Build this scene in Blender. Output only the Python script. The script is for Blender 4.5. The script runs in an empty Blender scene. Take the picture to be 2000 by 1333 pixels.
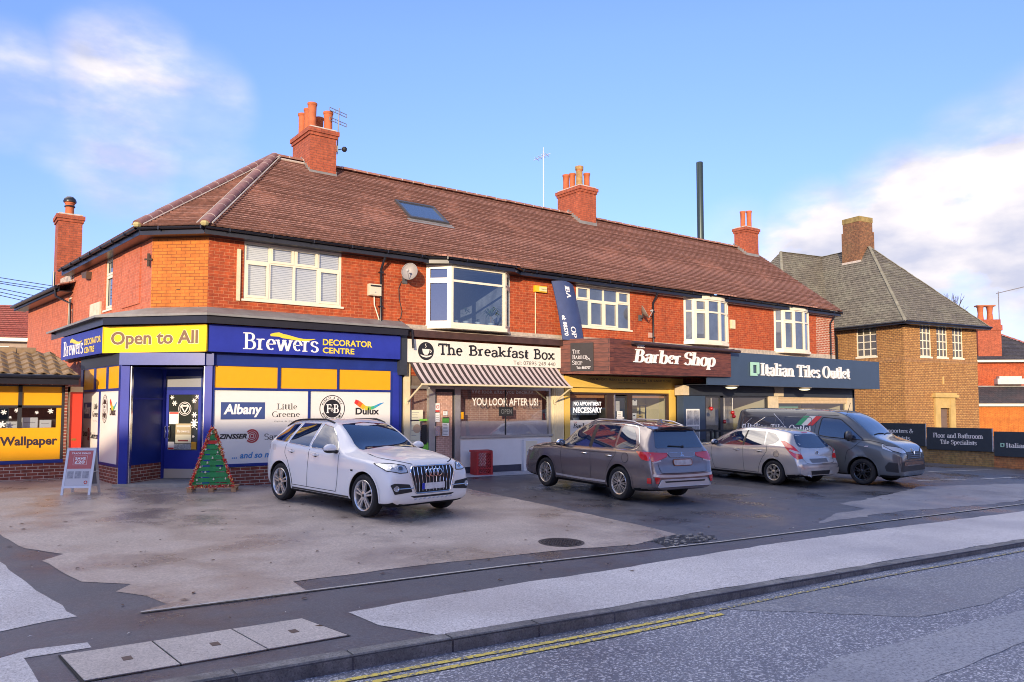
import bpy, bmesh, math, random
from mathutils import Vector, Matrix
from mathutils.bvhtree import BVHTree
from mathutils.geometry import delaunay_2d_cdt
random.seed(7)
SC = bpy.context.scene
COL = SC.collection
rad = math.radians

# ------------------------------------------------------------------ camera
YAW, TILT, FPX = rad(53.2), rad(3.5), 1500.0
cam_d = bpy.data.cameras.new('camera')
cam = bpy.data.objects.new('camera', cam_d)
COL.objects.link(cam)
cam.location = (0, 0, 1.764)
cam.rotation_euler = (rad(90) + TILT, 0, YAW - rad(90))
cam_d.sensor_width = 36.0
cam_d.lens = 36.0 * FPX / 2000.0
cam_d.shift_y = (703.26 - 666.5) / 2000.0
cam_d.clip_start = 0.1
cam_d.clip_end = 2000
SC.camera = cam

# ------------------------------------------------------------------ sun, sky, exposure
SUN_EL, SUN_AZ = rad(10.6), rad(226)          # azimuth measured clockwise from +Y
sd = Vector((math.sin(SUN_AZ) * math.cos(SUN_EL), math.cos(SUN_AZ) * math.cos(SUN_EL), math.sin(SUN_EL)))
sun_d = bpy.data.lights.new('sun', 'SUN')
sun_d.energy = 2.35
sun_d.angle = rad(0.6)
sun_d.color = (1.0, 0.80, 0.56)
sun = bpy.data.objects.new('sun', sun_d)
COL.objects.link(sun)
sun.rotation_euler = (-sd).to_track_quat('-Z', 'Y').to_euler()
SC.view_settings.view_transform = 'Standard'
SC.view_settings.look = 'None'
SC.view_settings.exposure = 1.32
SC.view_settings.gamma = 1.0
SC.cycles.filter_width = 1.0

W = bpy.data.worlds.new('World')
SC.world = W
W.use_nodes = True
wn, wl = W.node_tree.nodes, W.node_tree.links
wn.clear()
def wnode(t, **k):
    n = wn.new(t)
    for a, b in k.items():
        setattr(n, a, b)
    return n
def wmath(op, a, b=None, clamp=False):
    n = wnode('ShaderNodeMath', operation=op, use_clamp=clamp)
    for i, v in enumerate((a, b)):
        if v is None: continue
        if isinstance(v, (int, float)): n.inputs[i].default_value = v
        else: wl.new(v, n.inputs[i])
    return n.outputs[0]
sky = wnode('ShaderNodeTexSky', sky_type='NISHITA')
sky.sun_disc = False
sky.sun_elevation = SUN_EL
sky.sun_rotation = SUN_AZ
sky.air_density = 1.0
sky.dust_density = 0.15
sky.ozone_density = 2.2
tc = wnode('ShaderNodeTexCoord')
gen = tc.outputs['Generated']
def ray_dir(u, v):
    a, b = (u - 1000) / FPX, (703.26 - v) / FPX
    f = Vector((math.cos(YAW), math.sin(YAW), 0)); r = Vector((math.sin(YAW), -math.cos(YAW), 0))
    return (a * r + (math.cos(TILT) - b * math.sin(TILT)) * f + (math.sin(TILT) + b * math.cos(TILT)) * Vector((0, 0, 1))).normalized()
# cloud banks: (direction, angular radius in degrees, weight)
banks = [((250, 180), 6, .95), ((380, 205), 4.5, .6), ((20, 170), 4.5, .7), ((240, 305), 4.8, .75), ((140, 240), 4, .5), ((400, 320), 4, .3),
         ((1970, 420), 8.5, 1.3), ((1800, 455), 7, 1.3), ((1600, 490), 5.5, 1.25), ((2090, 420), 10, 1.3), ((1880, 530), 7, .6),
         ((1450, 480), 4, .6), ((1980, 600), 5, .25), ((1600, 540), 5, .4)]
acc = None
for (u, v), r, w in banks:
    d = ray_dir(u, v)
    dp = wnode('ShaderNodeVectorMath', operation='DOT_PRODUCT')
    wl.new(gen, dp.inputs[0]); dp.inputs[1].default_value = d
    mr = wnode('ShaderNodeMapRange', interpolation_type='SMOOTHSTEP')
    wl.new(dp.outputs['Value'], mr.inputs[0])
    mr.inputs[1].default_value = math.cos(rad(r)); mr.inputs[2].default_value = 1.0
    mr.inputs[3].default_value = 0.0; mr.inputs[4].default_value = w
    acc = mr.outputs[0] if acc is None else wmath('MAXIMUM', acc, mr.outputs[0])
rear = None            # unseen cloud banks added low behind the viewpoint as fill light
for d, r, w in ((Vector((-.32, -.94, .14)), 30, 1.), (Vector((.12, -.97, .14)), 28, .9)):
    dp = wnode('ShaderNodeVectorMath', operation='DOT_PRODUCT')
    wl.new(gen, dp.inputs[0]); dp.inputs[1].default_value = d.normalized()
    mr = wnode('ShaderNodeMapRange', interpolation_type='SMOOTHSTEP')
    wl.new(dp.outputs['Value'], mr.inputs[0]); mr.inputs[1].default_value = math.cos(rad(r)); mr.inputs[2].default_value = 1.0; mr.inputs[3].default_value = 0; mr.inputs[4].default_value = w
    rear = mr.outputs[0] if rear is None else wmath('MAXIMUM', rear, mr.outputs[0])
mp = wnode('ShaderNodeMapping')
wl.new(gen, mp.inputs[0]); mp.inputs['Scale'].default_value = (3.2, 3.2, 7.0)
nz = wnode('ShaderNodeTexNoise'); wl.new(mp.outputs[0], nz.inputs['Vector'])
nz.inputs['Scale'].default_value = 1.8; nz.inputs['Detail'].default_value = 7; nz.inputs['Roughness'].default_value = .55
nf = wnode('ShaderNodeMapRange', interpolation_type='SMOOTHSTEP')
wl.new(nz.outputs['Fac'], nf.inputs[0])
nf.inputs[1].default_value = .38; nf.inputs[2].default_value = .66
# thin haze clouds all over low in the sky
cf = wmath('MULTIPLY', acc, wmath('ADD', wmath('MULTIPLY', nf.outputs[0], .95), .32), True)
nz2 = wnode('ShaderNodeTexNoise'); wl.new(mp.outputs[0], nz2.inputs['Vector'])
nz2.inputs['Scale'].default_value = 3.1; nz2.inputs['Detail'].default_value = 5
ccol = wnode('ShaderNodeMix', data_type='RGBA')
cr = wnode('ShaderNodeMapRange'); wl.new(nz2.outputs['Fac'], cr.inputs[0])
cr.inputs[1].default_value = .35; cr.inputs[2].default_value = .62
wl.new(cr.outputs[0], ccol.inputs['Factor'])
CLOUD_K = 2.9
ccol.inputs['A'].default_value = (.62 * CLOUD_K, .64 * CLOUD_K, .80 * CLOUD_K, 1)
ccol.inputs['B'].default_value = (1.05 * CLOUD_K, .98 * CLOUD_K, .98 * CLOUD_K, 1)
tint = wnode('ShaderNodeMix', data_type='RGBA', blend_type='MULTIPLY')
tint.inputs['Factor'].default_value = 1.0
wl.new(sky.outputs[0], tint.inputs['A'])
sep = wnode('ShaderNodeSeparateXYZ'); wl.new(gen, sep.inputs[0])
el = wnode('ShaderNodeMapRange'); wl.new(sep.outputs['Z'], el.inputs[0]); el.inputs[1].default_value = .0; el.inputs[2].default_value = .44
tg = wnode('ShaderNodeMix', data_type='RGBA'); wl.new(el.outputs[0], tg.inputs['Factor'])
tg.inputs['A'].default_value = (.44, .42, .86, 1); tg.inputs['B'].default_value = (.68, .67, .94, 1)
wl.new(tg.outputs['Result'], tint.inputs['B'])
wmix = wnode('ShaderNodeMix', data_type='RGBA')
wl.new(cf, wmix.inputs['Factor']); wl.new(tint.outputs['Result'], wmix.inputs['A']); wl.new(ccol.outputs['Result'], wmix.inputs['B'])
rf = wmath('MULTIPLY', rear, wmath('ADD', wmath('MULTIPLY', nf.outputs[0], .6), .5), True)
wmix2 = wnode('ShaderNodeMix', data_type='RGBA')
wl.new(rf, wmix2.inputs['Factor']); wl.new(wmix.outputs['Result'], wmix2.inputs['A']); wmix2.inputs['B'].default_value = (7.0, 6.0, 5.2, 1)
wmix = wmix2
dp = wnode('ShaderNodeVectorMath', operation='DOT_PRODUCT')        # unseen bright cloud added high over the terrace to lift the shaded ground
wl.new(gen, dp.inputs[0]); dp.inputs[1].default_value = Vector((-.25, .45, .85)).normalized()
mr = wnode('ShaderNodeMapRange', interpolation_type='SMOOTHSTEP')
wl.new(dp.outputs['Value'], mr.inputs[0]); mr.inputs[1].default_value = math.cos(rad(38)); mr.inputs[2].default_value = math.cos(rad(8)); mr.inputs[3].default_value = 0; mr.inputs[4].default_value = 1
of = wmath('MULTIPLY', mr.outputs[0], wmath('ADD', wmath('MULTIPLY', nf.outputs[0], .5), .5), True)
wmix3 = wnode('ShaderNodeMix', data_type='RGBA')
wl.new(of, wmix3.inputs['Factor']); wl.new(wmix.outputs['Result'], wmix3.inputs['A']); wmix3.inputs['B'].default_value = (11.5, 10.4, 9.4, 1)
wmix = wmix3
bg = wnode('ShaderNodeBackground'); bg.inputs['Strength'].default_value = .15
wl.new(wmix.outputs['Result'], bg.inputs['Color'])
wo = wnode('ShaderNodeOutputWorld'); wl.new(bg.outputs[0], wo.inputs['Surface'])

# ------------------------------------------------------------------ ground height
def gz(x, y):
    x = min(max(x, -12.), 34.); y = min(max(y, -2.), 24.)
    return -.331 - .00843 * x + .01879 * y
def kerb_y(x):
    return 6.06 - .08 * x
def road_drop(x):
    t = min(1, max(0, (x - 5.2) / 4.5)); return .115 - .045 * t * t * (3 - 2 * t)
ROAD_DROP = .115

# ------------------------------------------------------------------ materials
def new_mat(name):
    m = bpy.data.materials.new(name); m.use_nodes = True
    nt = m.node_tree
    return m, nt, nt.nodes, nt.links, nt.nodes['Principled BSDF']
MC = {}
def mat(name, col, rough=.6, metal=0., spec=.5, var=0., vscale=6., bump=0., bscale=40., coat=0., rvar=0., stretch=None, emit=0., ior=None):
    """plain surface with fine uneven colour, gloss and relief"""
    if name in MC: return MC[name]
    m, nt, N, L, B = new_mat(name)
    B.inputs['Base Color'].default_value = (*col, 1)
    B.inputs['Roughness'].default_value = rough
    B.inputs['Metallic'].default_value = metal
    B.inputs['Specular IOR Level'].default_value = spec
    if ior: B.inputs['IOR'].default_value = ior
    B.inputs['Coat Weight'].default_value = coat
    B.inputs['Coat Roughness'].default_value = .03
    if emit:
        B.inputs['Emission Color'].default_value = (*col, 1); B.inputs['Emission Strength'].default_value = emit
    if var or bump or rvar:
        g = N.new('ShaderNodeNewGeometry'); src = g.outputs['Position']
        if stretch:
            mpn = N.new('ShaderNodeMapping'); L.new(src, mpn.inputs[0]); mpn.inputs['Scale'].default_value = stretch; src = mpn.outputs[0]
    if var or rvar:
        n = N.new('ShaderNodeTexNoise'); L.new(src, n.inputs['Vector'])
        n.inputs['Scale'].default_value = vscale; n.inputs['Detail'].default_value = 6; n.inputs['Roughness'].default_value = .65
    if var:
        h = N.new('ShaderNodeMix'); h.data_type = 'RGBA'
        r = N.new('ShaderNodeMapRange'); L.new(n.outputs['Fac'], r.inputs[0]); r.inputs[1].default_value = .3; r.inputs[2].default_value = .7
        L.new(r.outputs[0], h.inputs['Factor'])
        h.inputs['A'].default_value = (*[max(0, c * (1 - var)) for c in col], 1)
        h.inputs['B'].default_value = (*[min(1, c * (1 + var)) for c in col], 1)
        L.new(h.outputs['Result'], B.inputs['Base Color'])
    if rvar:
        r = N.new('ShaderNodeMapRange'); L.new(n.outputs['Fac'], r.inputs[0])
        r.inputs[1].default_value = .3; r.inputs[2].default_value = .7
        r.inputs[3].default_value = max(.02, rough - rvar); r.inputs[4].default_value = min(1, rough + rvar)
        L.new(r.outputs[0], B.inputs['Roughness'])
    if bump:
        n2 = N.new('ShaderNodeTexNoise'); L.new(src, n2.inputs['Vector']); n2.inputs['Scale'].default_value = bscale; n2.inputs['Detail'].default_value = 4
        b = N.new('ShaderNodeBump'); b.inputs['Strength'].default_value = bump; b.inputs['Distance'].default_value = .01
        L.new(n2.outputs['Fac'], b.inputs['Height']); L.new(b.outputs[0], B.inputs['Normal'])
    MC[name] = m
    return m
def brick_mat(name, c1, c2, mortar, bw=.225, rh=.075, ms=.006, rough=.8, patch=.25, stain=(.2, .1, .08), stain_amt=.3, third=None, smooth=.35, streak=.35):
    if name in MC: return MC[name]
    m, nt, N, L, B = new_mat(name)
    uv = N.new('ShaderNodeUVMap')
    # slightly wavering courses
    bt = N.new('ShaderNodeTexBrick'); L.new(uv.outputs[0], bt.inputs['Vector'])
    bt.inputs['Scale'].default_value = 1; bt.inputs['Brick Width'].default_value = bw; bt.inputs['Row Height'].default_value = rh
    bt.inputs['Mortar Size'].default_value = ms; bt.inputs['Mortar Smooth'].default_value = smooth; bt.inputs['Bias'].default_value = 0
    bt.inputs['Color1'].default_value = (*c1, 1); bt.inputs['Color2'].default_value = (*c2, 1); bt.inputs['Mortar'].default_value = (*mortar, 1)
    g = N.new('ShaderNodeNewGeometry')
    n = N.new('ShaderNodeTexNoise'); L.new(g.outputs['Position'], n.inputs['Vector']); n.inputs['Scale'].default_value = 1.1; n.inputs['Detail'].default_value = 8; n.inputs['Roughness'].default_value = .7
    r = N.new('ShaderNodeMapRange'); L.new(n.outputs['Fac'], r.inputs[0]); r.inputs[1].default_value = .48; r.inputs[2].default_value = .75; r.inputs[4].default_value = stain_amt
    mx = N.new('ShaderNodeMix'); mx.data_type = 'RGBA'; L.new(r.outputs[0], mx.inputs['Factor']); L.new(bt.outputs['Color'], mx.inputs['A']); mx.inputs['B'].default_value = (*stain, 1)
    # rain streaks and replaced units
    ms_ = N.new('ShaderNodeMapping'); L.new(g.outputs['Position'], ms_.inputs[0]); ms_.inputs['Scale'].default_value = (3.5, 3.5, .35)
    n3 = N.new('ShaderNodeTexNoise'); L.new(ms_.outputs[0], n3.inputs['Vector']); n3.inputs['Scale'].default_value = 1.6; n3.inputs['Detail'].default_value = 5
    r3 = N.new('ShaderNodeMapRange'); L.new(n3.outputs['Fac'], r3.inputs[0]); r3.inputs[1].default_value = .50; r3.inputs[2].default_value = .78; r3.inputs[4].default_value = streak
    m3 = N.new('ShaderNodeMix'); m3.data_type = 'RGBA'; L.new(r3.outputs[0], m3.inputs['Factor']); L.new(mx.outputs['Result'], m3.inputs['A']); m3.inputs['B'].default_value = (*[c * .45 for c in c2], 1)
    mx = m3
    if third:
        n4 = N.new('ShaderNodeTexNoise'); L.new(g.outputs['Position'], n4.inputs['Vector']); n4.inputs['Scale'].default_value = .55; n4.inputs['Detail'].default_value = 9; n4.inputs['Roughness'].default_value = .75
        r4 = N.new('ShaderNodeMapRange'); L.new(n4.outputs['Fac'], r4.inputs[0]); r4.inputs[1].default_value = .50; r4.inputs[2].default_value = .70; r4.inputs[4].default_value = .55
        m4 = N.new('ShaderNodeMix'); m4.data_type = 'RGBA'; L.new(r4.outputs[0], m4.inputs['Factor']); L.new(mx.outputs['Result'], m4.inputs['A']); m4.inputs['B'].default_value = (*third, 1); mx = m4
    n2 = N.new('ShaderNodeTexNoise'); L.new(g.outputs['Position'], n2.inputs['Vector']); n2.inputs['Scale'].default_value = 9; n2.inputs['Detail'].default_value = 5
    hs = N.new('ShaderNodeHueSaturation'); L.new(mx.outputs['Result'], hs.inputs['Color'])
    vr = N.new('ShaderNodeMapRange'); L.new(n2.outputs['Fac'], vr.inputs[0]); vr.inputs[1].default_value = .3; vr.inputs[2].default_value = .7
    vr.inputs[3].default_value = 1 - patch; vr.inputs[4].default_value = 1 + patch
    L.new(vr.outputs[0], hs.inputs['Value'])
    L.new(hs.outputs[0], B.inputs['Base Color'])
    B.inputs['Roughness'].default_value = rough
    b = N.new('ShaderNodeBump'); b.inputs['Strength'].default_value = .5; b.inputs['Distance'].default_value = .006; b.invert = True
    L.new(bt.outputs['Fac'], b.inputs['Height']); L.new(b.outputs[0], B.inputs['Normal'])
    MC[name] = m
    return m
def glass_mat(name, tint=(.9, .95, 1), clear=.85, rough=.01, refl=.15):
    """window pane: see-through with a sky reflection that grows at grazing angles"""
    if name in MC: return MC[name]
    m, nt, N, L, B = new_mat(name)
    N.remove(B)
    t = N.new('ShaderNodeBsdfTransparent'); t.inputs[0].default_value = (*[c * clear for c in tint], 1)
    gl = N.new('ShaderNodeBsdfGlossy'); gl.inputs['Roughness'].default_value = rough; gl.inputs[0].default_value = (.9, .95, 1, 1)
    lw_ = N.new('ShaderNodeLayerWeight'); lw_.inputs['Blend'].default_value = .5
    pw = N.new('ShaderNodeMath'); pw.operation = 'POWER'; L.new(lw_.outputs['Facing'], pw.inputs[0]); pw.inputs[1].default_value = 4.0
    fr = N.new('ShaderNodeMapRange'); L.new(pw.outputs[0], fr.inputs[0]); fr.inputs[3].default_value = refl; fr.inputs[4].default_value = 1.0
    mx = N.new('ShaderNodeMixShader'); L.new(fr.outputs[0], mx.inputs[0]); L.new(t.outputs[0], mx.inputs[1]); L.new(gl.outputs[0], mx.inputs[2])
    L.new(mx.outputs[0], N['Material Output'].inputs[0])
    MC[name] = m
    return m

# ------------------------------------------------------------------ mesh building
class Frame:
    """local (s along, d outward, z up) on a vertical plane"""
    def __init__(self, ox, oy, dx, dy, oz=0.):
        l = math.hypot(dx, dy); self.o = Vector((ox, oy, oz)); self.t = Vector((dx / l, dy / l, 0)); self.n = Vector((dy / l, -dx / l, 0))
    def __call__(self, s, d, z):
        return self.o + self.t * s + self.n * d + Vector((0, 0, z))
ID = lambda x, y, z: Vector((x, y, z))
class MB:
    def __init__(self, fr=None):
        self.v = []; self.f = []; self.m = []; self.uv = {}; self.mats = []; self.fr = fr or ID
        self.cur = 0
    def use(self, m):
        if m not in self.mats: self.mats.append(m)
        self.cur = self.mats.index(m); return self
    def face(self, pts, uv=None, raw=False):
        i = len(self.v)
        self.v += [Vector(p) if raw else self.fr(*p) for p in pts]
        self.f.append(list(range(i, i + len(pts)))); self.m.append(self.cur)
        if uv: self.uv[len(self.f) - 1] = uv
    def idx(self, pts, faces, raw=False):
        i = len(self.v)
        self.v += [Vector(p) if raw else self.fr(*p) for p in pts]
        for f in faces:
            self.f.append([i + k for k in f]); self.m.append(self.cur)
    def box(self, a0, a1, b0, b1, c0, c1):
        p = [(a, b, c) for c in (c0, c1) for b in (b0, b1) for a in (a0, a1)]
        self.idx(p, [(0, 2, 3, 1), (4, 5, 7, 6), (0, 1, 5, 4), (2, 6, 7, 3), (0, 4, 6, 2), (1, 3, 7, 5)])
    def prism(self, poly, vec, raw=False):
        P = [Vector(p) if raw else self.fr(*p) for p in poly]
        V = Vector(vec); n = len(P)
        self.idx(P + [p + V for p in P], [tuple(range(n)), tuple(range(2 * n - 1, n - 1, -1))] + [(i, (i + 1) % n, n + (i + 1) % n, n + i) for i in range(n)], raw=True)
    def sprism(self, poly_sz, d0, d1):
        """polygon in (s,z) given depth d0..d1"""
        n = len(poly_sz)
        self.idx([(s, d0, z) for s, z in poly_sz] + [(s, d1, z) for s, z in poly_sz],
                 [tuple(range(n)), tuple(range(2 * n - 1, n - 1, -1))] + [(i, (i + 1) % n, n + (i + 1) % n, n + i) for i in range(n)])
    def tube(self, path, r, n=8, raw=False, r1=None, cap=True):
        P = [Vector(p) if raw else self.fr(*p) for p in path]
        rings = []; up = None
        for i, p in enumerate(P):
            t = (P[min(i + 1, len(P) - 1)] - P[max(i - 1, 0)]).normalized()
            if up is None:
                up = Vector((0, 0, 1)) if abs(t.z) < .9 else Vector((1, 0, 0))
            a = t.cross(up).normalized(); b = a.cross(t).normalized(); up = b
            rr = r if r1 is None else r + (r1 - r) * i / (len(P) - 1)
            rings.append([p + (a * math.cos(2 * math.pi * k / n) + b * math.sin(2 * math.pi * k / n)) * rr for k in range(n)])
        pts = [q for g in rings for q in g]; F = []
        for i in range(len(P) - 1):
            for k in range(n):
                F.append((i * n + k, i * n + (k + 1) % n, (i + 1) * n + (k + 1) % n, (i + 1) * n + k))
        if cap:
            F.append(tuple(range(n - 1, -1, -1))); F.append(tuple((len(P) - 1) * n + k for k in range(n)))
        self.idx(pts, F, raw=True)
    def lathe(self, prof, origin, axis=(0, 0, 1), n=20, raw=False, close=False, cap=True):
        """profile of (radius, height along axis)"""
        o = Vector(origin) if raw else self.fr(*origin)
        ax = Vector(axis).normalized()
        a = ax.orthogonal().normalized(); b = ax.cross(a)
        pts = [o + ax * h + (a * math.cos(2 * math.pi * k / n) + b * math.sin(2 * math.pi * k / n)) * r for r, h in prof for k in range(n)]
        F = []; m = len(prof)
        for i in range(m - 1 + (1 if close else 0)):
            for k in range(n):
                j = (i + 1) % m
                F.append((i * n + k, i * n + (k + 1) % n, j * n + (k + 1) % n, j * n + k))
        if not close and cap:
            if prof[0][0] > 1e-4: F.append(tuple(range(n - 1, -1, -1)))
            if prof[-1][0] > 1e-4: F.append(tuple((m - 1) * n + k for k in range(n)))
        self.idx(pts, F, raw=True)
    def ball(self, c, r, n=10, raw=False, sq=(1, 1, 1)):
        o = Vector(c) if raw else self.fr(*c)
        m = n // 2; pts = []; F = []
        for i in range(m + 1):
            t = math.pi * i / m
            for k in range(n):
                p = 2 * math.pi * k / n
                pts.append(o + Vector((sq[0] * math.sin(t) * math.cos(p), sq[1] * math.sin(t) * math.sin(p), sq[2] * math.cos(t))) * r)
        for i in range(m):
            for k in range(n):
                F.append((i * n + k, (i + 1) * n + k, (i + 1) * n + (k + 1) % n, i * n + (k + 1) % n))
        self.idx(pts, F, raw=True)
    def build(self, name, material=None, parent=None, smooth=0, recalc=True):
        me = bpy.data.meshes.new(name)
        o = bpy.data.objects.new(name, me); COL.objects.link(o)
        inv = None
        if parent is not None:
            o.parent = parent
            inv = world_of(parent).inverted()
        vs = [inv @ v for v in self.v] if (inv is not None and self.fr is not LOCAL) else self.v
        me.from_pydata([tuple(v) for v in vs], [], self.f)
        if material is not None and not self.mats:
            me.materials.append(material)
        else:
            for m in self.mats: me.materials.append(m)
            me.polygons.foreach_set('material_index', self.m)
        uvl = me.uv_layers.new(name='UVMap')
        for p in me.polygons:
            man = self.uv.get(p.index)
            n = p.normal
            t = Vector((-n.y, n.x, 0))
            t = t.normalized() if t.length > .05 else Vector((1, 0, 0))
            b = n.cross(t)
            for j, li in enumerate(p.loop_indices):
                if man: uvl.data[li].uv = man[j]
                else:
                    q = me.vertices[me.loops[li].vertex_index].co
                    uvl.data[li].uv = (q.dot(t), q.dot(b))
        if recalc:
            bm = bmesh.new(); bm.from_mesh(me)
            bmesh.ops.recalc_face_normals(bm, faces=bm.faces)
            bm.to_mesh(me); bm.free()
        if smooth:
            me.polygons.foreach_set('use_smooth', [True] * len(me.polygons))
            me.set_sharp_from_angle(angle=rad(smooth))
        me.update()
        return o
LOCAL = lambda x, y, z: Vector((x, y, z))
WM = {}
def world_of(o):
    m = Matrix.Translation(o.location) @ o.rotation_euler.to_matrix().to_4x4()
    return world_of(o.parent) @ m if o.parent else m
def thing(name, label, cat, loc=(0, 0, 0), rz=0., group=None):
    o = bpy.data.objects.new(name, None); COL.objects.link(o)
    o.empty_display_size = .2
    o.location = loc; o.rotation_euler = (0, 0, rz)
    return tag(o, label, cat, group)
def tag(o, label, cat, group=None):
    o['label'] = label; o['category'] = cat
    if group: o['group'] = group
    return o
def struct(o):
    o['kind'] = 'structure'; return o
def dup_tree(o, parent=None):
    c = o.copy(); COL.objects.link(c)
    if parent: c.parent = parent
    for ch in [q for q in bpy.data.objects if q.parent == o]:
        dup_tree(ch, c)
    return c

def wall(mb, s0, s1, z0, z1, opens=(), d=0., reveal=.1, top=None):
    """outer skin with openings and their reveals"""
    S = sorted({s0, s1, *[o[0] for o in opens], *[o[1] for o in opens]})
    Z = sorted({z0, z1, *[o[2] for o in opens], *[o[3] for o in opens]})
    for a, b in zip(S, S[1:]):
        for c, e in zip(Z, Z[1:]):
            ms, mz = (a + b) / 2, (c + e) / 2
            if any(o[0] < ms < o[1] and o[2] < mz < o[3] for o in opens): continue
            mb.face([(a, d, c), (b, d, c), (b, d, e), (a, d, e)])
    for a, b, c, e in opens:
        mb.face([(a, d, c), (b, d, c), (b, d - reveal, c), (a, d - reveal, c)])
        mb.face([(a, d, e), (b, d, e), (b, d - reveal, e), (a, d - reveal, e)])
        mb.face([(a, d, c), (a, d, e), (a, d - reveal, e), (a, d - reveal, c)])
        mb.face([(b, d, c), (b, d, e), (b, d - reveal, e), (b, d - reveal, c)])

def clip_poly(poly, n, k):
    """keep n.p >= k"""
    out = []
    for i, p in enumerate(poly):
        q = poly[(i + 1) % len(poly)]
        a, b = p.dot(n) - k, q.dot(n) - k
        if a >= 0: out.append(p)
        if (a >= 0) != (b >= 0): out.append(p + (q - p) * (a / (a - b)))
    return out
def tiled_slope(mb, poly, gauge=.1, lift=.022, under=None):
    """courses of tiles: each course leans out at its lower edge so that it throws a line of shade"""
    P = [Vector(p) for p in poly]
    n = (P[1] - P[0]).cross(P[2] - P[0]).normalized()
    if n.z < 0: n = -n
    t = Vector((-n.y, n.x, 0)).normalized(); b = n.cross(t)
    if b.z < 0: b = -b
    b0 = min(p.dot(b) for p in P); b1 = max(p.dot(b) for p in P)
    k = 0
    while b0 + k * gauge < b1 - 1e-4:
        lo = b0 + k * gauge; hi = min(lo + gauge * 1.02, b1)
        q = clip_poly(clip_poly(P, b, lo), -b, -hi)
        if len(q) >= 3:
            jl = lift * random.uniform(.75, 1.25)
            pts = [p + n * (jl * (1 - (p.dot(b) - lo) / gauge) + .004) for p in q]
            mb.face(pts, uv=[(p.dot(t), (p.dot(b) - b0)) for p in q], raw=True)
            low = [p for p in q if abs(p.dot(b) - lo) < 1e-3]
            if len(low) == 2:
                mb.face([low[0] + n * (jl + .004), low[1] + n * (jl + .004), low[1] - n * .002, low[0] - n * .002], uv=[(low[0].dot(t), lo - b0), (low[1].dot(t), lo - b0), (low[1].dot(t), lo - b0), (low[0].dot(t), lo - b0)], raw=True)
        k += 1
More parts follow.
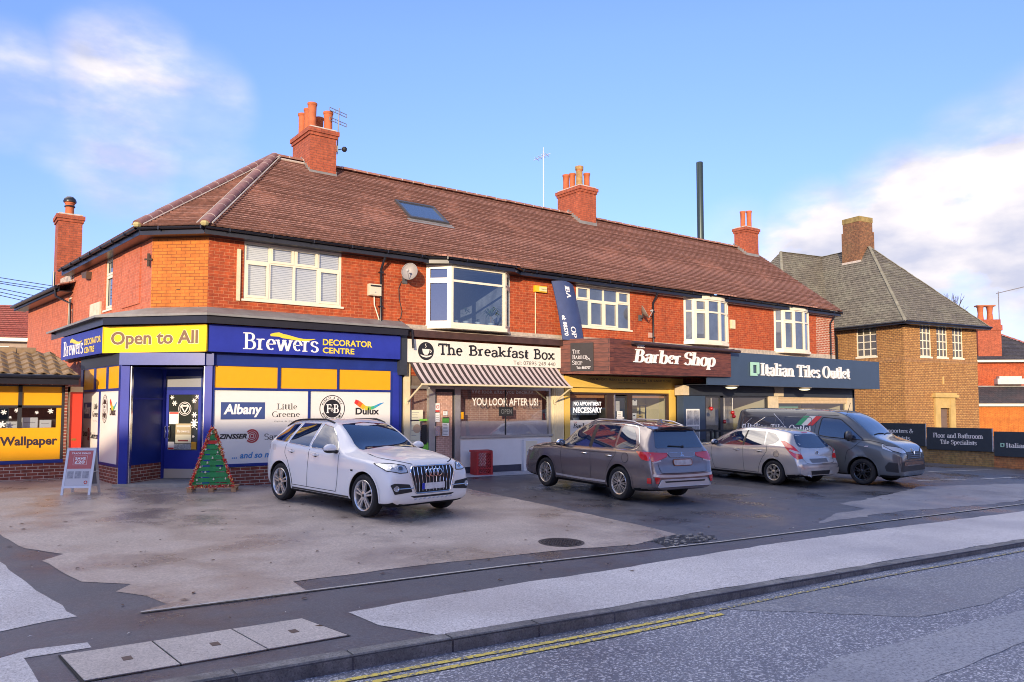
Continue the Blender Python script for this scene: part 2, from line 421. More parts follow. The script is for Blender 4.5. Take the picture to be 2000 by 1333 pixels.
# ------------------------------------------------------------------ lettering
def _arc(cx, cy, rx, ry, a0, a1, n=9):
    return [(cx + rx * math.cos(rad(a0 + (a1 - a0) * i / n)), cy + ry * math.sin(rad(a0 + (a1 - a0) * i / n))) for i in range(n + 1)]
X = .66
GLY = {
 'I': (.46, [[(.23, 0), (.23, 1)]], [(.23, 0), (.23, 1)]),
 'T': (.80, [[(.4, 0), (.4, 1)], [(.06, .78), (.06, .97), (.74, .97), (.74, .78)]], [(.4, 0)]),
 'L': (.70, [[(.2, 1), (.2, 0)], [(.1, .03), (.62, .03), (.62, .22)]], [(.2, 1), (.16, 0)]),
 'F': (.70, [[(.2, 0), (.2, 1)], [(.1, .97), (.62, .97), (.62, .78)], [(.2, .53), (.5, .53)], [(.5, .44), (.5, .62)]], [(.2, 0), (.14, 1, .1)]),
 'E': (.74, [[(.2, 0), (.2, 1)], [(.1, .97), (.62, .97), (.62, .8)], [(.2, .53), (.5, .53)], [(.1, .03), (.65, .03), (.65, .2)]], []),
 'H': (.90, [[(.2, 0), (.2, 1)], [(.7, 0), (.7, 1)], [(.2, .52), (.7, .52)]], [(.2, 0), (.2, 1), (.7, 0), (.7, 1)]),
 'A': (.86, [[(.12, 0), (.42, 1)], [(.42, 1), (.74, 0)], [(.22, .34), (.64, .34)]], [(.12, 0, .12), (.74, 0, .14)]),
 'B': (.80, [[(.2, 0), (.2, 1)], [(.08, .97), (.4, .97)] + _arc(.4, .755, .2, .215, 90, -90) + [(.2, .54)], [(.2, .53), (.43, .53)] + _arc(.43, .28, .24, .25, 90, -90) + [(.08, .03)]], [(.14, 0, .12), (.14, 1, .12)]),
 'P': (.74, [[(.2, 0), (.2, 1)], [(.08, .97), (.4, .97)] + _arc(.4, .72, .23, .25, 90, -90) + [(.2, .47)]], [(.2, 0), (.14, 1, .12)]),
 'R': (.82, [[(.2, 0), (.2, 1)], [(.08, .97), (.4, .97)] + _arc(.4, .74, .22, .23, 90, -90) + [(.2, .51)], [(.4, .51), (.72, 0)]], [(.2, 0), (.14, 1, .12), (.74, 0, .1)]),
 'D': (.90, [[(.2, 0), (.2, 1)], [(.08, .97), (.36, .97)] + _arc(.36, .5, .4, .47, 90, -90) + [(.08, .03)]], [(.14, 0, .12), (.14, 1, .12)]),
 'O': (.92, [_arc(.46, .5, .36, .5, 90, 450, 24)], []),
 'G': (.92, [_arc(.48, .5, .38, .5, 48, 330, 18), [(.8, .02), (.8, .42)]], [(.78, .42, .16)]),
 'S': (.70, [[(.58, .74)] + _arc(.35, .75, .23, .23, 25, 265, 12) + _arc(.35, .27, .26, .25, 85, -155, 12)], []),
 '&': (.95, [[(.85, .5), (.62, .1)] + _arc(.36, .24, .26, .24, -40, -250, 10) + [(.5, .62)] + _arc(.42, .8, .15, .18, -30, 210, 8) + [(.3, .66), (.8, 0)]], [(.85, .5, .12)]),
 'a': (.64, [[(.12, .5)] + _arc(.3, .5, .19, .16, 150, 0, 8) + [(.49, .1), (.6, .02)], _arc(.28, .19, .18, .19, 65, 320, 10) + [(.47, .16)], [(.3, .37), (.48, .41)]], []),
 'b': (.70, [[(.16, 1.03), (.16, 0)], _arc(.38, .33, .24, .34, 140, -140, 12)], [(.1, 1.03, .1)]),
 'c': (.58, [[(.5, .5)] + _arc(.33, .33, .24, .34, 50, 315, 12)], []),
 'd': (.72, [[(.54, 1.03), (.54, 0)], _arc(.32, .33, .24, .34, 40, 320, 12)], [(.48, 1.03, .1), (.6, 0, .09)]),
 'e': (.60, [[(.1, .37), (.52, .37)] + _arc(.32, .35, .21, .31, 5, 310, 14)], []),
 'f': (.44, [[(.2, 0), (.2, .8)] + _arc(.36, .83, .16, .19, 180, 50, 6), [(.06, .62), (.4, .62)]], [(.2, 0)]),
 'h': (.74, [[(.16, 1.03), (.16, 0)], [(.16, .42)] + _arc(.36, .42, .2, .24, 150, 0, 8) + [(.56, 0)]], [(.1, 1.03, .1), (.16, 0), (.56, 0)]),
 'i': (.36, [[(.18, X), (.18, 0)], [(.18, .8), (.18, .95)]], [(.13, X, .1), (.18, 0)]),
 'k': (.72, [[(.16, 1.03), (.16, 0)], [(.16, .26), (.52, .63)], [(.3, .38), (.6, 0)]], [(.1, 1.03, .1), (.16, 0), (.6, 0, .12), (.52, .64, .12)]),
 'l': (.36, [[(.18, 1.03), (.18, 0)]], [(.12, 1.03, .1), (.18, 0)]),
 'm': (1.08, [[(.16, X), (.16, 0)]] + [[(o, .42)] + _arc(o + .18, .42, .18, .24, 150, 0, 8) + [(o + .36, 0)] for o in (.16, .52)], [(.1, X, .1), (.16, 0), (.52, 0, .12), (.88, 0)]),
 'n': (.74, [[(.16, X), (.16, 0)], [(.16, .42)] + _arc(.36, .42, .2, .24, 150, 0, 8) + [(.56, 0)]], [(.1, X, .1), (.16, 0), (.56, 0)]),
 'o': (.66, [_arc(.33, .33, .25, .34, 90, 450, 18)], []),
 'p': (.70, [[(.16, X), (.16, -.3)], _arc(.38, .33, .24, .34, 140, -140, 12)], [(.1, X, .1), (.16, -.3)]),
 'r': (.50, [[(.16, X), (.16, 0)], [(.16, .4)] + _arc(.34, .44, .18, .21, 160, 60, 6)], [(.1, X, .1), (.16, 0, .16)]),
 's': (.52, [[(.44, .52)] + _arc(.26, .51, .17, .15, 20, 265, 10) + _arc(.26, .17, .19, .17, 85, -160, 10)], []),
 't': (.44, [[(.2, .9), (.2, .14)] + _arc(.34, .14, .14, .14, 180, 300, 6), [(.06, .62), (.4, .62)]], []),
 'u': (.74, [[(.16, X), (.16, .24)] + _arc(.35, .24, .19, .25, 180, 330, 8), [(.56, X), (.56, 0)]], [(.1, X, .1), (.5, X, .1), (.62, 0, .08)]),
 'w': (1.0, [[(.1, X), (.3, 0)], [(.3, 0), (.5, X)], [(.5, X), (.7, 0)], [(.7, 0), (.9, X)]], [(.1, X, .12), (.5, X, .1), (.9, X, .12)]),
 'x': (.70, [[(.12, X), (.58, 0)], [(.58, X), (.12, 0)]], [(.12, X, .12), (.58, X, .11), (.12, 0, .11), (.58, 0, .12)]),
 ' ': (.36, [], []),
}
class Letters:
    """pen strokes collected on a wall plane; place() maps text space to the plane"""
    def __init__(self): self.pieces = []
    def text(self, string, wv=.15, wh=.06, slant=0., jitter=0., serif=True, track=0., smallcaps=False):
        x = 0; out = []
        rnd = random.Random(5)
        for ch in string:
            sc = 1.0
            if smallcaps and ch.islower(): ch = ch.upper(); sc = .78
            adv, strokes, serifs = GLY[ch]
            dy = rnd.uniform(-jitter, jitter); ang = rnd.uniform(-jitter, jitter) * 1.2
            def M(p):
                a = (p[0] - adv / 2) * math.cos(ang) - p[1] * math.sin(ang) + adv / 2; b = (p[0] - adv / 2) * math.sin(ang) + p[1] * math.cos(ang)
                return (x + a * sc + b * sc * slant, b * sc + dy)
            for st in strokes:
                if len(st) < 2: continue
                L, Rr = [], []
                for i, p in enumerate(st):
                    q0 = st[max(i - 1, 0)]; q1 = st[min(i + 1, len(st) - 1)]
                    tx, ty = q1[0] - q0[0], q1[1] - q0[1]; l = math.hypot(tx, ty) or 1; tx /= l; ty /= l
                    w = math.sqrt((wv * ty) ** 2 + (wh * tx) ** 2) / 2
                    if 0 < i < len(st) - 1:
                        e0 = Vector((p[0] - q0[0], p[1] - q0[1])).normalized(); e1 = Vector((q1[0] - p[0], q1[1] - p[1])).normalized()
                        w /= max(.6, math.cos(math.acos(max(-1, min(1, e0.dot(e1)))) / 2))
                    L.append(M((p[0] - ty * w, p[1] + tx * w))); Rr.append(M((p[0] + ty * w, p[1] - tx * w)))
                out.append((L, Rr))
            if serif:
                for sf in serifs:
                    hw = sf[2] if len(sf) > 2 else .17
                    hw = max(hw, wv * .5 + .05)
                    yb = sf[1]; top = yb > .3
                    y0, y1 = (yb - wh * 1.1, yb) if top else (yb, yb + wh * 1.1)
                    out.append(([M((sf[0] - hw, y1)), M((sf[0] + hw, y1))], [M((sf[0] - hw, y0)), M((sf[0] + hw, y0))]))
            x += (adv + track) * sc
        self.pieces += out
        return self
    def emit(self, mb, s0, s1, z0, z1, d, depth=.004, place=None):
        xs = [p[0] for L, Rr in self.pieces for p in L + Rr]; ys = [p[1] for L, Rr in self.pieces for p in L + Rr]
        ax, bx, ay, by = min(xs), max(xs), min(ys), max(ys)
        def m(p, dd):
            a = s0 + (p[0] - ax) / (bx - ax) * (s1 - s0); b = z0 + (p[1] - ay) / (by - ay) * (z1 - z0)
            return place(a, dd, b) if place else (a, dd, b)
        for k, (L, Rr) in enumerate(self.pieces):
            dd = d + (k % 7) * .0005
            n = len(L)
            pts = [m(p, dd) for p in L] + [m(p, dd) for p in Rr] + [m(p, dd - depth) for p in L] + [m(p, dd - depth) for p in Rr]
            F = []
            for i in range(n - 1):
                F += [(i, i + 1, n + i + 1, n + i), (i, i + 1, 2 * n + i + 1, 2 * n + i), (n + i, n + i + 1, 3 * n + i + 1, 3 * n + i)]
            F += [(0, n, 3 * n, 2 * n), (n - 1, 2 * n - 1, 4 * n - 1, 3 * n - 1)]
            mb.idx(pts, F)
def serif_text(mb, string, s0, s1, z0, z1, d, depth=.004, place=None, **k):
    Letters().text(string, **k).emit(mb, s0, s1, z0, z1, d, depth, place)
_TXT = {}
def sans_text(mb, string, s0, s1, z0, z1, d, bold=0., shear=0., place=None, depth=.003):
    key = (string, bold, shear)
    if key not in _TXT:
        cu = bpy.data.curves.new('t', 'FONT'); cu.body = string; cu.size = 1; cu.offset = bold; cu.shear = shear
        cu.resolution_u = 3; cu.align_x = 'LEFT'
        ob = bpy.data.objects.new('t', cu); COL.objects.link(ob)
        me = bpy.data.meshes.new_from_object(ob)
        _TXT[key] = ([v.co.copy() for v in me.vertices], [tuple(p.vertices) for p in me.polygons])
        bpy.data.objects.remove(ob); bpy.data.curves.remove(cu); bpy.data.meshes.remove(me)
    V, F = _TXT[key]
    ax, bx = min(v.x for v in V), max(v.x for v in V); ay, by = min(v.y for v in V), max(v.y for v in V)
    pts = []
    for v in V:
        a = s0 + (v.x - ax) / (bx - ax) * (s1 - s0); b = z0 + (v.y - ay) / (by - ay) * (z1 - z0)
        pts.append(place(a, d, b) if place else (a, d, b))
    mb.idx(pts, F)
def ring(mb, cs, cz, r0, r1, d, n=28, a0=0, a1=360, ex=1.):
    """flat ring (or disc when r0 = 0) on a frame plane"""
    P = []
    for i in range(n + 1):
        a = rad(a0 + (a1 - a0) * i / n); P.append((cs + r1 * math.cos(a) * ex, d, cz + r1 * math.sin(a)))
    if r0 <= 0: mb.face(P[:-1] if a1 - a0 >= 360 else P + [(cs, d, cz)]); return
    Q = [(cs + r0 * math.cos(rad(a0 + (a1 - a0) * i / n)) * ex, d, cz + r0 * math.sin(rad(a0 + (a1 - a0) * i / n))) for i in range(n + 1)]
    mb.idx(P + Q, [(i, i + 1, n + 2 + i, n + 1 + i) for i in range(n)])
def ribbon(mb, pts, w, d):
    """flat band of varying width: pts (s,z), w list"""
    L, Rr = [], []
    for i, p in enumerate(pts):
        q0, q1 = pts[max(i - 1, 0)], pts[min(i + 1, len(pts) - 1)]
        t = Vector((q1[0] - q0[0], q1[1] - q0[1])).normalized(); ww = w[i] / 2 if isinstance(w, (list, tuple)) else w / 2
        L.append((p[0] - t.y * ww, d, p[1] + t.x * ww)); Rr.append((p[0] + t.y * ww, d, p[1] - t.x * ww))
    n = len(pts)
    mb.idx(L + Rr, [(i, i + 1, n + i + 1, n + i) for i in range(n - 1)])

# ------------------------------------------------------------------ ground, road, pavement
def ground_mat(name, c_lo, c_hi, speck=None, rough=(.25, .75), scale=1.2, bump=.5, bscale=90., wet=.5, sheen=.5, speck_scale=60., speck_amt=.5, damp=.35):
    m, nt, N, L, B = new_mat(name)
    g = N.new('ShaderNodeNewGeometry'); pos = g.outputs['Position']
    def noise(sc, det=6, rg=.6):
        n = N.new('ShaderNodeTexNoise'); L.new(pos, n.inputs['Vector']); n.inputs['Scale'].default_value = sc; n.inputs['Detail'].default_value = det; n.inputs['Roughness'].default_value = rg
        return n.outputs['Fac']
    def mr(src, a, b, c, d):
        r = N.new('ShaderNodeMapRange'); L.new(src, r.inputs[0]); r.inputs[1].default_value = a; r.inputs[2].default_value = b; r.inputs[3].default_value = c; r.inputs[4].default_value = d
        return r.outputs[0]
    mx = N.new('ShaderNodeMix'); mx.data_type = 'RGBA'
    L.new(mr(noise(scale, 9, .68), .3, .7, 0, 1), mx.inputs['Factor'])
    mx.inputs['A'].default_value = (*c_lo, 1); mx.inputs['B'].default_value = (*c_hi, 1)
    out = mx.outputs['Result']
    fine = noise(speck_scale, 3, .7)
    if speck:
        s = N.new('ShaderNodeMix'); s.data_type = 'RGBA'
        L.new(mr(fine, .52, .62, 0, speck_amt), s.inputs['Factor']); L.new(out, s.inputs['A']); s.inputs['B'].default_value = (*speck, 1); out = s.outputs['Result']
    wetn = noise(wet, 7, .62)          # damp places are darker and shinier
    dk = N.new('ShaderNodeMix'); dk.data_type = 'RGBA'; dk.blend_type = 'MULTIPLY'; L.new(mr(wetn, .34, .56, damp, 0), dk.inputs['Factor']); L.new(out, dk.inputs['A']); dk.inputs['B'].default_value = (.50, .47, .46, 1); out = dk.outputs['Result']
    hs = N.new('ShaderNodeHueSaturation'); L.new(out, hs.inputs['Color']); L.new(mr(noise(speck_scale * .6, 4, .75), .3, .7, .72, 1.28), hs.inputs['Value'])
    L.new(hs.outputs[0], B.inputs['Base Color'])
    L.new(mr(wetn, .36, .62, rough[0], rough[1]), B.inputs['Roughness'])
    B.inputs['Specular IOR Level'].default_value = sheen
    b = N.new('ShaderNodeBump'); b.inputs['Strength'].default_value = bump; b.inputs['Distance'].default_value = .006
    L.new(noise(bscale, 4, .7), b.inputs['Height']); L.new(b.outputs[0], B.inputs['Normal'])
    return m
M_TAR = ground_mat('tarmac', (.060, .062, .078), (.100, .102, .122), speck=(.22, .22, .23), rough=(.18, .62), speck_amt=.3, damp=.6, wet=.6)
M_CONC = ground_mat('buff_surfacing', (.34, .285, .245), (.52, .44, .375), speck=(.26, .22, .20), rough=(.14, .70), scale=.9, wet=.45, sheen=.7, damp=.5, speck_scale=45., speck_amt=.4)
M_PAVE = ground_mat('pavement_surfacing', (.52, .50, .50), (.66, .64, .64), speck=(.16, .15, .15), rough=(.45, .85), scale=.8, speck_scale=62., speck_amt=.55)
M_ROAD = ground_mat('road_chippings', (.115, .123, .155), (.20, .21, .25), speck=(.74, .74, .78), rough=(.35, .7), scale=.5, speck_scale=40., speck_amt=.75, bump=.9, bscale=40.)
M_ROADP = ground_mat('road_patch', (.27, .28, .31), (.36, .37, .40), speck=(.08, .08, .10), rough=(.35, .65), scale=.5, speck_scale=40., speck_amt=.6, bump=.6)
M_ROADW = ground_mat('road_worn', (.16, .165, .185), (.24, .245, .265), speck=(.50, .50, .50), rough=(.35, .65), scale=.5, speck_scale=40., speck_amt=.6, bump=.6)
M_WET = ground_mat('damp_worn_tarmac', (.17, .17, .20), (.33, .32, .33), speck=(.07, .07, .08), rough=(.35, .7), scale=1.0, wet=.8, bump=.4)
M_KERB = ground_mat('kerb_stone', (.085, .085, .088), (.30, .29, .28), speck=(.05, .05, .05), rough=(.4, .8), scale=3.0)

xs = [-600, -120, -40] + [-14 + 2 * i for i in range(9)] + [3.2, 4.2, 5.2, 6, 7, 8, 9, 9.7, 11] + [12 + 2 * i for i in range(12)] + [60, 140, 600]
mb = MB()
ys_far = [0.0, 1, 2.5, 5, 8, 12, 17, 24, 40, 90, 600]
ys_near = [0.0, .4, 1, 2, 3.5, 5.5, 8, 9.4, 14, 30, 90, 600]
rows = []
for dy in reversed(ys_near):
    rows.append([(x, kerb_y(min(max(x, -40), 60)) - dy, gz(x, kerb_y(min(max(x, -40), 60)) - dy) - road_drop(x)) for x in xs])
for dy in ys_far:
    rows.append([(x, kerb_y(min(max(x, -40), 60)) + dy + (.002 if dy == 0 else 0), gz(x, kerb_y(min(max(x, -40), 60)) + dy)) for x in xs])
nx = len(xs)
mb.idx([p for r in rows for p in r], [(j * nx + i, j * nx + i + 1, (j + 1) * nx + i + 1, (j + 1) * nx + i) for j in range(len(rows) - 1) for i in range(nx - 1)])
struct(mb.build('ground', M_TAR))
def sheet(name, poly, m, lift=.004, drop=0., rough_edge=0., sub=True):
    """a surfacing layer lying on the ground"""
    pts = []
    rnd = random.Random(len(poly))
    for i, p in enumerate(poly):
        q = poly[(i + 1) % len(poly)]
        L = math.hypot(q[0] - p[0], q[1] - p[1]); n = max(1, int(L / .25)) if rough_edge else 1
        for k in range(n):
            t = k / n
            j = rough_edge if k else 0
            pts.append((p[0] + (q[0] - p[0]) * t + rnd.uniform(-j, j), p[1] + (q[1] - p[1]) * t + rnd.uniform(-j, j)))
    n = len(pts)
    V_, E_, F_, *_r = delaunay_2d_cdt([Vector(q) for q in pts], [(i, (i + 1) % n) for i in range(n)], [list(range(n))], 1, 1e-5)
    me = bpy.data.meshes.new(name); me.from_pydata([(v.x, v.y, gz(v.x, v.y) + lift - (road_drop(v.x) if drop else 0)) for v in V_], [], [tuple(f) for f in F_])
    me.materials.append(m)
    o = bpy.data.objects.new(name, me); COL.objects.link(o)
    if sum(q.normal.z for q in me.polygons) < 0: me.flip_normals()
    return struct(o)
CONC = [(-9, 13.9), (.81, 13.45), (1.01, 12.12), (1.38, 11.46), (1.24, 11.3), (1.11, 11.14), (1.23, 10.35), (1.35, 9.71), (1.77, 9.31), (1.58, 9.05), (1.8, 8.7), (1.9, 8.25), (1.64, 8.12), (3.25, 8.03), (3.28, 8.49), (4.75, 8.47), (6.24, 8.35), (7.34, 8.25), (8.24, 8.02), (8.78, 8.16), (9.43, 8.02), (9.63, 9.49), (9.77, 11.71), (9.95, 15.31), (10.0, 18.3), (3.6, 19.6), (3.2, 21.3), (-9, 22)]
sheet('forecourt_surfacing', CONC, M_CONC, rough_edge=.02)
sheet('forecourt_patch', [(-9, 12.0), (.3, 11.9), (.69, 11.34), (.88, 9.79), (1.12, 8.25), (.87, 8.22), (.51, 8.09), (-9, 8.4)], M_PAVE, rough_edge=.02)
sheet('pavement_patch', [(-9, 7.7), (.47, 7.3), (.68, 7.41), (1.08, 7.36), (1.09, 7.2), (.62, 7.2), (.66, 6.56), (.55, 6.19), (-9, 6.93)], M_PAVE, rough_edge=.02)
sheet('pavement', [(3.27, 7.02), (3.9, 7.06), (5.28, 7.06), (6.83, 7.0), (10.03, 6.98), (12.61, 6.83), (17.74, 6.42), (30, 5.6), (60, 3.2)] + [(x, kerb_y(x) + .15) for x in (60, 30, 17, 12, 8, 5, 3.62)] + [(3.32, 6.48)], M_PAVE, rough_edge=.02)
sheet('damp_patch', [(15.2, 8.35), (15.39, 8.99), (17.2, 9.2), (19.1, 9.54), (20.84, 9.86), (24.35, 8.73), (30, 8.2), (30, 6.7), (24, 7.0), (19.9, 7.2), (17.62, 7.35), (15.4, 7.75), (12.5, 7.7), (13.8, 8.2)], M_WET, lift=.003, rough_edge=.08)
sheet('shop_paving', [(11.2, 18.6), (11.3, 17.1), (14.6, 17.0), (20.9, 16.8), (20.9, 18.6)], M_PAVE, lift=.006)
mb = MB(); P = [(1.63, 8.08), (3.83, 7.97), (5.88, 7.86), (8.26, 7.64), (9.46, 7.51), (13.43, 7.27), (19.16, 6.88), (32, 6.1)]
for (a, b) in zip(P, P[1:]):
    for off, w, m_, lf in ((0, .04, mat('edging_stone', (.46, .44, .41), .8, var=.3), .010), (-.035, .03, mat('gully_black', (.018, .018, .02), .6), .008)):  # thin near-black strip laid along the edging
        mb.use(m_)
        mb.face([(a[0], a[1] + off - w / 2, gz(*a) + lf), (b[0], b[1] + off - w / 2, gz(*b) + lf), (b[0], b[1] + off + w / 2, gz(*b) + lf), (a[0], a[1] + off + w / 2, gz(*a) + lf)])
struct(mb.build('edging_strip'))
mb = MB()
mb.use(mat('gully_black', (.018, .018, .02)))
hole = [(8.65, 8.0), (8.9, 8.2), (9.43, 8.28), (9.6, 8.05), (9.9, 7.9), (9.71, 7.75), (9.26, 7.63), (8.9, 7.72), (8.48, 7.6), (8.6, 7.8)]
mb.face([(x, y, gz(x, y) + .007) for x, y in hole])
mb.use(mat('broken_kerb', (.22, .21, .2), .9, var=.4, bump=.4))
for k in range(60):
    x, y = random.uniform(8.6, 9.8), random.uniform(7.65, 8.15); r = random.uniform(.012, .045)
    mb.ball((x, y, gz(x, y) + r * .4), r, 6, sq=(1.3, 1, .6))
o = mb.build('broken_surface'); o['kind'] = 'structure'
# road
xs = [-40] + [-14 + 2 * i for i in range(9)] + [3.2, 4.2, 5.2, 6, 7, 8, 9, 9.7, 11] + [12 + 2 * i for i in range(12)] + [60]
def road_sheet(name, m, offs, lift, x_list):
    mb = MB(); n = len(x_list)
    pts = [(x, kerb_y(x) - d, gz(x, kerb_y(x) - d) - road_drop(x) + lift) for d in offs for x in x_list]
    mb.idx(pts, [(j * n + i, j * n + i + 1, (j + 1) * n + i + 1, (j + 1) * n + i) for j in range(len(offs) - 1) for i in range(n - 1)])
    return struct(mb.build(name, m))
road_sheet('road', M_ROAD, [.0, .5, 1, 2, 3.5, 5.4], .004, xs)
sheet('road_seam_patch', [(5.2, 3.55), (6.35, 3.78), (7.8, 3.6), (9.33, 3.44), (20, 2.3), (20, 1.7), (9.3, 2.9), (8.23, 2.98), (6.4, 3.05)], M_ROADP, lift=.008, drop=ROAD_DROP, rough_edge=.015)
sheet('road_worn_patch', m=M_ROADW, poly=[(6.69, 5.40), (7.18, 5.36), (9.5, 5.0), (12.97, 4.55), (12.6, 4.0), (9.4, 3.75), (8.2, 3.95)], lift=.007, drop=ROAD_DROP, rough_edge=.02)
# yellow lines, worn through in places
m, nt, N, L, B = new_mat('worn_yellow_paint')
g = N.new('ShaderNodeNewGeometry'); n = N.new('ShaderNodeTexNoise'); L.new(g.outputs['Position'], n.inputs['Vector']); n.inputs['Scale'].default_value = 24; n.inputs['Detail'].default_value = 5; n.inputs['Roughness'].default_value = .75
r = N.new('ShaderNodeMapRange'); L.new(n.outputs['Fac'], r.inputs[0]); r.inputs[1].default_value = .42; r.inputs[2].default_value = .50
mx = N.new('ShaderNodeMix'); mx.data_type = 'RGBA'; L.new(r.outputs[0], mx.inputs['Factor']); mx.inputs['A'].default_value = (.15, .155, .17, 1); mx.inputs['B'].default_value = (.72, .56, .10, 1)
L.new(mx.outputs['Result'], B.inputs['Base Color']); B.inputs['Roughness'].default_value = .6
M_YEL = m
mb = MB()
def stripe(d, w, x0, x1):
    k = max(1, int((x1 - x0) / .5))
    for i in range(k):
        a, b = x0 + (x1 - x0) * i / k, x0 + (x1 - x0) * (i + 1) / k
        mb.face([(x, kerb_y(x) - dd, gz(x, kerb_y(x) - dd) - road_drop(x) + .012) for x, dd in ((a, d - w / 2), (b, d - w / 2), (b, d + w / 2), (a, d + w / 2))])
stripe(.20, .065, -8, 2.0); stripe(.20, .06, 2.0, 6.5); stripe(.335, .06, -8, 6.62)
M_FAINT = M_YEL.copy(); M_FAINT.node_tree.nodes['Map Range'].inputs[1].default_value = .50; M_FAINT.node_tree.nodes['Map Range'].inputs[2].default_value = .60; mb.use(M_YEL); mb.m = [0] * len(mb.f); mb.use(M_FAINT)
stripe(.20, .05, 6.6, 8.9); stripe(.20, .045, 8.9, 16)
struct(mb.build('road_markings', M_YEL))
# kerb: separate stones, dropped past x = 5
mb = MB()
x = -9.0
while x < 40:
    x1 = x + .905
    a, b = x + .012, x1 - .008
    def hh(q): return 0.0 if q < 4.4 else (-.008 * min(1, (q - 4.4) / .6))
    P = []
    for q in (a, b):
        for dy, dz in ((0.004, -.25), (0.004, hh(q) - .022), (.025, hh(q) + .002), (.15, hh(q) + .006), (.15, -.25)):
            P.append((q, kerb_y(q) + dy - .004, gz(q, kerb_y(q)) + dz + random.uniform(-.001, .001) + .008))
    mb.idx(P, [(0, 1, 6, 5), (1, 2, 7, 6), (2, 3, 8, 7), (3, 4, 9, 8), (0, 1, 2, 3, 4), (5, 6, 7, 8, 9)])
    x = x1
struct(mb.build('kerb', M_KERB))
# loose grit and fallen leaves on the forecourt
mb = MB(); mb.use(mat('fallen_leaf', (.10, .055, .03), .8)); rnd = random.Random(3)
for k in range(230):
    x, y = rnd.uniform(.5, 21), rnd.uniform(6.6, 15.5); a = rnd.uniform(0, 6.28); l = rnd.uniform(.015, .05); z = gz(x, y) + .012
    if rnd.random() < .28: mb.use(mat('pale_litter', (.6, .58, .55), .8)); l *= .6
    else: mb.use(mat('fallen_leaf', (.10, .055, .03)))
    c, s = math.cos(a) * l, math.sin(a) * l
    mb.face([(x + c, y + s, z), (x - s * .4, y + c * .4, z + .006), (x - c, y - s, z + .002), (x + s * .4, y - c * .4, z + .008)])
o = mb.build('leaf_litter'); o['kind'] = 'stuff'
# ------------------------------------------------------------------ building materials
B_RED = brick_mat('pressed_red_brick', (.43, .074, .016), (.31, .047, .011), (.49, .175, .075), ms=.006, patch=.25, stain=(.20, .045, .025), stain_amt=.35)
B_SIDE = brick_mat('soft_red_brick', (.54, .145, .070), (.47, .120, .058), (.56, .24, .15), ms=.004, patch=.2, stain=(.40, .15, .10), stain_amt=.4)
B_ORANGE = brick_mat('orange_brick', (.56, .17, .022), (.47, .13, .016), (.22, .06, .012), ms=.008, patch=.14, stain=(.58, .19, .03), stain_amt=.5)
B_BASE = brick_mat('dark_red_brick', (.26, .065, .038), (.19, .045, .028), (.50, .40, .33), ms=.009, patch=.3, stain=(.12, .05, .035), stain_amt=.4)
B_CHIM = brick_mat('chimney_brick', (.42, .10, .042), (.34, .075, .032), (.22, .07, .04), ms=.008, patch=.25, stain=(.18, .06, .03), stain_amt=.35)
B_YEL = brick_mat('yellow_stock_brick', (.50, .27, .088), (.37, .18, .058), (.17, .085, .038), bw=.23, rh=.090, ms=.016, patch=.22, stain=(.30, .13, .04), stain_amt=.4)
B_YELL2 = brick_mat('red_quoin_brick', (.40, .10, .045), (.33, .08, .035), (.62, .48, .36), ms=.011, patch=.2)
T_ROOF = brick_mat('brown_plain_tile', (.48, .24, .165), (.35, .165, .118), (.14, .064, .050), bw=.165, rh=.13, ms=.016, third=(.44, .21, .155), streak=.2, rough=.85, patch=.3, stain=(.22, .12, .10), stain_amt=.45)
T_SLATE = brick_mat('green_grey_slate', (.185, .165, .125), (.130, .115, .090), (.07, .065, .052), bw=.35, rh=.17, ms=.008, rough=.8, patch=.35, stain=(.235, .235, .165), stain_amt=.7)
T_HIP = mat('hip_tile_clay', (.20, .095, .088), .7, var=.25, vscale=5)
T_RIDGE = mat('ridge_tile_clay', (.30, .135, .09), .8, var=.35, vscale=4)
MORTAR = mat('pale_mortar', (.50, .44, .38), .9, var=.25)
LICHEN = mat('lichened_mortar', (.42, .36, .16), .9, var=.3)
M_POT = mat('terracotta_pot', (.46, .125, .045), .8, var=.22, vscale=5)
M_LEAD = mat('lead_sheet', (.22, .215, .205), .55, var=.22, vscale=3)
M_BLACK = mat('black_gutter_plastic', (.012, .012, .018), .3, var=.2)
M_WHITE = mat('white_upvc', (.76, .70, .53), .35, var=.04)
M_CREAM = mat('cream_paint', (.70, .60, .38), .6, var=.08)
M_BLUE = mat('royal_blue_paint', (.024, .038, .30), .4, spec=.25, var=.12, vscale=2)
M_BLUED = mat('deep_blue_paint', (.014, .032, .20), .35, spec=.3, var=.15, vscale=2)
M_YPAN = mat('amber_panel', (.80, .37, .006), .35, var=.03)
M_WPAN = mat('white_vinyl', (.74, .72, .67), .4, var=.03, vscale=.8)
M_STONE = mat('pale_render', (.42, .36, .29), .9, var=.3, bump=.3, vscale=9)
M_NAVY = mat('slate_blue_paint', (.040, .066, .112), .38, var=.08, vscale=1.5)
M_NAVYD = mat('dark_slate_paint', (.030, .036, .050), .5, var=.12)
M_DGREY = mat('dark_grey_frame', (.030, .030, .034), .4)
M_ALU = mat('grey_aluminium', (.50, .49, .46), .35, metal=.7, var=.1)
M_STEEL = mat('bright_steel', (.75, .74, .72), .22, metal=1.)
M_RED = mat('signal_red', (.55, .035, .025), .45, var=.08)
M_BLK = mat('matt_black', (.015, .015, .017), .6)
M_PAPER = mat('paper_white', (.78, .77, .74), .7)
M_TXB = mat('ink_black', (.014, .013, .016), .5)
M_TXW = mat('letter_white', (.82, .80, .77), .4)
M_BROWN = mat('fascia_brown', (.060, .028, .022), .6, var=.35, vscale=5)
M_ROOM = mat('room_wall', (.62, .56, .42), .8, var=.1, vscale=1.5)
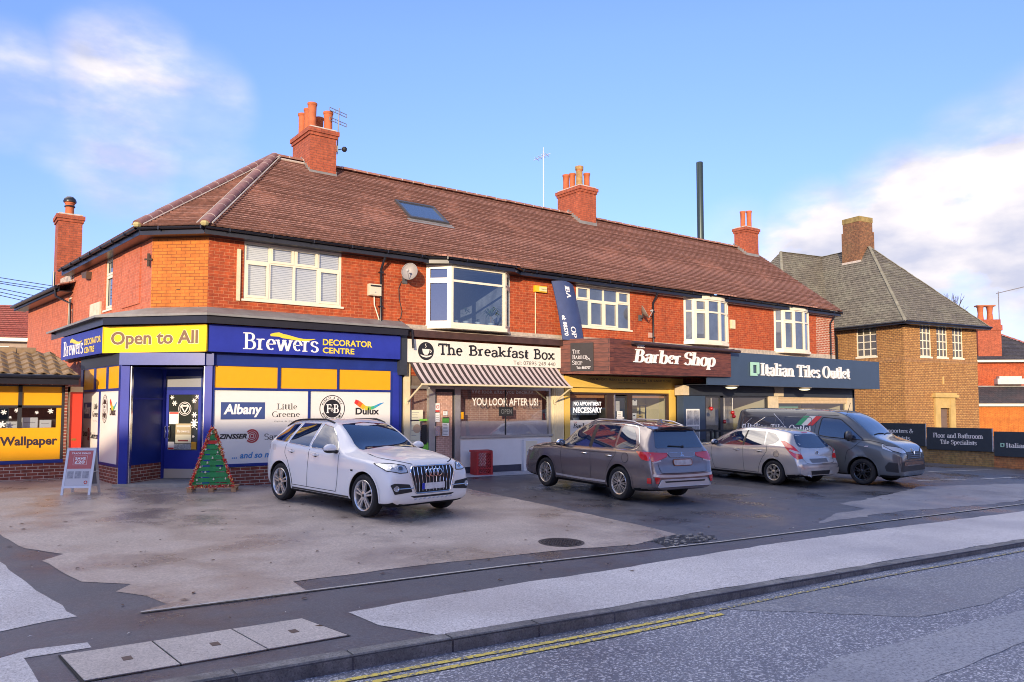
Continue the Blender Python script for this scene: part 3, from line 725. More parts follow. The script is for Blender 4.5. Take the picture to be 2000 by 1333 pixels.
M_DARKROOM = mat('dim_interior', (.06, .058, .055), .8, var=.3, vscale=2)
G_DARK = mat('dark_window_glass', (.085, .105, .14), .015, spec=1.0, coat=.6, var=.35, vscale=1.3)
G_CLEAR = glass_mat('clear_pane')
M_CURT = mat('pale_blind', (.50, .50, .50), .8, var=.12, vscale=1.5)

FR = Frame(0, 18, 1, 0)
P1, P2 = (4.834, 18.0), (3.842, 18.943)
LF = Frame(*P2, .10526, -.99444)
CF = Frame(*P2, .72478, -.68898)
shop = thing('shop_terrace', 'two storey red brick terrace of four shops under one long brown tiled roof', 'building', (17, 20, 0))

def window(fr, parent, s0, s1, z0, z1, d=-.02, cols=2, tr=.66, casements=(), fm=None, gm=None, sill=.05, blind=None, t=.055, rows=None, back=True, fancy=None, name='window', sill_out=.07):
    """frame with mullions and transom; children: pane, sill, blind"""
    fm = fm or M_WHITE; gm = gm or G_DARK
    mb = MB(fr).use(fm)
    D0, D1 = d - .05, d
    mb.box(s0, s0 + t, D0, D1, z0, z1); mb.box(s1 - t, s1, D0, D1, z0, z1)
    mb.box(s0 + t, s1 - t, D0, D1, z0, z0 + t); mb.box(s0 + t, s1 - t, D0, D1, z1 - t, z1)
    cs = cols if isinstance(cols, (list, tuple)) else [i / cols for i in range(1, cols)]
    C_ = [s0 + t / 2] + [s0 + (s1 - s0) * c for c in cs] + [s1 - t / 2]
    for c in C_[1:-1]: mb.box(c - t / 2, c + t / 2, D0, D1 - .002, z0 + t, z1 - t)
    trs = rows if rows is not None else ([tr] if tr else [])
    R_ = [z0 + t / 2] + [z0 + (z1 - z0) * r for r in trs] + [z1 - t / 2]
    for r in R_[1:-1]:
        for a, b in zip(C_, C_[1:]): mb.box(a + t / 2, b - t / 2, D0, D1 - .003, r - t / 2, r + t / 2)
    for (ci, ri) in casements:
        a, b, c, e = C_[ci] + t / 2, C_[ci + 1] - t / 2, R_[ri] + t / 2, R_[ri + 1] - t / 2
        k = .045; u0, u1 = D1 - .02, D1 + .012
        mb.box(a - .012, a + k, u0, u1, c - .012, e + .012); mb.box(b - k, b + .012, u0, u1, c - .012, e + .012)
        mb.box(a + k, b - k, u0, u1, c - .012, c + k); mb.box(a + k, b - k, u0, u1, e - k, e + .012)
    w = mb.build(name, parent=parent)
    g = MB(fr)
    for a, b in zip(C_, C_[1:]):
        for c, e in zip(R_, R_[1:]):
            g.face([(a, D0 + .02, c), (b, D0 + .02, c), (b, D0 + .02, e), (a, D0 + .02, e)])
    g.build('pane', gm, w)
    if blind == 'slats':
        b = MB(fr).use(mat('white_blind_slat', (.84, .80, .72), .6)); z = z0 + t
        while z < z1 - t:
            b.face([(s0 + t, D0 - .022, z), (s1 - t, D0 - .022, z), (s1 - t, D0 - .012, z + .034), (s0 + t, D0 - .012, z + .034)])
            z += .043
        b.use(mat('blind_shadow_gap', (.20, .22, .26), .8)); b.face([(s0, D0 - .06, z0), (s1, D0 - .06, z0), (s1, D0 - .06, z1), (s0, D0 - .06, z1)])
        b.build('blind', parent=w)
    if sill:
        q = MB(fr).use(fm); q.box(s0 - .05, s1 + .05, d - .03, d + sill_out, z0 - sill, z0 - .002); q.build('sill', parent=w)
    return w
def room(fr, parent, s0, s1, z0, z1, depth, wm, name='room', dd=-.12, floor=None, ceil=None, back=None):
    mb = MB(fr).use(wm)
    d0, d1 = dd - depth, dd
    mb.use(back or wm).face([(s0, d0, z0), (s1, d0, z0), (s1, d0, z1), (s0, d0, z1)])
    mb.use(wm).face([(s0, d0, z0), (s0, d1, z0), (s0, d1, z1), (s0, d0, z1)]); mb.face([(s1, d0, z0), (s1, d1, z0), (s1, d1, z1), (s1, d0, z1)])
    mb.use(floor or wm).face([(s0, d0, z0), (s1, d0, z0), (s1, d1, z0), (s0, d1, z0)])
    mb.use(ceil or wm).face([(s0, d0, z1), (s1, d0, z1), (s1, d1, z1), (s0, d1, z1)])
    return mb.build(name, parent=parent, recalc=False)

# ---- upper walls
mb = MB(FR).use(B_RED)
W1 = (5.64, 8.08, 4.28, 5.64); W3 = (15.98, 18.39, 4.30, 5.60)
wall(mb, P1[0], 30.7, 2.6, 5.74, [W1, W3, (10.7, 13.25, 3.96, 5.7), (21.2, 23.4, 4.04, 5.7), (26.5, 28.75, 3.95, 5.7)])
mb.build('wall', parent=shop)
mb = MB(FR).use(B_YELL2); mb.box(29.35, 30.72, -.2, .006, 3.6, 5.70); mb.build('quoin_panel', parent=shop)
mb = MB(LF).use(B_SIDE)
LW = (-3.68, -3.02, 4.30, 5.655)
wall(mb, -6.87, 0, 3.02, 5.74, [LW])
mb.use(B_SIDE); mb.box(-2.12, -.76, 0, .03, 4.2, 5.55)
mb.build('wall', parent=shop)
mb = MB(CF).use(B_ORANGE); wall(mb, 0, 1.369, 3.02, 5.74); 
mb.build('corner_wall', parent=shop)
mb = MB(CF).use(mat('iron_wall_tie', (.05, .03, .02), .8)); mb.box(-.10, -.04, .005, .03, 4.98, 5.28); mb.box(-.16, .03, .03, .045, 5.12, 5.16); mb.box(.62, .70, .0, .01, 4.42, 4.44)
mb.build('wall_tie', parent=shop)
mb = MB().use(B_RED)
mb.face([(30.7, 18, -.5), (30.7, 26, -.5), (30.7, 26, 5.8), (30.7, 22, 9.0), (30.7, 18, 5.8)])
mb.face([(3.1, 26, -.3), (30.7, 26, -.3), (30.7, 26, 5.8), (3.1, 26, 5.8)])
mb.build('wall', parent=shop)
# ---- upper windows
window(FR, shop, *W1, cols=[.25, .5, .75], tr=.66, casements=[(0, 0), (3, 0), (1, 1), (2, 1)], gm=G_CLEAR, blind='slats')
window(FR, shop, *W3, cols=[.24, .5, .76], tr=.66, casements=[(0, 1), (3, 1), (1, 0), (2, 0)])
window(LF, shop, *LW, cols=[], tr=.66, casements=[(0, 0), (0, 1)], d=-.04)
def bay(parent, pts, z0, z1, lights, tr=.66, gm=None, casement=True, fascia=.14):
    """canted or bowed bay on wall points [(x, out)...]; one window per facet"""
    b = MB(FR).use(M_WHITE)
    base = [(p[0], p[1] + .03) for p in pts]
    for zz, h, ex in ((z0 - .1, .1, .04), (z1 - .02, fascia, .03)):
        cx = sum(p[0] for p in pts) / len(pts)
        poly = [(p[0] + (ex if p[0] > cx else -ex), p[1] + (ex if p[1] > 0 else -.02), zz) for p in pts]
        b.prism(poly, (0, 0, h))
        if zz < z0: root = b.build('bay_window', parent=parent); b = MB(FR).use(M_WHITE)
        else: b.build('head_board', parent=root)
    for (a, c), (n, op) in zip(zip(pts, pts[1:]), lights):
        f = Frame(a[0], 18 - a[1], c[0] - a[0], -(c[1] - a[1])); L = math.hypot(c[0] - a[0], c[1] - a[1])
        m_ = MB(f).use(M_WHITE); t = .07; D0, D1 = -.06, 0
        m_.box(0, t, D0, D1, z0, z1); m_.box(L - t, L, D0, D1, z0, z1); m_.box(t, L - t, D0, D1, z0, z0 + t); m_.box(t, L - t, D0, D1, z1 - t, z1)
        zt = z0 + (z1 - z0) * tr
        cs = [L * i / n for i in range(n + 1)]
        for q in cs[1:-1]: m_.box(q - .03, q + .03, D0, D1 - .002, z0 + t, z1 - t)
        for q, r in zip(cs, cs[1:]):
            m_.box(max(q, t) , min(r, L - t), D0, D1 - .004, zt - .03, zt + .03)
        if op:
            k = .04
            for zz0, zz1 in ((z0 + t, zt - .03), (zt + .03, z1 - t)):
                m_.box(t, t + k, -.03, .012, zz0, zz1); m_.box(L - t - k, L - t, -.03, .012, zz0, zz1); m_.box(t + k, L - t - k, -.03, .012, zz0, zz0 + k); m_.box(t + k, L - t - k, -.03, .012, zz1 - k, zz1)
        fo = m_.build('frame', parent=root)
        g = MB(f); g.face([(.03, -.04, z0 + .03), (L - .03, -.04, z0 + .03), (L - .03, -.04, z1 - .03), (.03, -.04, z1 - .03)])
        g.build('pane', gm or G_DARK, root)
    return root
bay1 = bay(shop, [(10.55, 0.), (11.06, .47), (12.88, .47), (13.38, 0.)], 3.98, 5.62, [(1, 1), (1, 0), (1, 1)], tr=.74, gm=G_CLEAR)
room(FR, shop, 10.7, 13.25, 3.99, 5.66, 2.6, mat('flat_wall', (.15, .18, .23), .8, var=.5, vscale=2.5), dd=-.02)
bow = lambda x0, x1, p: [(x0, 0.), (x0 + .30, p * .62), (x0 + (x1 - x0) * .36, p * .97), (x0 + (x1 - x0) * .64, p), (x1 - .36, p * .66), (x1, 0.)]
bay4 = bay(shop, bow(21.05, 23.55, .34), 4.08, 5.62, [(1, 0), (1, 1), (1, 0), (1, 0), (1, 0)], tr=.7)
bay5 = bay(shop, bow(26.4, 28.85, .34), 4.0, 5.64, [(1, 0), (1, 1), (1, 0), (1, 0), (1, 0)], tr=.7)
# house plants standing in the first bay
def plant(x, y, z, h, w, kind, seed, parent=None):
    r = random.Random(seed); p = MB().use(mat('plant_leaf', (.045, .085, .035), .6, var=.3))
    for k in range(70 if kind == 'bush' else 34):
        a = r.uniform(0, 6.28)
        if kind == 'bush':
            hh = r.uniform(.25, 1) * h; rr = r.uniform(0, w) * (1.1 - .6 * hh / h); l = .035 + .03 * r.random()
            c = Vector((x + rr * math.cos(a), y + rr * math.sin(a), z + hh)); d = Vector((math.cos(a), math.sin(a), r.uniform(-.5, .6))).normalized() * l; s = d.cross(Vector((0, 0, 1))).normalized() * l * .5
            p.face([c - d, c + s, c + d, c - s], raw=True)
        else:
            b = Vector((x, y, z + h * .45)); o = Vector((math.cos(a), math.sin(a), 0)); e = r.uniform(.3, 1.)
            m1 = b + o * w * .5 + Vector((0, 0, h * .35 * e)); tip = b + o * w + Vector((0, 0, h * (.5 * e - .25))); s = o.cross(Vector((0, 0, 1))) * .018
            p.face([b - s, b + s, m1 + s, m1 - s], raw=True); p.face([m1 - s, m1 + s, tip], raw=True)
    if kind != 'bush':
        p.use(mat('plant_stem', (.20, .15, .08), .8)); p.tube([(x, y, z), (x, y, z + h * .47)], .015, 6)
    p.use(mat('glazed_pot', (.30, .36, .38), .4)); p.lathe([(.05, 0), (.075, .02), (.09, .14), (.085, .15), (.07, .13)], (x, y, z), n=12)
    return p
for i, (x, h, w, kind, lab) in enumerate([(11.7, .55, .22, 'bush', 'tall bushy house plant left of centre in the first bay window'), (12.55, .75, .36, 'palm', 'spiky palm house plant at the right of the first bay window'), (12.1, .22, .13, 'bush', 'small low house plant between the two big plants in the bay window'), (11.35, .25, .14, 'bush', 'small house plant at the left end of the bay window sill')]):
    o = plant(x, 17.78, 3.99, h, w, kind, 20 + i).build('house_plant'); tag(o, lab, 'plant', 'house plants in the first bay window')

# ---- roof
EAVE = 5.83; RZ = 9.11; RY = 22.0
A_, Bc, Cc, D_ = (3.47, 18.70, EAVE), (4.64, 17.64, EAVE), (30.78, 17.64, EAVE), (30.78, RY, RZ)
AP = (7.72, RY, RZ); L2 = (2.77, 26.1, EAVE); R2 = (30.78, 26.36, EAVE)
mb = MB().use(T_ROOF)
tiled_slope(mb, [Bc, Cc, D_, AP], .13, .034)
tiled_slope(mb, [A_, Bc, AP], .13, .034)
tiled_slope(mb, [L2, A_, AP], .13, .034)
mb.face([L2, AP, D_, R2])
for q in ([Bc, Cc, D_, AP], [A_, Bc, AP], [L2, A_, AP]): mb.face([(p[0], p[1], p[2] - .012) for p in q])
roof = mb.build('roof', parent=shop, recalc=False)
def ridge_run(mb, a, b, r, step, tm, jm, seed=0, flat=.75):
    a, b = Vector(a), Vector(b); L = (b - a).length; n = max(1, round(L / step)); t = (b - a).normalized()
    side = t.cross(Vector((0, 0, 1))).normalized(); up = side.cross(t).normalized()
    rn = random.Random(seed)
    for i in range(n):
        p, q = a + t * (L * i / n), a + t * (L * (i + 1) / n - .018)
        for (u, v, rr, m_) in ((p, q, r, tm), (q - t * .004, q + t * .022, r * 1.015, jm)):
            mb.use(m_); dz = up * rn.uniform(-.008, .008)
            ks = range(9)
            P = [x + dz + side * rr * math.cos(math.pi * k / 8) + up * rr * flat * math.sin(math.pi * k / 8) for x in (u, v) for k in ks]
            mb.idx(P, [(k, k + 1, 10 + k, 9 + k) for k in range(8)] + [tuple(range(9)), tuple(range(9, 18))], raw=True)
    return mb
M_HJ = mat('hip_joint_mortar', (.40, .31, .28), .9, var=.2)
ridge_run(MB(), Vector(Bc) + Vector((.0, 0, .03)), Vector(AP) + Vector((0, 0, .05)), .125, .40, T_HIP, M_HJ, 1).build('hip_tiles', parent=shop, smooth=50)
ridge_run(MB(), Vector(A_) + Vector((0, 0, .03)), Vector(AP) + Vector((0, 0, .05)), .125, .40, T_HIP, M_HJ, 2).build('hip_tiles', parent=shop, smooth=50)
ridge_run(MB(), Vector(AP) + Vector((0, 0, .02)), Vector(D_) + Vector((0, 0, .02)), .13, .42, T_RIDGE, MORTAR, 3).build('ridge_tiles', parent=shop, smooth=50)
mb = MB().use(MORTAR)
for q in (Bc, A_):
    v = Vector(q); t = (Vector(AP) - v).normalized(); sd_ = Vector((t.y, -t.x, 0)).normalized()
    for s in (-1, 1):
        a = v + sd_ * s * .17 + Vector((0, 0, .035)); b = Vector(AP) + sd_ * s * .17 + Vector((0, 0, .03))
        mb.tube([a, b], .018, 5, raw=True)
    mb.use(LICHEN); mb.ball(v + Vector((0, 0, .02)), .10, 8, raw=True, sq=(1, 1, .7)); mb.use(MORTAR)
mb.tube([(7.75, RY - .13, RZ - .06), (8.6, RY - .13, RZ - .06)], .035, 5)
mb.build('mortar_bedding', parent=shop)
# verge at the right end
mb = MB().use(mat('verge_board', (.05, .045, .045), .6)); mb.prism([(30.78, 17.62, EAVE - .02), (30.78, RY, RZ - .02), (30.78, RY, RZ - .16), (30.78, 17.62, EAVE - .16)], (.03, 0, 0)); mb.build('verge', parent=shop)
# eaves: soffit, fascia, gutter
def eaves(parent, pts, z, over, wallpts):
    """gutter run along pts (x,y); fascia behind; soffit back to the wall"""
    s = MB().use(M_BLACK)
    for a, b in zip(pts, pts[1:]):
        f = Frame(a[0], a[1], b[0] - a[0], b[1] - a[1]); L = math.hypot(b[0] - a[0], b[1] - a[1])
        mbx = MB(f); 
        prof = [(.07 + .055 * math.cos(rad(t)), z - .01 + .055 * math.sin(rad(t))) for t in range(180, 361, 22)]
        P = [f(q, d, zz) for q in (0, L) for d, zz in prof]; n = len(prof)
        s.idx(P, [(k, k + 1, n + k + 1, n + k) for k in range(n - 1)], raw=True)
        s.idx([f(0, .012, z - .17), f(L, .012, z - .17), f(L, .012, z + .0), f(0, .012, z)], [(0, 1, 2, 3)], raw=True)
        q = .5
        while q < L:
            s.idx([f(q + u, v, w) for w in (z - .08, z + .0) for v in (.012, .135) for u in (0, .03)], [(0, 1, 3, 2), (4, 5, 7, 6), (0, 1, 5, 4), (2, 3, 7, 6), (0, 2, 6, 4), (1, 3, 7, 5)], raw=True); q += 1.0
    for (a, b), (c, e) in zip(zip(pts, pts[1:]), zip(wallpts, wallpts[1:])):
        s.face([(a[0], a[1], z - .165), (b[0], b[1], z - .165), (e[0], e[1], z - .165), (c[0], c[1], z - .165)], raw=True)
    return s.build('gutter', parent=parent, recalc=False)
eaves(shop, [(2.83, 26.0), (3.53, 18.75), (4.66, 17.70), (10.3, 17.70)], EAVE - .03, .3, [(3.1, 26.0), P2, P1, (10.3, 18.0)])
eaves(shop, [(10.3, 17.70), (10.45, 17.70), (10.9, 17.40), (13.1, 17.40), (13.55, 17.70), (30.75, 17.70)], EAVE - .045, .3, [(10.3, 18.0), (10.4, 18), (10.9, 18), (13.1, 18), (13.6, 18), (30.75, 18)])
# roof kicked forward over the bays
for x0, x1, y in ((10.75, 13.25, 17.33), (21.3, 23.4, 17.48), (26.6, 28.7, 17.48)):
    mb = MB().use(T_ROOF); mb.prism([(x0 - .25, 17.7, EAVE + .02), (x0, y, EAVE - .04), (x1, y, EAVE - .04), (x1 + .25, 17.7, EAVE + .02)], (0, 0, .05)); mb.build('bay_roof', parent=shop)
mb = MB(FR).use(mat('peeling_white_soffit', (.55, .50, .42), .8, var=.4, vscale=8)); mb.box(15.9, 30.6, .02, .16, 5.60, 5.64); mb.build('soffit_board', parent=shop)
# chimneys
def chimney(parent, x0, x1, y0, y1, zb, zt, pots, fm=B_CHIM, collar=.07, name='chimney', flash=True):
    mb = MB().use(fm); mb.box(x0, x1, y0, y1, zb, zt - .22)
    mb.box(x0 - collar * .5, x1 + collar * .5, y0 - collar * .5, y1 + collar * .5, zt - .22, zt - .13); mb.box(x0 - collar, x1 + collar, y0 - collar, y1 + collar, zt - .13, zt)
    mb.use(MORTAR); mb.prism([(x0, y0, zt), (x1, y0, zt), (x1, y1, zt), (x0, y1, zt)], (0, 0, .06))
    c = mb.build(name, parent=parent)
    for i, (px, py, r, h) in enumerate(pots):
        p = MB(); p.lathe([(r * .95, 0), (r * .92, h * .5), (r * .98, h - .09), (r * 1.12, h - .07), (r * 1.14, h - .01), (r * .95, h), (r * .8, h - .02), (r * .75, h - .3), (0.01, h - .3)], (px, py, zt + .05), n=16)
        p.build('chimney_pot', M_POT, c, smooth=40)
    if flash:
        q = MB().use(M_LEAD); q.box(x0 - .02, x1 + .02, y0 - .02, y0 - .004, zb + .35, zb + .52)
        for k in range(6):
            yy = y0 + k * .12; zz = zb + .42 + k * .12 * .76; q.box(x0 - .016, x0 - .003, yy, yy + .11, zz - .05, zz + .18); q.box(x1 + .003, x1 + .016, yy, yy + .11, zz - .05, zz + .18)
        q.build('flashing', parent=c)
    return c
CH1 = chimney(shop, 8.58, 9.41, 21.45, 22.85, 8.25, 10.06, [(8.75, 21.75, .13, .80), (8.78, 22.12, .13, .74), (8.75, 22.5, .13, .70), (9.24, 21.7, .135, .62), (9.2, 22.3, .13, .62)])
CH2 = chimney(shop, 19.26, 20.10, 21.45, 22.75, 8.3, 10.16, [(19.42, 21.65, .125, .66), (19.42, 22.05, .12, .58), (19.42, 22.42, .13, .62), (19.85, 21.7, .12, .58)])
mb = MB().use(mat('mossy_pot', (.36, .22, .08), .9, var=.4)); mb.lathe([(.14, 0), (.13, .1), (.125, .55), (.16, .6), (.165, .72), (.12, .74), (.1, .5)], (19.42, 21.65, 10.24), n=14); mb.build('chimney_pot', parent=CH2)
CH3 = chimney(shop, 29.45, 30.38, 21.45, 22.1, 8.3, 10.02, [(29.55, 21.68, .12, .72), (29.98, 21.65, .12, .80)])
# skylight lying in the tiles
sl = Vector((0, -.6036, .7973)).normalized()
def on_roof(x, y, h=0.): 
    p = Vector((x, y, EAVE + (y - 17.64) * (RZ - EAVE) / (RY - 17.64))); n = Vector((0, -(RZ - EAVE), RY - 17.64)).normalized(); return p + n * h
mb = MB().use(mat('skylight_frame', (.06, .06, .065), .4))
for (x0, x1, y0, y1) in ((10.85, 12.2, 19.5, 19.57), (10.85, 12.2, 20.39, 20.46), (10.85, 10.92, 19.57, 20.39), (12.13, 12.2, 19.57, 20.39)):
    P = [on_roof(x, y, h) for h in (0, .09) for x, y in ((x0, y0), (x1, y0), (x1, y1), (x0, y1))]
    mb.idx(P, [(0, 1, 2, 3), (4, 5, 6, 7), (0, 1, 5, 4), (1, 2, 6, 5), (2, 3, 7, 6), (3, 0, 4, 7)], raw=True)
mb.use(M_LEAD); mb.face([on_roof(x, y, .03) for x, y in ((10.75, 19.32), (12.3, 19.32), (12.3, 19.5), (10.75, 19.5))], raw=True)
sk = mb.build('skylight', parent=shop)
mb = MB(); mb.face([on_roof(x, y, .06) for x, y in ((10.92, 19.57), (12.13, 19.57), (12.13, 20.39), (10.92, 20.39))], raw=True); mb.build('pane', mat('skylight_glass', (.05, .08, .14), .02, spec=1., coat=1.), sk)
# downpipes
def downpipe(parent, x, z0, z1, out=.06, swan=.26, r=.035, fr=FR, feet=True):
    mb = MB(fr).use(M_BLACK)
    mb.tube([(x, swan, z1), (x, swan, z1 - .1), (x, out, z1 - .38), (x, out, z0)], r, 8)
    z = z0 + .4
    while z < z1 - .45: mb.box(x - .055, x + .055, 0.0, out + .045, z, z + .03); z += .9
    return mb.build('downpipe', parent=parent, smooth=50)
downpipe(shop, 9.16, 3.95, 5.72); downpipe(shop, 19.42, 3.7, 5.68); downpipe(shop, 30.35, 3.6, 5.68)
mb = MB(FR).use(M_BLACK); mb.tube([(9.16, .06, 3.97), (9.3, .1, 3.9), (9.95, .3, 3.78), (10.0, .3, 3.3)], .035, 8); mb.build('downpipe', parent=shop, smooth=50)
# ---- canopy above the corner shop and weathered ledge above the next ones
SGN = [(2.72, 23.7), (3.12, 19.83), (4.86, 17.86), (9.68, 17.84)]           # outer line of the corner shop's signs
mb = MB(); top = [(3.22, 24.9), P2, P1, (9.8, 18.0)]; lip = [(2.38, 24.9), (2.80, 19.55), (4.70, 17.50), (9.8, 17.55)]
for i in range(3):
    a, b, c, e = top[i], top[i + 1], lip[i + 1], lip[i]
    mb.use(M_LEAD); mb.face([(*a, 4.03), (*b, 4.03), (*c, 3.84), (*e, 3.84)])
    mb.face([(*e, 3.84), (*c, 3.84), (*c, 3.79), (*e, 3.79)])
    mb.use(M_BLACK); e2 = (e[0] * .85 + a[0] * .15, e[1] * .85 + a[1] * .15); c2 = (c[0] * .85 + b[0] * .15, c[1] * .85 + b[1] * .15)
    mb.face([(*e2, 3.79), (*c2, 3.79), (*c2, 3.62), (*e2, 3.62)]); mb.face([(*e, 3.79), (*c, 3.79), (*c2, 3.79), (*e2, 3.79)])
    mb.use(M_BLUED); mb.face([(*SGN[i], 2.99), (*SGN[i + 1], 2.99), (*SGN[i + 1], 3.63), (*SGN[i], 3.63)])
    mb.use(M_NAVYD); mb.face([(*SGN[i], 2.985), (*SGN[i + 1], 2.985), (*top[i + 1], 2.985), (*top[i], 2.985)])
mb.use(M_BLACK); mb.face([(*lip[0], 3.84), (*top[0], 4.03), (*top[0], 2.99), (*SGN[0], 2.99), (*SGN[0], 3.62)])
mb.build('canopy', parent=shop, recalc=False)
mb = MB(FR).use(M_STONE); mb.box(9.85, 30.7, -.05, .035, 3.78, 3.96)
mb.use(M_BROWN); mb.box(9.9, 15.45, 0, .25, 3.62, 3.80); mb.use(M_STONE); mb.prism([(9.9, 0, 3.86), (15.4, 0, 3.86), (15.4, .25, 3.8), (9.9, .25, 3.8)], (0, 0, .01))
mb.build('ledge', parent=shop)
mb = MB(FR).use(M_NAVYD); mb.box(9.66, 9.87, -.1, .20, 2.6, 3.78); mb.build('party_post', parent=shop)

# ---- corner shop front
sf = MB(FR).use(M_BLUED)
Z_ = 2.98
# front: frame boards around the panels (face at y = 17.95)
for (a, b, c, e) in ((4.97, 9.80, 2.70, Z_), (4.97, 9.80, .40, .46), (4.97, 5.02, .46, 2.70), (9.48, 9.80, .0, 2.70), (5.02, 9.48, 2.145, 2.20), (7.24, 7.29, .46, 2.145), (6.475, 6.545, 2.2, 2.70), (7.985, 8.035, 2.2, 2.70)):
    sf.box(a, b, -.1, .05, c, e)
sf.use(M_BLUE); sf.box(9.53, 9.72, .05, .07, .05, 2.66)
sf.use(M_BLUED); sf.box(4.99, 9.5, .05, .10, .395, .44)
shopfront1 = sf.build('shopfront', parent=shop)
mb = MB(FR).use(B_BASE); mb.box(4.98, 9.48, -.1, .055, -.2, .395); mb.build('stall_riser', parent=shopfront1)
mb = MB(FR); 
for (a, b) in ((5.02, 6.475), (6.545, 7.985), (8.035, 9.48)): mb.box(a, b, -.05, .02, 2.2, 2.70)
mb.build('amber_panel', M_YPAN, shopfront1)
for (a, b) in ((5.02, 7.24), (7.29, 9.48)):
    mb = MB(FR); mb.box(a, b, -.05, .02, .46, 2.145); mb.build('window_panel', M_WPAN, shopfront1)
# side: same build on the left return
qa = Vector((3.32, 19.06, 0))
LL = Frame(qa.x, qa.y, .10526, -.99444)          # s runs towards the corner, 0 at the corner post
sf = MB(LL).use(M_BLUED)
for (a, b, c, e) in ((-3.45, 0, 2.70, Z_), (-3.45, 0, .40, .46), (-3.45, -3.25, .46, 2.70), (-.25, 0, .46, 2.70), (-3.25, -.25, 2.13, 2.19), (-1.80, -1.70, .46, 2.13), (-2.27, -2.13, 2.19, 2.70), (-1.24, -1.1, 2.19, 2.70)):
    sf.box(a, b, -.1, 0., c, e)
sf.use(M_NAVYD); sf.box(-3.45, -.05, 0, .012, 2.72, 2.975)
sf2 = sf.build('shopfront', parent=shop)
mb = MB(LL).use(B_BASE); mb.box(-3.45, -.12, -.1, .0, -.2, .395); mb.use(M_STONE); mb.box(-.12, -.02, -.1, .004, -.2, .40); mb.build('stall_riser', parent=sf2)
mb = MB(LL)
for (a, b) in ((-3.25, -2.27), (-2.13, -1.24), (-1.1, -.25)): mb.box(a, b, -.05, -.02, 2.19, 2.70)
mb.build('amber_panel', M_YPAN, sf2)
for (a, b) in ((-3.25, -1.80), (-1.70, -.25)):
    mb = MB(LL); mb.box(a, b, -.05, -.02, .46, 2.13); mb.build('window_panel', M_WPAN, sf2)
mb = MB(LL).use(B_SIDE); mb.box(-6.6, -3.45, -.3, -.02, -.3, 2.99); mb.build('wall', parent=sf2)
# recessed doorway across the corner
CL = Frame(qa.x, qa.y, 4.97 - qa.x, 17.93 - qa.y); CLn = math.hypot(4.97 - qa.x, 17.93 - qa.y)
DR = Frame(4.42, 19.91, 5.09 - 4.42, 19.27 - 19.91); DL = math.hypot(.67, .64)
mb = MB().use(M_BLUED)
ent = MB(CL).use(M_BLUE)
ent.box(-.02, .17, -.2, .02, -.05, 2.70); ent.box(CLn - .17, CLn + .0, -.2, .02, -.05, 2.70)
ent.use(mat('roller_shutter_box', (.05, .075, .28), .25, var=.08)); ent.box(-.02, CLn - .14, -.2, .12, 2.70, 2.975)
ent.use(M_BLUED); ent.box(CLn - .14, CLn + .04, -.2, .06, 2.70, 2.975)
ent.use(M_STEEL); ent.box(.17, .20, -.12, -.02, .0, 2.68); ent.box(CLn - .20, CLn - .17, -.12, -.02, .0, 2.68)
entr = ent.build('entrance', parent=shop)
a0 = CL(.15, -.1, 0); b0 = DR(0, 0, 0); c0 = DR(DL, 0, 0); e0 = CL(CLn - .12, -.1, 0)
SWf = Frame(a0.x, a0.y, b0.x - a0.x, b0.y - a0.y); SL = math.hypot(b0.x - a0.x, b0.y - a0.y)
mb = MB(SWf).use(M_BLUED); mb.box(0, SL - .1, -.1, -.001, .44, 2.70); mb.use(M_BLUE); mb.box(.05, SL - .1, -.001, .02, 1.93, 1.97); mb.box(SL - .1, SL, -.1, .02, 0, 2.7); mb.use(B_BASE); mb.box(0, SL - .1, -.1, .004, -.1, .44)
mb.build('reveal_wall', parent=entr)
mb = MB().use(M_BLUED); mb.face([(c0.x, c0.y, 0), (e0.x, e0.y, 0), (e0.x, e0.y, 2.7), (c0.x, c0.y, 2.7)])
mb.face([(a0.x, a0.y, 2.66), (b0.x, b0.y, 2.66), (c0.x, c0.y, 2.66), (e0.x, e0.y, 2.66)]); mb.build('reveal_lining', parent=entr, recalc=False)
mb = MB().use(mat('worn_concrete_step', (.40, .36, .30), .85, var=.2)); p_, q_ = CL(-.1, .12, 0), CL(CLn + .05, .12, 0)
mb.prism([(p_.x, p_.y, -.12), (q_.x, q_.y, -.12), (c0.x + .05, c0.y, -.12), (b0.x, b0.y, -.12), (a0.x - .05, a0.y, -.12)], (0, 0, .17)); mb.build('step', parent=entr)
dm = MB(DR).use(M_BLUED)
dm.box(-.12, 0, -.08, .02, .04, 2.68); dm.box(DL, DL + .1, -.08, .02, .04, 2.68); dm.box(0, DL, -.08, .0, 2.16, 2.24); dm.box(0, DL, -.08, .0, 2.5, 2.68)
dm.use(mat('opal_fanlight', (.28, .29, .31), .2)); dm.box(0, DL, -.06, -.02, 2.24, 2.5)
dm.use(M_BLUE)
for (a, b, c, e) in ((0, .10, .06, 2.16), (DL - .07, DL, .06, 2.16), (.10, DL - .07, 2.06, 2.16), (.10, DL - .07, .28, .72)): dm.box(a, b, -.06, .0, c, e)
dm.use(mat('kick_plate', (.55, .48, .38), .4)); dm.box(.02, DL - .02, -.06, .006, .06, .28)
door1 = dm.build('door', parent=entr)
def sheetp(mb, a, b, d, c, e): mb.face([(a, d, c), (b, d, c), (b, d, e), (a, d, e)])
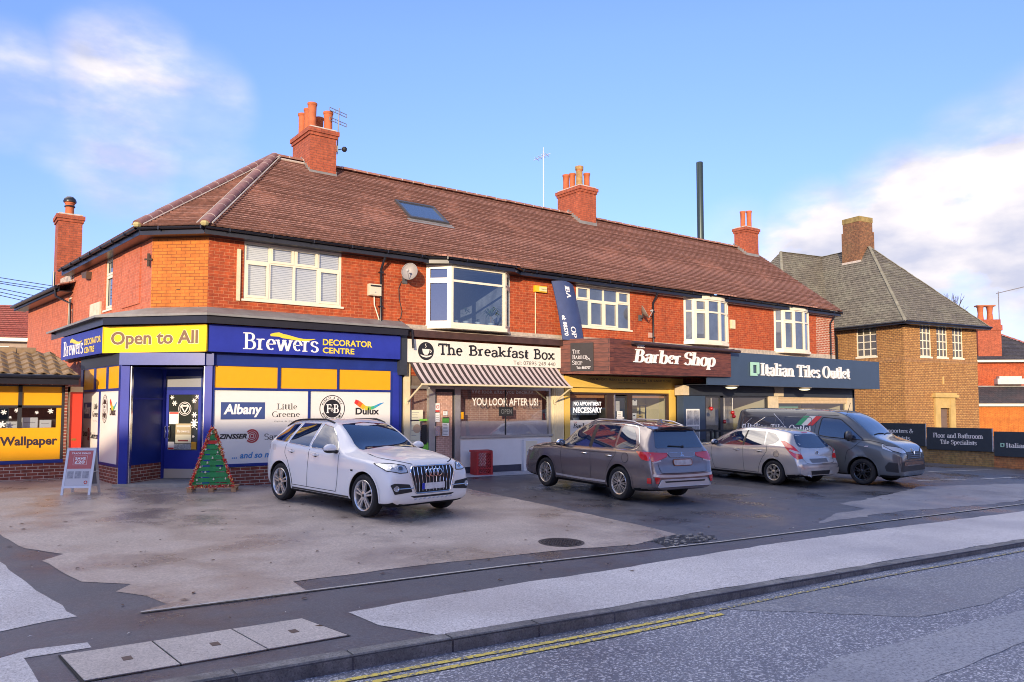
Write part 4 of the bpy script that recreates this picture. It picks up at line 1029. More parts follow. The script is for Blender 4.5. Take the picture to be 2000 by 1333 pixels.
# ------------------------------------------------------------------ breakfast shop front
B_PAPER = brick_mat('brick_pattern_blind', (.52, .29, .22), (.44, .25, .20), (.66, .45, .36), bw=.16, rh=.055, ms=.008, patch=.12, stain=(.55, .32, .24), stain_amt=.3, rough=.7)
sf = MB(FR).use(M_CREAM)
sf.box(9.88, 10.05, -.1, .06, -.1, 2.94); sf.box(14.96, 15.42, -.1, .05, -.12, 2.94)
for k in range(5): sf.box(15.0 + k * .085, 15.06 + k * .085, .05, .062, .0, 2.3)
sf.use(M_ALU)
sf.box(10.05, 10.10, -.1, .0, .2, 2.32); sf.box(10.66, 10.85, -.1, .02, -.05, 2.32); sf.box(11.48, 11.665, -.1, .02, -.05, 2.32); sf.box(14.86, 14.96, -.1, .01, .86, 2.32)
sf.box(10.1, 14.96, -.1, .0, 2.25, 2.33); sf.box(11.665, 14.96, -.1, .06, .885, .945); sf.box(10.10, 10.66, -.1, .0, .1, .2)
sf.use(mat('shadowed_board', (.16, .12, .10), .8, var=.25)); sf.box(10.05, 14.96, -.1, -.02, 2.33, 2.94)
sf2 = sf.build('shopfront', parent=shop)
mb = MB(FR).use(mat('white_painted_board', (.74, .73, .72), .6, var=.05, vscale=2)); mb.box(11.66, 13.80, -.1, .0, .09, .885); mb.box(13.80, 14.96, -.1, .0, -.1, .885); mb.box(13.82, 14.5, 0, .10, -.1, .80)
for z in (.32, .52, .70): mb.box(11.66, 13.8, 0, .004, z, z + .006)
mb.use(mat('plinth_paint', (.045, .045, .07), .6, var=.2)); mb.box(11.66, 13.80, -.1, .012, -.2, .09)
mb.build('stall_riser', parent=sf2)
mb = MB(FR).use(M_WHITE); mb.box(13.90, 14.32, .10, .112, .13, .76); mb.use(M_BLK); mb.box(13.93, 13.95, .112, .116, .42, .46); mb.build('meter_door', parent=sf2)
mb = MB(FR).use(M_DGREY); mb.box(10.85, 10.90, -.09, -.01, .0, 2.25); mb.box(11.43, 11.48, -.09, -.01, .0, 2.25); mb.box(10.9, 11.43, -.09, -.01, .0, .12); mb.box(10.9, 11.43, -.09, -.01, 2.17, 2.25)
mb.use(B_PAPER); mb.box(10.90, 11.43, -.08, -.04, .12, 2.17)
bd = mb.build('door', parent=sf2)
mb = MB(FR).use(M_STEEL); mb.box(10.83, 10.98, .02, .07, .98, 1.24); mb.build('letterbox', parent=bd)
def notice(s0, s1, z0, z1, d, base, parent, stripe=None, fr=FR, lines=0, name='notice', frame=None):
    n_ = MB(fr).use(base); n_.box(s0, s1, d - .006, d, z0, z1)
    if stripe: n_.use(stripe[0]); n_.box(s0 + .005, s1 - .005, d, d + .002, z0 + (z1 - z0) * stripe[1], z0 + (z1 - z0) * stripe[2])
    r = random.Random(int(s0 * 100))
    n_.use(mat('print_grey', (.25, .25, .26), .7))
    for k in range(lines):
        zz = z1 - (z1 - z0) * (k + 1) / (lines + 1); n_.box(s0 + (s1 - s0) * .12, s0 + (s1 - s0) * r.uniform(.55, .9), d, d + .002, zz - .006, zz + .006)
    return n_.build(name, parent=parent)
notice(10.86, 11.0, 1.62, 1.86, .004, M_PAPER, bd, (M_RED, .02, .22))
mb = MB(FR).use(M_RED); ring(mb, 10.93, 1.765, .035, .05, .008, 16); mb.use(M_BLK); mb.box(10.905, 10.955, .004, .007, 1.755, 1.765); mb.build('no_smoking_mark', parent=bd)
notice(10.86, 11.0, 1.35, 1.60, .004, M_PAPER, bd, lines=3)
notice(11.11, 11.25, 1.53, 1.66, .004, M_PAPER, bd, (M_BLK, .86, 1.), lines=2)
notice(11.09, 11.30, 1.33, 1.48, .004, mat('hygiene_green', (.10, .36, .06), .5), bd, (M_BLK, .78, 1.))
notice(11.09, 11.30, .97, 1.32, .004, M_PAPER, bd, lines=8)
mb = MB(FR); sheetp(mb, 11.665, 14.86, -.05, .945, 2.25); mb.build('pane', G_CLEAR, sf2)
mb = MB(FR); sheetp(mb, 10.10, 10.66, -.05, .2, 2.25); mb.build('pane', G_CLEAR, sf2)
mb = MB(FR).use(B_PAPER); mb.box(10.10, 11.6, -.20, -.18, .0, 2.33); mb.box(11.6, 14.92, -.42, -.40, .0, 2.33); mb.use(M_WHITE); mb.box(11.66, 14.92, -.40, -.1, .86, .90); mb.use(mat('window_film', (.62, .52, .49), .6, var=.1)); mb.box(11.68, 14.86, -.075, -.07, .95, 1.36)
mb.build('window_display', parent=sf2)
notice(10.12, 10.5, 1.42, 1.68, -.045, mat('cream_poster', (.70, .68, .50), .6), sf2, lines=3); notice(10.12, 10.42, .75, 1.38, -.045, mat('cream_poster', (.70, .68, .50)), sf2, lines=4)
mb = MB(FR).use(mat('olive_cap_blob', (.10, .11, .06), .7)); mb.use(mat('lime_print', (.22, .62, .06), .6)); mb.box(10.42, 10.66, -.046, -.042, .3, .80); mb.box(10.40, 10.64, -.046, -.042, 1.38, 1.44); mb.use(M_BLK); mb.box(10.46, 10.62, -.04, -.036, .75, 1.28); mb.use(mat('tan_print', (.50, .36, .24), .7)); ring(mb, 10.32, 1.18, 0, .12, -.04, 20); mb.build('window_poster', parent=sf2)
lt = MB(FR).use(M_TXW)
sans_text(lt, 'We look after you because...', 12.07, 14.42, 2.10, 2.27, -.046)
lt.build('window_lettering', parent=sf2); lt = MB(FR).use(M_TXW)
sans_text(lt, 'YOU LOOK AFTER US!', 12.09, 14.47, 1.80, 2.02, -.046, bold=.015)
lt.build('window_lettering', parent=sf2)
# window sill things
mb = MB(FR).use(M_YPAN); mb.box(11.69, 11.80, -.045, -.03, 1.42, 1.62); mb.build('notice', parent=sf2)
b_ = MB(FR).use(M_BLK); b_.box(13.03, 13.54, -.05, -.03, 1.50, 1.76); b_.box(13.25, 13.29, -.055, -.045, .95, 1.5); b_.box(13.25, 13.29, -.055, -.045, 1.76, 2.25)
b_.use(mat('unlit_sign_tube', (.16, .17, .18), .4)); sans_text(b_, 'OPEN', 13.09, 13.48, 1.56, 1.70, -.027)
tag(b_.build('open_sign'), 'small black unlit OPEN sign hanging in the cafe window', 'sign')
mb = MB(FR).use(mat('dark_bin', (.05, .07, .07), .5)); mb.lathe([(.10, 0), (.12, .32), (.125, .36), (.09, .44), (.0, .45)], (13.62, -.2, .90), n=14); tag(mb.build('waste_bin', smooth=40), 'small dark bin standing inside the cafe window beside the plant pot', 'bin')
o = plant(12.45, 18.22, .90, .34, .13, 'bush', 5).build('potted_plant'); tag(o, 'small green plant in a pale pot on the cafe window sill', 'plant')
mb = MB(FR).use(M_PAPER); mb.box(13.32, 13.46, -.2, -.12, .90, 1.02); tag(mb.build('napkin_holder'), 'small white box on the cafe window sill beside the dark bin', 'box')

# fascia sign of the cafe
mb = MB(FR).use(mat('cream_sign_board', (.74, .70, .60), .5, var=.04)); mb.box(9.85, 15.25, .12, .18, 2.94, 3.556)
cs = tag(mb.build('fascia_sign'), 'cream cafe fascia sign with black hand lettering and a cup emblem', 'sign')
lt = MB(FR).use(M_TXB); J = dict(wv=.155, wh=.13, jitter=.035)
serif_text(lt, 'The', 10.82, 11.62, 3.165, 3.49, .185, **J); serif_text(lt, 'Breakfast', 11.82, 13.94, 3.165, 3.50, .185, **J); serif_text(lt, 'Box', 14.13, 14.94, 3.165, 3.49, .185, **J)
lt.build('lettering', parent=cs); lt = MB(FR); lt.use(mat('print_grey_brown', (.12, .10, .09), .6)); sans_text(lt, 'Tel: 07895 249 440', 13.38, 14.97, 2.99, 3.105, .184)
lt.build('phone_lettering', parent=cs)
lt = MB(FR).use(M_TXB); ring(lt, 10.45, 3.255, 0, .245, .184, 36); lt.build('emblem', parent=cs)
lt = MB(FR).use(mat('cup_cream', (.76, .72, .62))); ribbon(lt, [(10.28, 3.15), (10.36, 3.115), (10.45, 3.105), (10.54, 3.115), (10.62, 3.15)], [.02, .04, .05, .04, .02], .190)
lt.face([(10.33, .191, 3.31), (10.56, .191, 3.31), (10.54, .191, 3.21), (10.49, .191, 3.155), (10.40, .191, 3.155), (10.35, .191, 3.21)])
ring(lt, 10.575, 3.255, .022, .045, .1905, 14, -100, 100); ribbon(lt, [(10.43, 3.34), (10.455, 3.38), (10.425, 3.42), (10.45, 3.47)], [.012, .02, .02, .006], .1905)
lt.build('cup_mark', parent=cs)
# awning
aw = thing('awning', 'brown and pink striped awning over the cafe window', 'awning', (12.4, 17.6, 2.9))
mb = MB(FR); n = 54; x0, x1 = 9.95, 15.03
for i in range(n):
    mb.use(mat('awning_brown', (.052, .036, .032), .85, var=.15) if i % 2 == 0 else mat('awning_pink', (.60, .50, .46), .85, var=.08))
    a, b = x0 + (x1 - x0) * i / n, x0 + (x1 - x0) * (i + 1) / n
    P = [(.18, 2.93), (.36, 2.755), (.53, 2.60), (.70, 2.465), (.85, 2.36)]
    for (d0, z0), (d1, z1) in zip(P, P[1:]): mb.face([(a, d0, z0), (b, d0, z0), (b, d1, z1), (a, d1, z1)])
mb.build('canvas', parent=aw, recalc=False)
mb = MB(FR).use(M_CREAM); mb.tube([(x0 - .02, .86, 2.34), (x1 + .02, .86, 2.34)], .028, 8); mb.build('front_bar', parent=aw)
for x in (x0, x1):
    mb = MB(FR).use(M_CREAM); mb.tube([(x, .86, 2.34), (x, .06, 1.90)], .025, 8); mb.box(x - .03, x + .03, .05, .09, 1.84, 1.98); mb.build('arm', parent=aw)

# ------------------------------------------------------------------ barber shop front
M_BYEL = mat('warm_yellow_paint', (.70, .47, .10), .5, var=.06, vscale=2)
M_FR = mat('dark_brown_frame', (.045, .026, .020), .45, var=.2)
sf = MB(FR).use(M_BYEL)
sf.box(15.45, 20.84, -.1, .12, 2.37, 2.74); sf.box(15.45, 15.66, -.1, .06, -.12, 2.37); sf.box(20.22, 20.50, -.1, .06, -.12, 2.37); sf.box(15.66, 20.22, -.1, .03, 2.22, 2.36)
sf.use(M_FR)
sf.box(15.66, 20.22, -.1, .0, 2.16, 2.22); sf.box(17.30, 17.62, -.12, -.02, .0, 2.16); sf.box(18.25, 18.46, -.12, -.02, .0, 2.16); sf.box(20.14, 20.22, -.1, .0, .2, 2.16); sf.box(15.66, 15.69, -.1, 0, .2, 2.16)
sf.use(M_FR); sf.box(20.50, 20.70, -.1, .03, -.12, 2.37); sf.use(M_STONE); sf.box(20.70, 20.88, -.1, .08, -.12, 2.37)
bf = sf.build('shopfront', parent=shop)
mb = MB(FR).use(M_WPAN); mb.box(15.69, 17.30, -.1, -.02, .1, 1.345); mb.box(18.46, 20.14, -.1, -.02, .1, .8); mb.build('stall_riser', parent=bf)
lt = MB(FR).use(M_TXB); serif_text(lt, 'Barber Shop', 15.84, 17.2, 1.06, 1.25, -.012, slant=.18, wv=.15, wh=.05); lt.use(M_RED); sans_text(lt, 'THE', 15.86, 16.0, 1.27, 1.30, -.012); lt.build('lettering', parent=bf)
mb = MB(FR); sheetp(mb, 15.69, 17.30, -.06, 1.345, 2.16); mb.build('pane', G_CLEAR, bf); mb = MB(FR); sheetp(mb, 18.46, 20.14, -.06, .8, 2.16); mb.build('pane', G_CLEAR, bf)
mb = MB(FR).use(M_DGREY); mb.box(17.66, 17.72, -.11, -.05, .0, 2.12); mb.box(18.19, 18.25, -.11, -.05, .0, 2.12); mb.box(17.72, 18.19, -.11, -.05, 2.06, 2.12); mb.box(17.72, 18.19, -.11, -.05, .0, .15)
mb.use(M_STEEL); mb.box(17.62, 17.66, -.11, -.0, .0, 2.16); mb.use(mat('dark_door_glass', (.02, .03, .045), .03, spec=.9)); mb.box(17.72, 18.19, -.09, -.08, .15, 2.06); bdr = mb.build('door', parent=bf)
notice(17.80, 18.05, 1.30, 1.62, -.07, M_PAPER, bdr, lines=5); notice(17.74, 17.92, 1.62, 1.95, -.07, mat('grey_print', (.3, .32, .34), .7), bdr, lines=2); notice(17.78, 18.12, 1.38, 1.43, -.066, M_PAPER, bdr)
lt = MB(FR).use(mat('sign_film_glow', (.86, .90, .95), .5, emit=.25)); sans_text(lt, 'NO APPOINTMENT', 15.91, 17.08, 1.80, 1.925, -.052, bold=.012); lt.build('window_lettering', parent=bf); lt = MB(FR).use(mat('sign_film_glow', (.86, .90, .95))); sans_text(lt, 'NECESSARY', 15.89, 17.11, 1.575, 1.745, -.052, bold=.02); lt.build('window_lettering', parent=bf)  # window film letters carry a faint emission, a glow added to the lettering
lt = MB(FR).use(mat('fascia_ink', (.16, .11, .05), .6)); sans_text(lt, 'OPEN MONDAY - FRIDAY 9.15 - 6.30   SATURDAY 9.00 - 5.30   SUNDAY CLOSED', 16.38, 20.2, 2.60, 2.675, .124, bold=.01); sans_text(lt, 'NO APPOINTMENT NECESSARY', 17.7, 19.0, 2.525, 2.565, .124); lt.build('lettering', parent=bf)
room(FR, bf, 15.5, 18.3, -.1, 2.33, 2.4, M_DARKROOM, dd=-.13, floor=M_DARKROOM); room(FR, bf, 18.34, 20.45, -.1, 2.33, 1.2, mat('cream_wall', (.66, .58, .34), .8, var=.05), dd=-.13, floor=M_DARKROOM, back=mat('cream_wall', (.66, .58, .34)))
mb = MB(FR).use(mat('orange_pelmet', (.50, .22, .08), .7)); mb.box(15.7, 17.28, -.16, -.12, 2.05, 2.16); mb.box(18.47, 20.13, -.16, -.12, 2.06, 2.16); mb.use(mat('display_grey', (.20, .23, .27), .5)); mb.box(15.75, 17.2, -.4, -.38, 1.5, 2.05); mb.build('pelmet', parent=bf)
mb = MB(FR).use(mat('barber_seat', (.10, .13, .20), .4)); mb.lathe([(.0, 0), (.22, .0), (.26, .2), (.2, .42), (0, .46)], (16.6, -.9, 1.02), n=14); tag(mb.build('barber_chair', smooth=40), 'rounded dark blue barber chair back seen low in the left barber window', 'chair')
rk = thing('shelf_rack', 'dark metal shelf rack with boxes inside the right barber window', 'shelf', (19.1, 18.5, 0))
mb = MB(FR).use(M_BLK)
for x in (18.76, 19.44):
    for d in (-.35, -.62): mb.box(x - .015, x + .015, d - .015, d + .015, -.1, 1.83)
mb.build('post', parent=rk)
mb = MB(FR).use(M_BLK)
for z in (.9, 1.3, 1.81): mb.box(18.75, 19.45, -.65, -.32, z - .02, z)
mb.build('shelf', parent=rk)
for (x, z, w, h, m_, lb) in ((18.8, 1.30, .22, .25, M_PAPER, 'white carton on the middle shelf of the barber rack'), (19.05, 1.30, .30, .20, mat('ochre_bag', (.50, .34, .08), .7), 'ochre bag on the middle shelf of the barber rack'), (18.85, 1.81, .20, .24, M_PAPER, 'white carton standing on top of the barber rack')):
    mb = MB(FR).use(m_); mb.box(x, x + w, -.58, -.38, z, z + h); mb.use(M_BLK); mb.box(x + w * .3, x + w * .7, -.38, -.377, z + h * .6, z + h * .75); tag(mb.build('box'), lb, 'box')
# timber box sign: tapering front, one side shown
m, nt, N, L, B = new_mat('stained_boards')
uvn = N.new('ShaderNodeUVMap'); br = N.new('ShaderNodeTexBrick'); L.new(uvn.outputs[0], br.inputs['Vector']); br.inputs['Scale'].default_value = 1
br.inputs['Brick Width'].default_value = 2.3; br.inputs['Row Height'].default_value = .135; br.inputs['Mortar Size'].default_value = .006
br.inputs['Color1'].default_value = (.150, .046, .026, 1); br.inputs['Color2'].default_value = (.098, .031, .020, 1); br.inputs['Mortar'].default_value = (.03, .01, .008, 1)
mp_ = N.new('ShaderNodeMapping'); L.new(uvn.outputs[0], mp_.inputs[0]); mp_.inputs['Scale'].default_value = (1.2, 9, 1)
nn = N.new('ShaderNodeTexNoise'); L.new(mp_.outputs[0], nn.inputs['Vector']); nn.inputs['Scale'].default_value = 3; nn.inputs['Detail'].default_value = 6
hs = N.new('ShaderNodeHueSaturation'); L.new(br.outputs['Color'], hs.inputs['Color']); r_ = N.new('ShaderNodeMapRange'); L.new(nn.outputs['Fac'], r_.inputs[0]); r_.inputs[1].default_value = .3; r_.inputs[2].default_value = .7; r_.inputs[3].default_value = .55; r_.inputs[4].default_value = 1.5
L.new(r_.outputs[0], hs.inputs['Value'])
vo = N.new('ShaderNodeTexVoronoi'); L.new(uvn.outputs[0], vo.inputs['Vector']); vo.inputs['Scale'].default_value = 3.2
kr = N.new('ShaderNodeMapRange'); L.new(vo.outputs['Distance'], kr.inputs[0]); kr.inputs[1].default_value = .03; kr.inputs[2].default_value = .07; kr.inputs[3].default_value = .8; kr.inputs[4].default_value = 0
mk = N.new('ShaderNodeMix'); mk.data_type = 'RGBA'; L.new(kr.outputs[0], mk.inputs['Factor']); L.new(hs.outputs[0], mk.inputs['A']); mk.inputs['B'].default_value = (.24, .09, .05, 1)
L.new(mk.outputs['Result'], B.inputs['Base Color']); B.inputs['Roughness'].default_value = .5
M_BOARD = m
bx = MB().use(M_BOARD)
q0, q1, q2, q3 = (15.17, 17.85), (15.93, 16.45), (21.62, 16.45), (21.62, 17.5)
zt = [3.83, 3.80, 3.66, 3.66]; zb_ = [2.77, 2.73, 2.78, 2.78]
Q = [q0, q1, q2, q3]
bx.idx([(*Q[i], zb_[i]) for i in range(4)] + [(*Q[i], zt[i]) for i in range(4)], [(0, 1, 5, 4), (1, 2, 6, 5), (2, 3, 7, 6), (3, 0, 4, 7), (4, 5, 6, 7)])
bx.use(mat('sign_underside', (.10, .09, .10), .7)); bx.idx([(*Q[i], zb_[i] + .002) for i in range(4)], [(0, 1, 2, 3)])
ts = tag(bx.build('timber_sign'), 'stained timber box sign with big white Barber Shop lettering on its front', 'sign')
FB = Frame(0, 16.45, 1, 0)
lt = MB(FB).use(M_TXW); K = dict(slant=.16, wv=.22, wh=.075)
serif_text(lt, 'Barber', 16.90, 19.06, 3.10, 3.53, .03, depth=.03, **K); serif_text(lt, 'Shop', 19.2, 20.78, 2.985, 3.535, .03, depth=.03, **K); serif_text(lt, 'THE', 17.05, 17.40, 3.565, 3.66, .02, depth=.02, wv=.2, wh=.1)
lt.build('lettering', parent=ts)
mb = MB(FB).use(mat('rusty_brown_bar', (.05, .028, .028), .5, var=.3)); mb.tube([(16.72, .16, 3.70), (21.9, .16, 3.64)], .055, 10)
for x in (17.0, 18.6, 20.3, 21.6): mb.box(x - .02, x + .02, 0, .16, 3.64, 3.72)
tag(mb.build('light_bar', smooth=40), 'long dark tube lamp bar along the top of the timber barber sign', 'lamp')
FSd = Frame(*q0, q1[0] - q0[0], q1[1] - q0[1])
mb = MB(FSd).use(mat('black_brown_board', (.030, .024, .022), .5, var=.15)); mb.box(.36, 1.09, .004, .03, 2.84, 3.69); sb = tag(mb.build('small_sign'), 'small dark square barber sign on the left side of the timber box', 'sign')
lt = MB(FSd).use(mat('grey_white_ink', (.66, .63, .62), .5)); S_ = dict(wv=.13, wh=.05, smallcaps=True)
serif_text(lt, 'The', .42, .66, 3.37, 3.49, .033, **S_); serif_text(lt, 'Barber', .42, .90, 3.20, 3.33, .033, **S_); serif_text(lt, 'Shop', .42, .74, 3.03, 3.16, .033, **S_); sans_text(lt, 'Tel: 885707', .55, 1.0, 2.90, 2.975, .033, bold=.015)
ribbon(lt, [(.86, 3.30), (.93, 3.21), (1.0, 3.13)], .012, .034); ribbon(lt, [(.98, 3.22), (.92, 3.19), (.86, 3.185)], .012, .0345); lt.build('lettering', parent=sb)

# ------------------------------------------------------------------ tile shop front (stands a little forward)
FT = Frame(0, 17.5, 1, 0)
M_TCREAM = mat('sandy_pillar', (.62, .52, .36), .7, var=.12)
sf = MB(FT).use(M_NAVY); sf.box(20.40, 21.53, -.3, .0, -.15, 2.15)
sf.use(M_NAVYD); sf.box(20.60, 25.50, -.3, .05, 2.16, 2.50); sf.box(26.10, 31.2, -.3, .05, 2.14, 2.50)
sf.use(M_TCREAM); sf.box(20.30, 20.60, -.3, .08, 2.16, 2.50); sf.box(25.20, 25.80, -.3, .04, -.2, 2.16); sf.box(25.52, 26.10, -.3, .07, 2.16, 2.52); sf.box(30.68, 31.08, -.3, .04, -.2, 2.14)
sf.use(M_NAVYD); sf.box(31.08, 31.25, -.5, .05, -.2, 2.5)
sf.use(M_DGREY); sf.box(21.53, 21.60, -.1, -.02, -.1, 2.16); sf.box(22.38, 22.54, -.12, -.02, -.1, 2.16); sf.box(25.12, 25.2, -.1, -.02, -.1, 2.16); sf.box(21.6, 25.12, -.1, -.02, 2.09, 2.16); sf.box(25.8, 25.90, -.1, 0, -.1, 2.14)
tf = sf.build('shopfront', parent=shop)
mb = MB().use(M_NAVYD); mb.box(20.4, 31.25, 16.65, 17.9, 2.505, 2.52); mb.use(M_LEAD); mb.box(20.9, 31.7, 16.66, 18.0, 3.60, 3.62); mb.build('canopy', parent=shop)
mb = MB().use(B_YELL2); mb.box(30.72, 31.2, 17.52, 24, -.3, 3.4); mb.build('side_wall', parent=shop)
mb = MB(FT); sheetp(mb, 21.6, 25.12, -.06, -.1, 2.09); mb.build('pane', G_CLEAR, tf); mb = MB(FT); sheetp(mb, 25.9, 30.68, -.06, .3, 1.9); mb.build('pane', G_CLEAR, tf)
mb = MB(FT).use(mat('shutter_cream', (.62, .46, .28), .5, var=.1))
for k in range(4): mb.box(25.86, 30.66, -.06, .01 + .012 * (k % 2), 1.90 + k * .06, 1.955 + k * .06)
mb.build('roller_shutter', parent=tf)
room(FT, tf, 21.55, 25.18, -.15, 2.14, 2.2, mat('showroom_cream', (.66, .58, .36), .8), dd=-.13, floor=mat('showroom_floor', (.30, .26, .2), .4)); room(FT, tf, 25.85, 30.68, -.15, 2.12, 1.6, mat('showroom_cream', (.66, .58, .36)), dd=-.13, floor=mat('showroom_floor', (.30, .26, .2)))
mb = MB(FT).use(mat('sea_green', (.20, .48, .34), .5)); mb.box(26.3, 27.85, -.5, -.45, 1.70, 1.88); mb.box(26.3, 26.5, -.5, -.45, .3, 1.7); mb.box(27.65, 27.85, -.5, -.45, .3, 1.7); mb.use(mat('tile_sample', (.55, .53, .50), .3)); mb.box(26.5, 27.65, -.5, -.48, .3, 1.62)
mb.use(mat('stone_tile', (.33, .29, .24), .35, var=.2)); mb.box(22.6, 23.4, -.9, -.85, .0, 1.7); mb.box(23.9, 24.6, -1.2, -1.15, .0, 1.9); mb.box(21.7, 22.3, -1.3, -1.25, 0, 1.6); mb.box(28.6, 29.5, -.8, -.75, .3, 1.85)
mb.build('tile_display', parent=tf)
for i, (x, z, dz, lb) in enumerate(((21.88, 1.70, .35, 'red bauble hung highest in the tile shop window'), (23.08, 1.55, .5, 'red bauble hung above another on one cord in the tile shop window'), (23.14, 1.42, .1, 'red bauble at the foot of the double cord in the tile shop window'), (22.60, 1.23, .8, 'red bauble hung lowest in the tile shop window'))):
    mb = MB(FT).use(mat('bauble_red', (.45, .02, .02), .12, coat=1.)); mb.ball((x, -.02, z), .075, 12); mb.use(M_PAPER); mb.tube([(x, -.02, z + .07), (x, -.02, min(z + dz + .07, 2.08))], .008, 5); tag(mb.build('bauble', smooth=60), lb, 'bauble', 'red baubles in the tile shop window')
nt_ = notice(21.72, 21.98, .95, 1.28, -.05, M_PAPER, tf, lines=6); notice(21.72, 22.0, 1.36, 1.5, -.05, mat('buff_print', (.66, .58, .44), .7), tf, lines=2); notice(25.28, 25.6, 1.55, 1.92, .045, M_PAPER, tf, (M_NAVY, .7, .95), lines=3)
mb = MB(FT).use(M_PAPER); mb.box(20.52, 21.21, 0, .012, .6, 1.69)
mb.use(mat('poster_grey', (.35, .36, .38), .5, var=.5, vscale=7)); mb.box(20.56, 20.85, .012, .016, 1.15, 1.64); mb.box(20.88, 21.17, .012, .016, 1.15, 1.64); mb.box(20.56, 21.17, .012, .016, .66, 1.10); tag(mb.build('poster'), 'framed grey photo poster on the slate blue pillar of the tile shop', 'poster')
# lamps under the canopy
for x, lb in ((21.9, 'cream oval lamp under the canopy, at the left over the tile shop window'), (26.3, 'cream oval lamp under the canopy, over the sandy pillar of the tile shop')):
    mb = MB(FT).use(mat('lamp_bezel', (.16, .13, .09), .5)); mb.lathe([(.26, 0), (.27, -.03), (.20, -.06)], (x, .84, 2.50), n=20); mb.use(mat('lamp_diffuser', (.80, .70, .46), .3, emit=.5)); mb.lathe([(.20, -.05), (.19, -.09), (.1, -.12), (0, -.13)], (x, .84, 2.50), n=20); tag(mb.build('canopy_lamp', smooth=40), lb, 'lamp', 'lamps under the tile shop canopy')
FS = Frame(0, 16.6, 1, 0)
mb = MB(FS).use(M_NAVY); mb.box(20.55, 31.72, -.05, .0, 2.50, 3.645); mb.box(31.70, 31.72, -.9, -.05, 2.50, 3.645)
ns = tag(mb.build('fascia_sign'), 'long slate blue fascia sign with raised white lettering over the tile shop', 'sign')
lt = MB(FS).use(M_TXW); K = dict(wv=.165, wh=.085)
serif_text(lt, 'Italian', 23.49, 25.50, 2.86, 3.34, .05, depth=.05, **K); serif_text(lt, 'Tiles', 25.70, 27.22, 2.855, 3.335, .05, depth=.05, **K); serif_text(lt, 'Outlet', 27.42, 29.36, 2.86, 3.345, .05, depth=.05, **K)
lt.build('lettering', parent=ns)
def tile_mark(mb, s0, s1, z0, z1, d, outer, inner):
    w, h = s1 - s0, z1 - z0
    mb.use(outer)
    for q in ([(s0, z0), (s0 + .28 * w, z0), (s0 + .28 * w, z1), (s0, z1)], [(s0 + .28 * w, z1 - .2 * h), (s1, z1 - .2 * h), (s1, z1), (s0 + .28 * w, z1)], [(s1 - .28 * w, z0 + .06 * h), (s1, z0 + .2 * h), (s1, z1 - .2 * h), (s1 - .28 * w, z1 - .2 * h)], [(s0 + .28 * w, z0), (s1 - .2 * w, z0), (s1 - .28 * w, z0 + .2 * h), (s0 + .28 * w, z0 + .2 * h)]): mb.sprism(q, d, d - .03)
lt = MB(FS); tile_mark(lt, 22.86, 23.36, 2.855, 3.335, .05, mat('mint_green', (.36, .62, .48), .4), None); lt.build('emblem', parent=ns)
# guard rail and plant by the tile shop window
gr = thing('guard_rail', 'low black guard rail in front of the tile shop window', 'railing', (21.6, 17.0, gz(21.6, 17)))
FG = Frame(0, 17.0, 1, 0)
mb = MB(FG).use(M_BLK); mb.box(20.25, 21.28, -.03, .03, .93, 1.0); mb.box(21.36, 24.0, -.03, .03, .90, .97); mb.build('top_rail', parent=gr)
for x in (20.3, 21.2, 21.42, 22.6, 23.9):
    mb = MB(FG).use(M_BLK); mb.box(x - .03, x + .03, -.03, .03, gz(x, 17) - .02, .93); mb.build('post', parent=gr)
o = plant(20.95, 17.15, gz(21, 17.1), .85, .30, 'bush', 8).build('potted_shrub'); tag(o, 'leafy green potted shrub behind the guard rail of the tile shop', 'plant')

# ------------------------------------------------------------------ signs of the corner shop
FF = Frame(0, 17.75, 1, 0)
mb = MB(FF).use(M_BLUE); mb.box(4.82, 9.63, -.02, .02, 3.0, 3.612)
s1 = tag(mb.build('fascia_sign'), 'royal blue fascia sign facing the road, white and yellow lettering', 'sign')
YTX = mat('letter_yellow', (.86, .62, .05), .4)
def blue_sign(fr, par, o, k, d):
    lt = MB(fr).use(M_TXW); serif_text(lt, 'Brewers', o, o + 1.82 * k, 3.075, 3.475, d, wv=.16, wh=.055); lt.build('lettering', parent=par)
    lt = MB(fr).use(YTX); sans_text(lt, 'DECORATOR', o + 1.925 * k, o + 3.25 * k, 3.265, 3.42, d, bold=.025); sans_text(lt, 'CENTRE', o + 1.925 * k, o + 2.76 * k, 3.07, 3.215, d, bold=.025)
    ribbon(lt, [(o + (.63 + .10 * i) * k, 3.40 + .035 * math.sin(i * .55 + .3) + (.03 if i < 3 else 0)) for i in range(12)], [.05, .085, .10, .10, .095, .085, .075, .065, .055, .045, .03, .01], d); lt.build('strapline', parent=par)
blue_sign(FF, s1, 5.57, 1.0, .026)
CS = Frame(3.04, 19.78, 4.80 - 3.04, 17.76 - 19.78); CSL = math.hypot(1.76, 2.02)
mb = MB(CS).use(mat('lemon_sign_face', (.86, .575, .002), .35, var=.03)); mb.box(0.0, CSL, .0, .035, 3.0, 3.60); mb.box(.0, CSL, .03, .05, 3.585, 3.605); mb.box(0, CSL, .03, .05, 2.995, 3.015); mb.box(.0, .02, .03, .05, 3.0, 3.6); mb.box(CSL - .02, CSL, .03, .05, 3.0, 3.6)
s2 = tag(mb.build('fascia_sign'), 'bright yellow sign across the corner reading Open to All', 'sign')
lt = MB(CS).use(mat('taupe_letter', (.20, .115, .055), .5)); sans_text(lt, 'Open to All', .22, 2.46, 3.09, 3.485, .045, bold=.024); lt.build('lettering', parent=s2)
lt = MB(CS).use(mat('letter_rim', (.80, .74, .45), .5)); sans_text(lt, 'Open to All', .205, 2.475, 3.08, 3.495, .040, bold=.048); lt.build('letter_rim', parent=s2)
LS = Frame(2.65, 23.7, 3.04 - 2.65, 19.78 - 23.7); LSL = math.hypot(.39, 3.92)
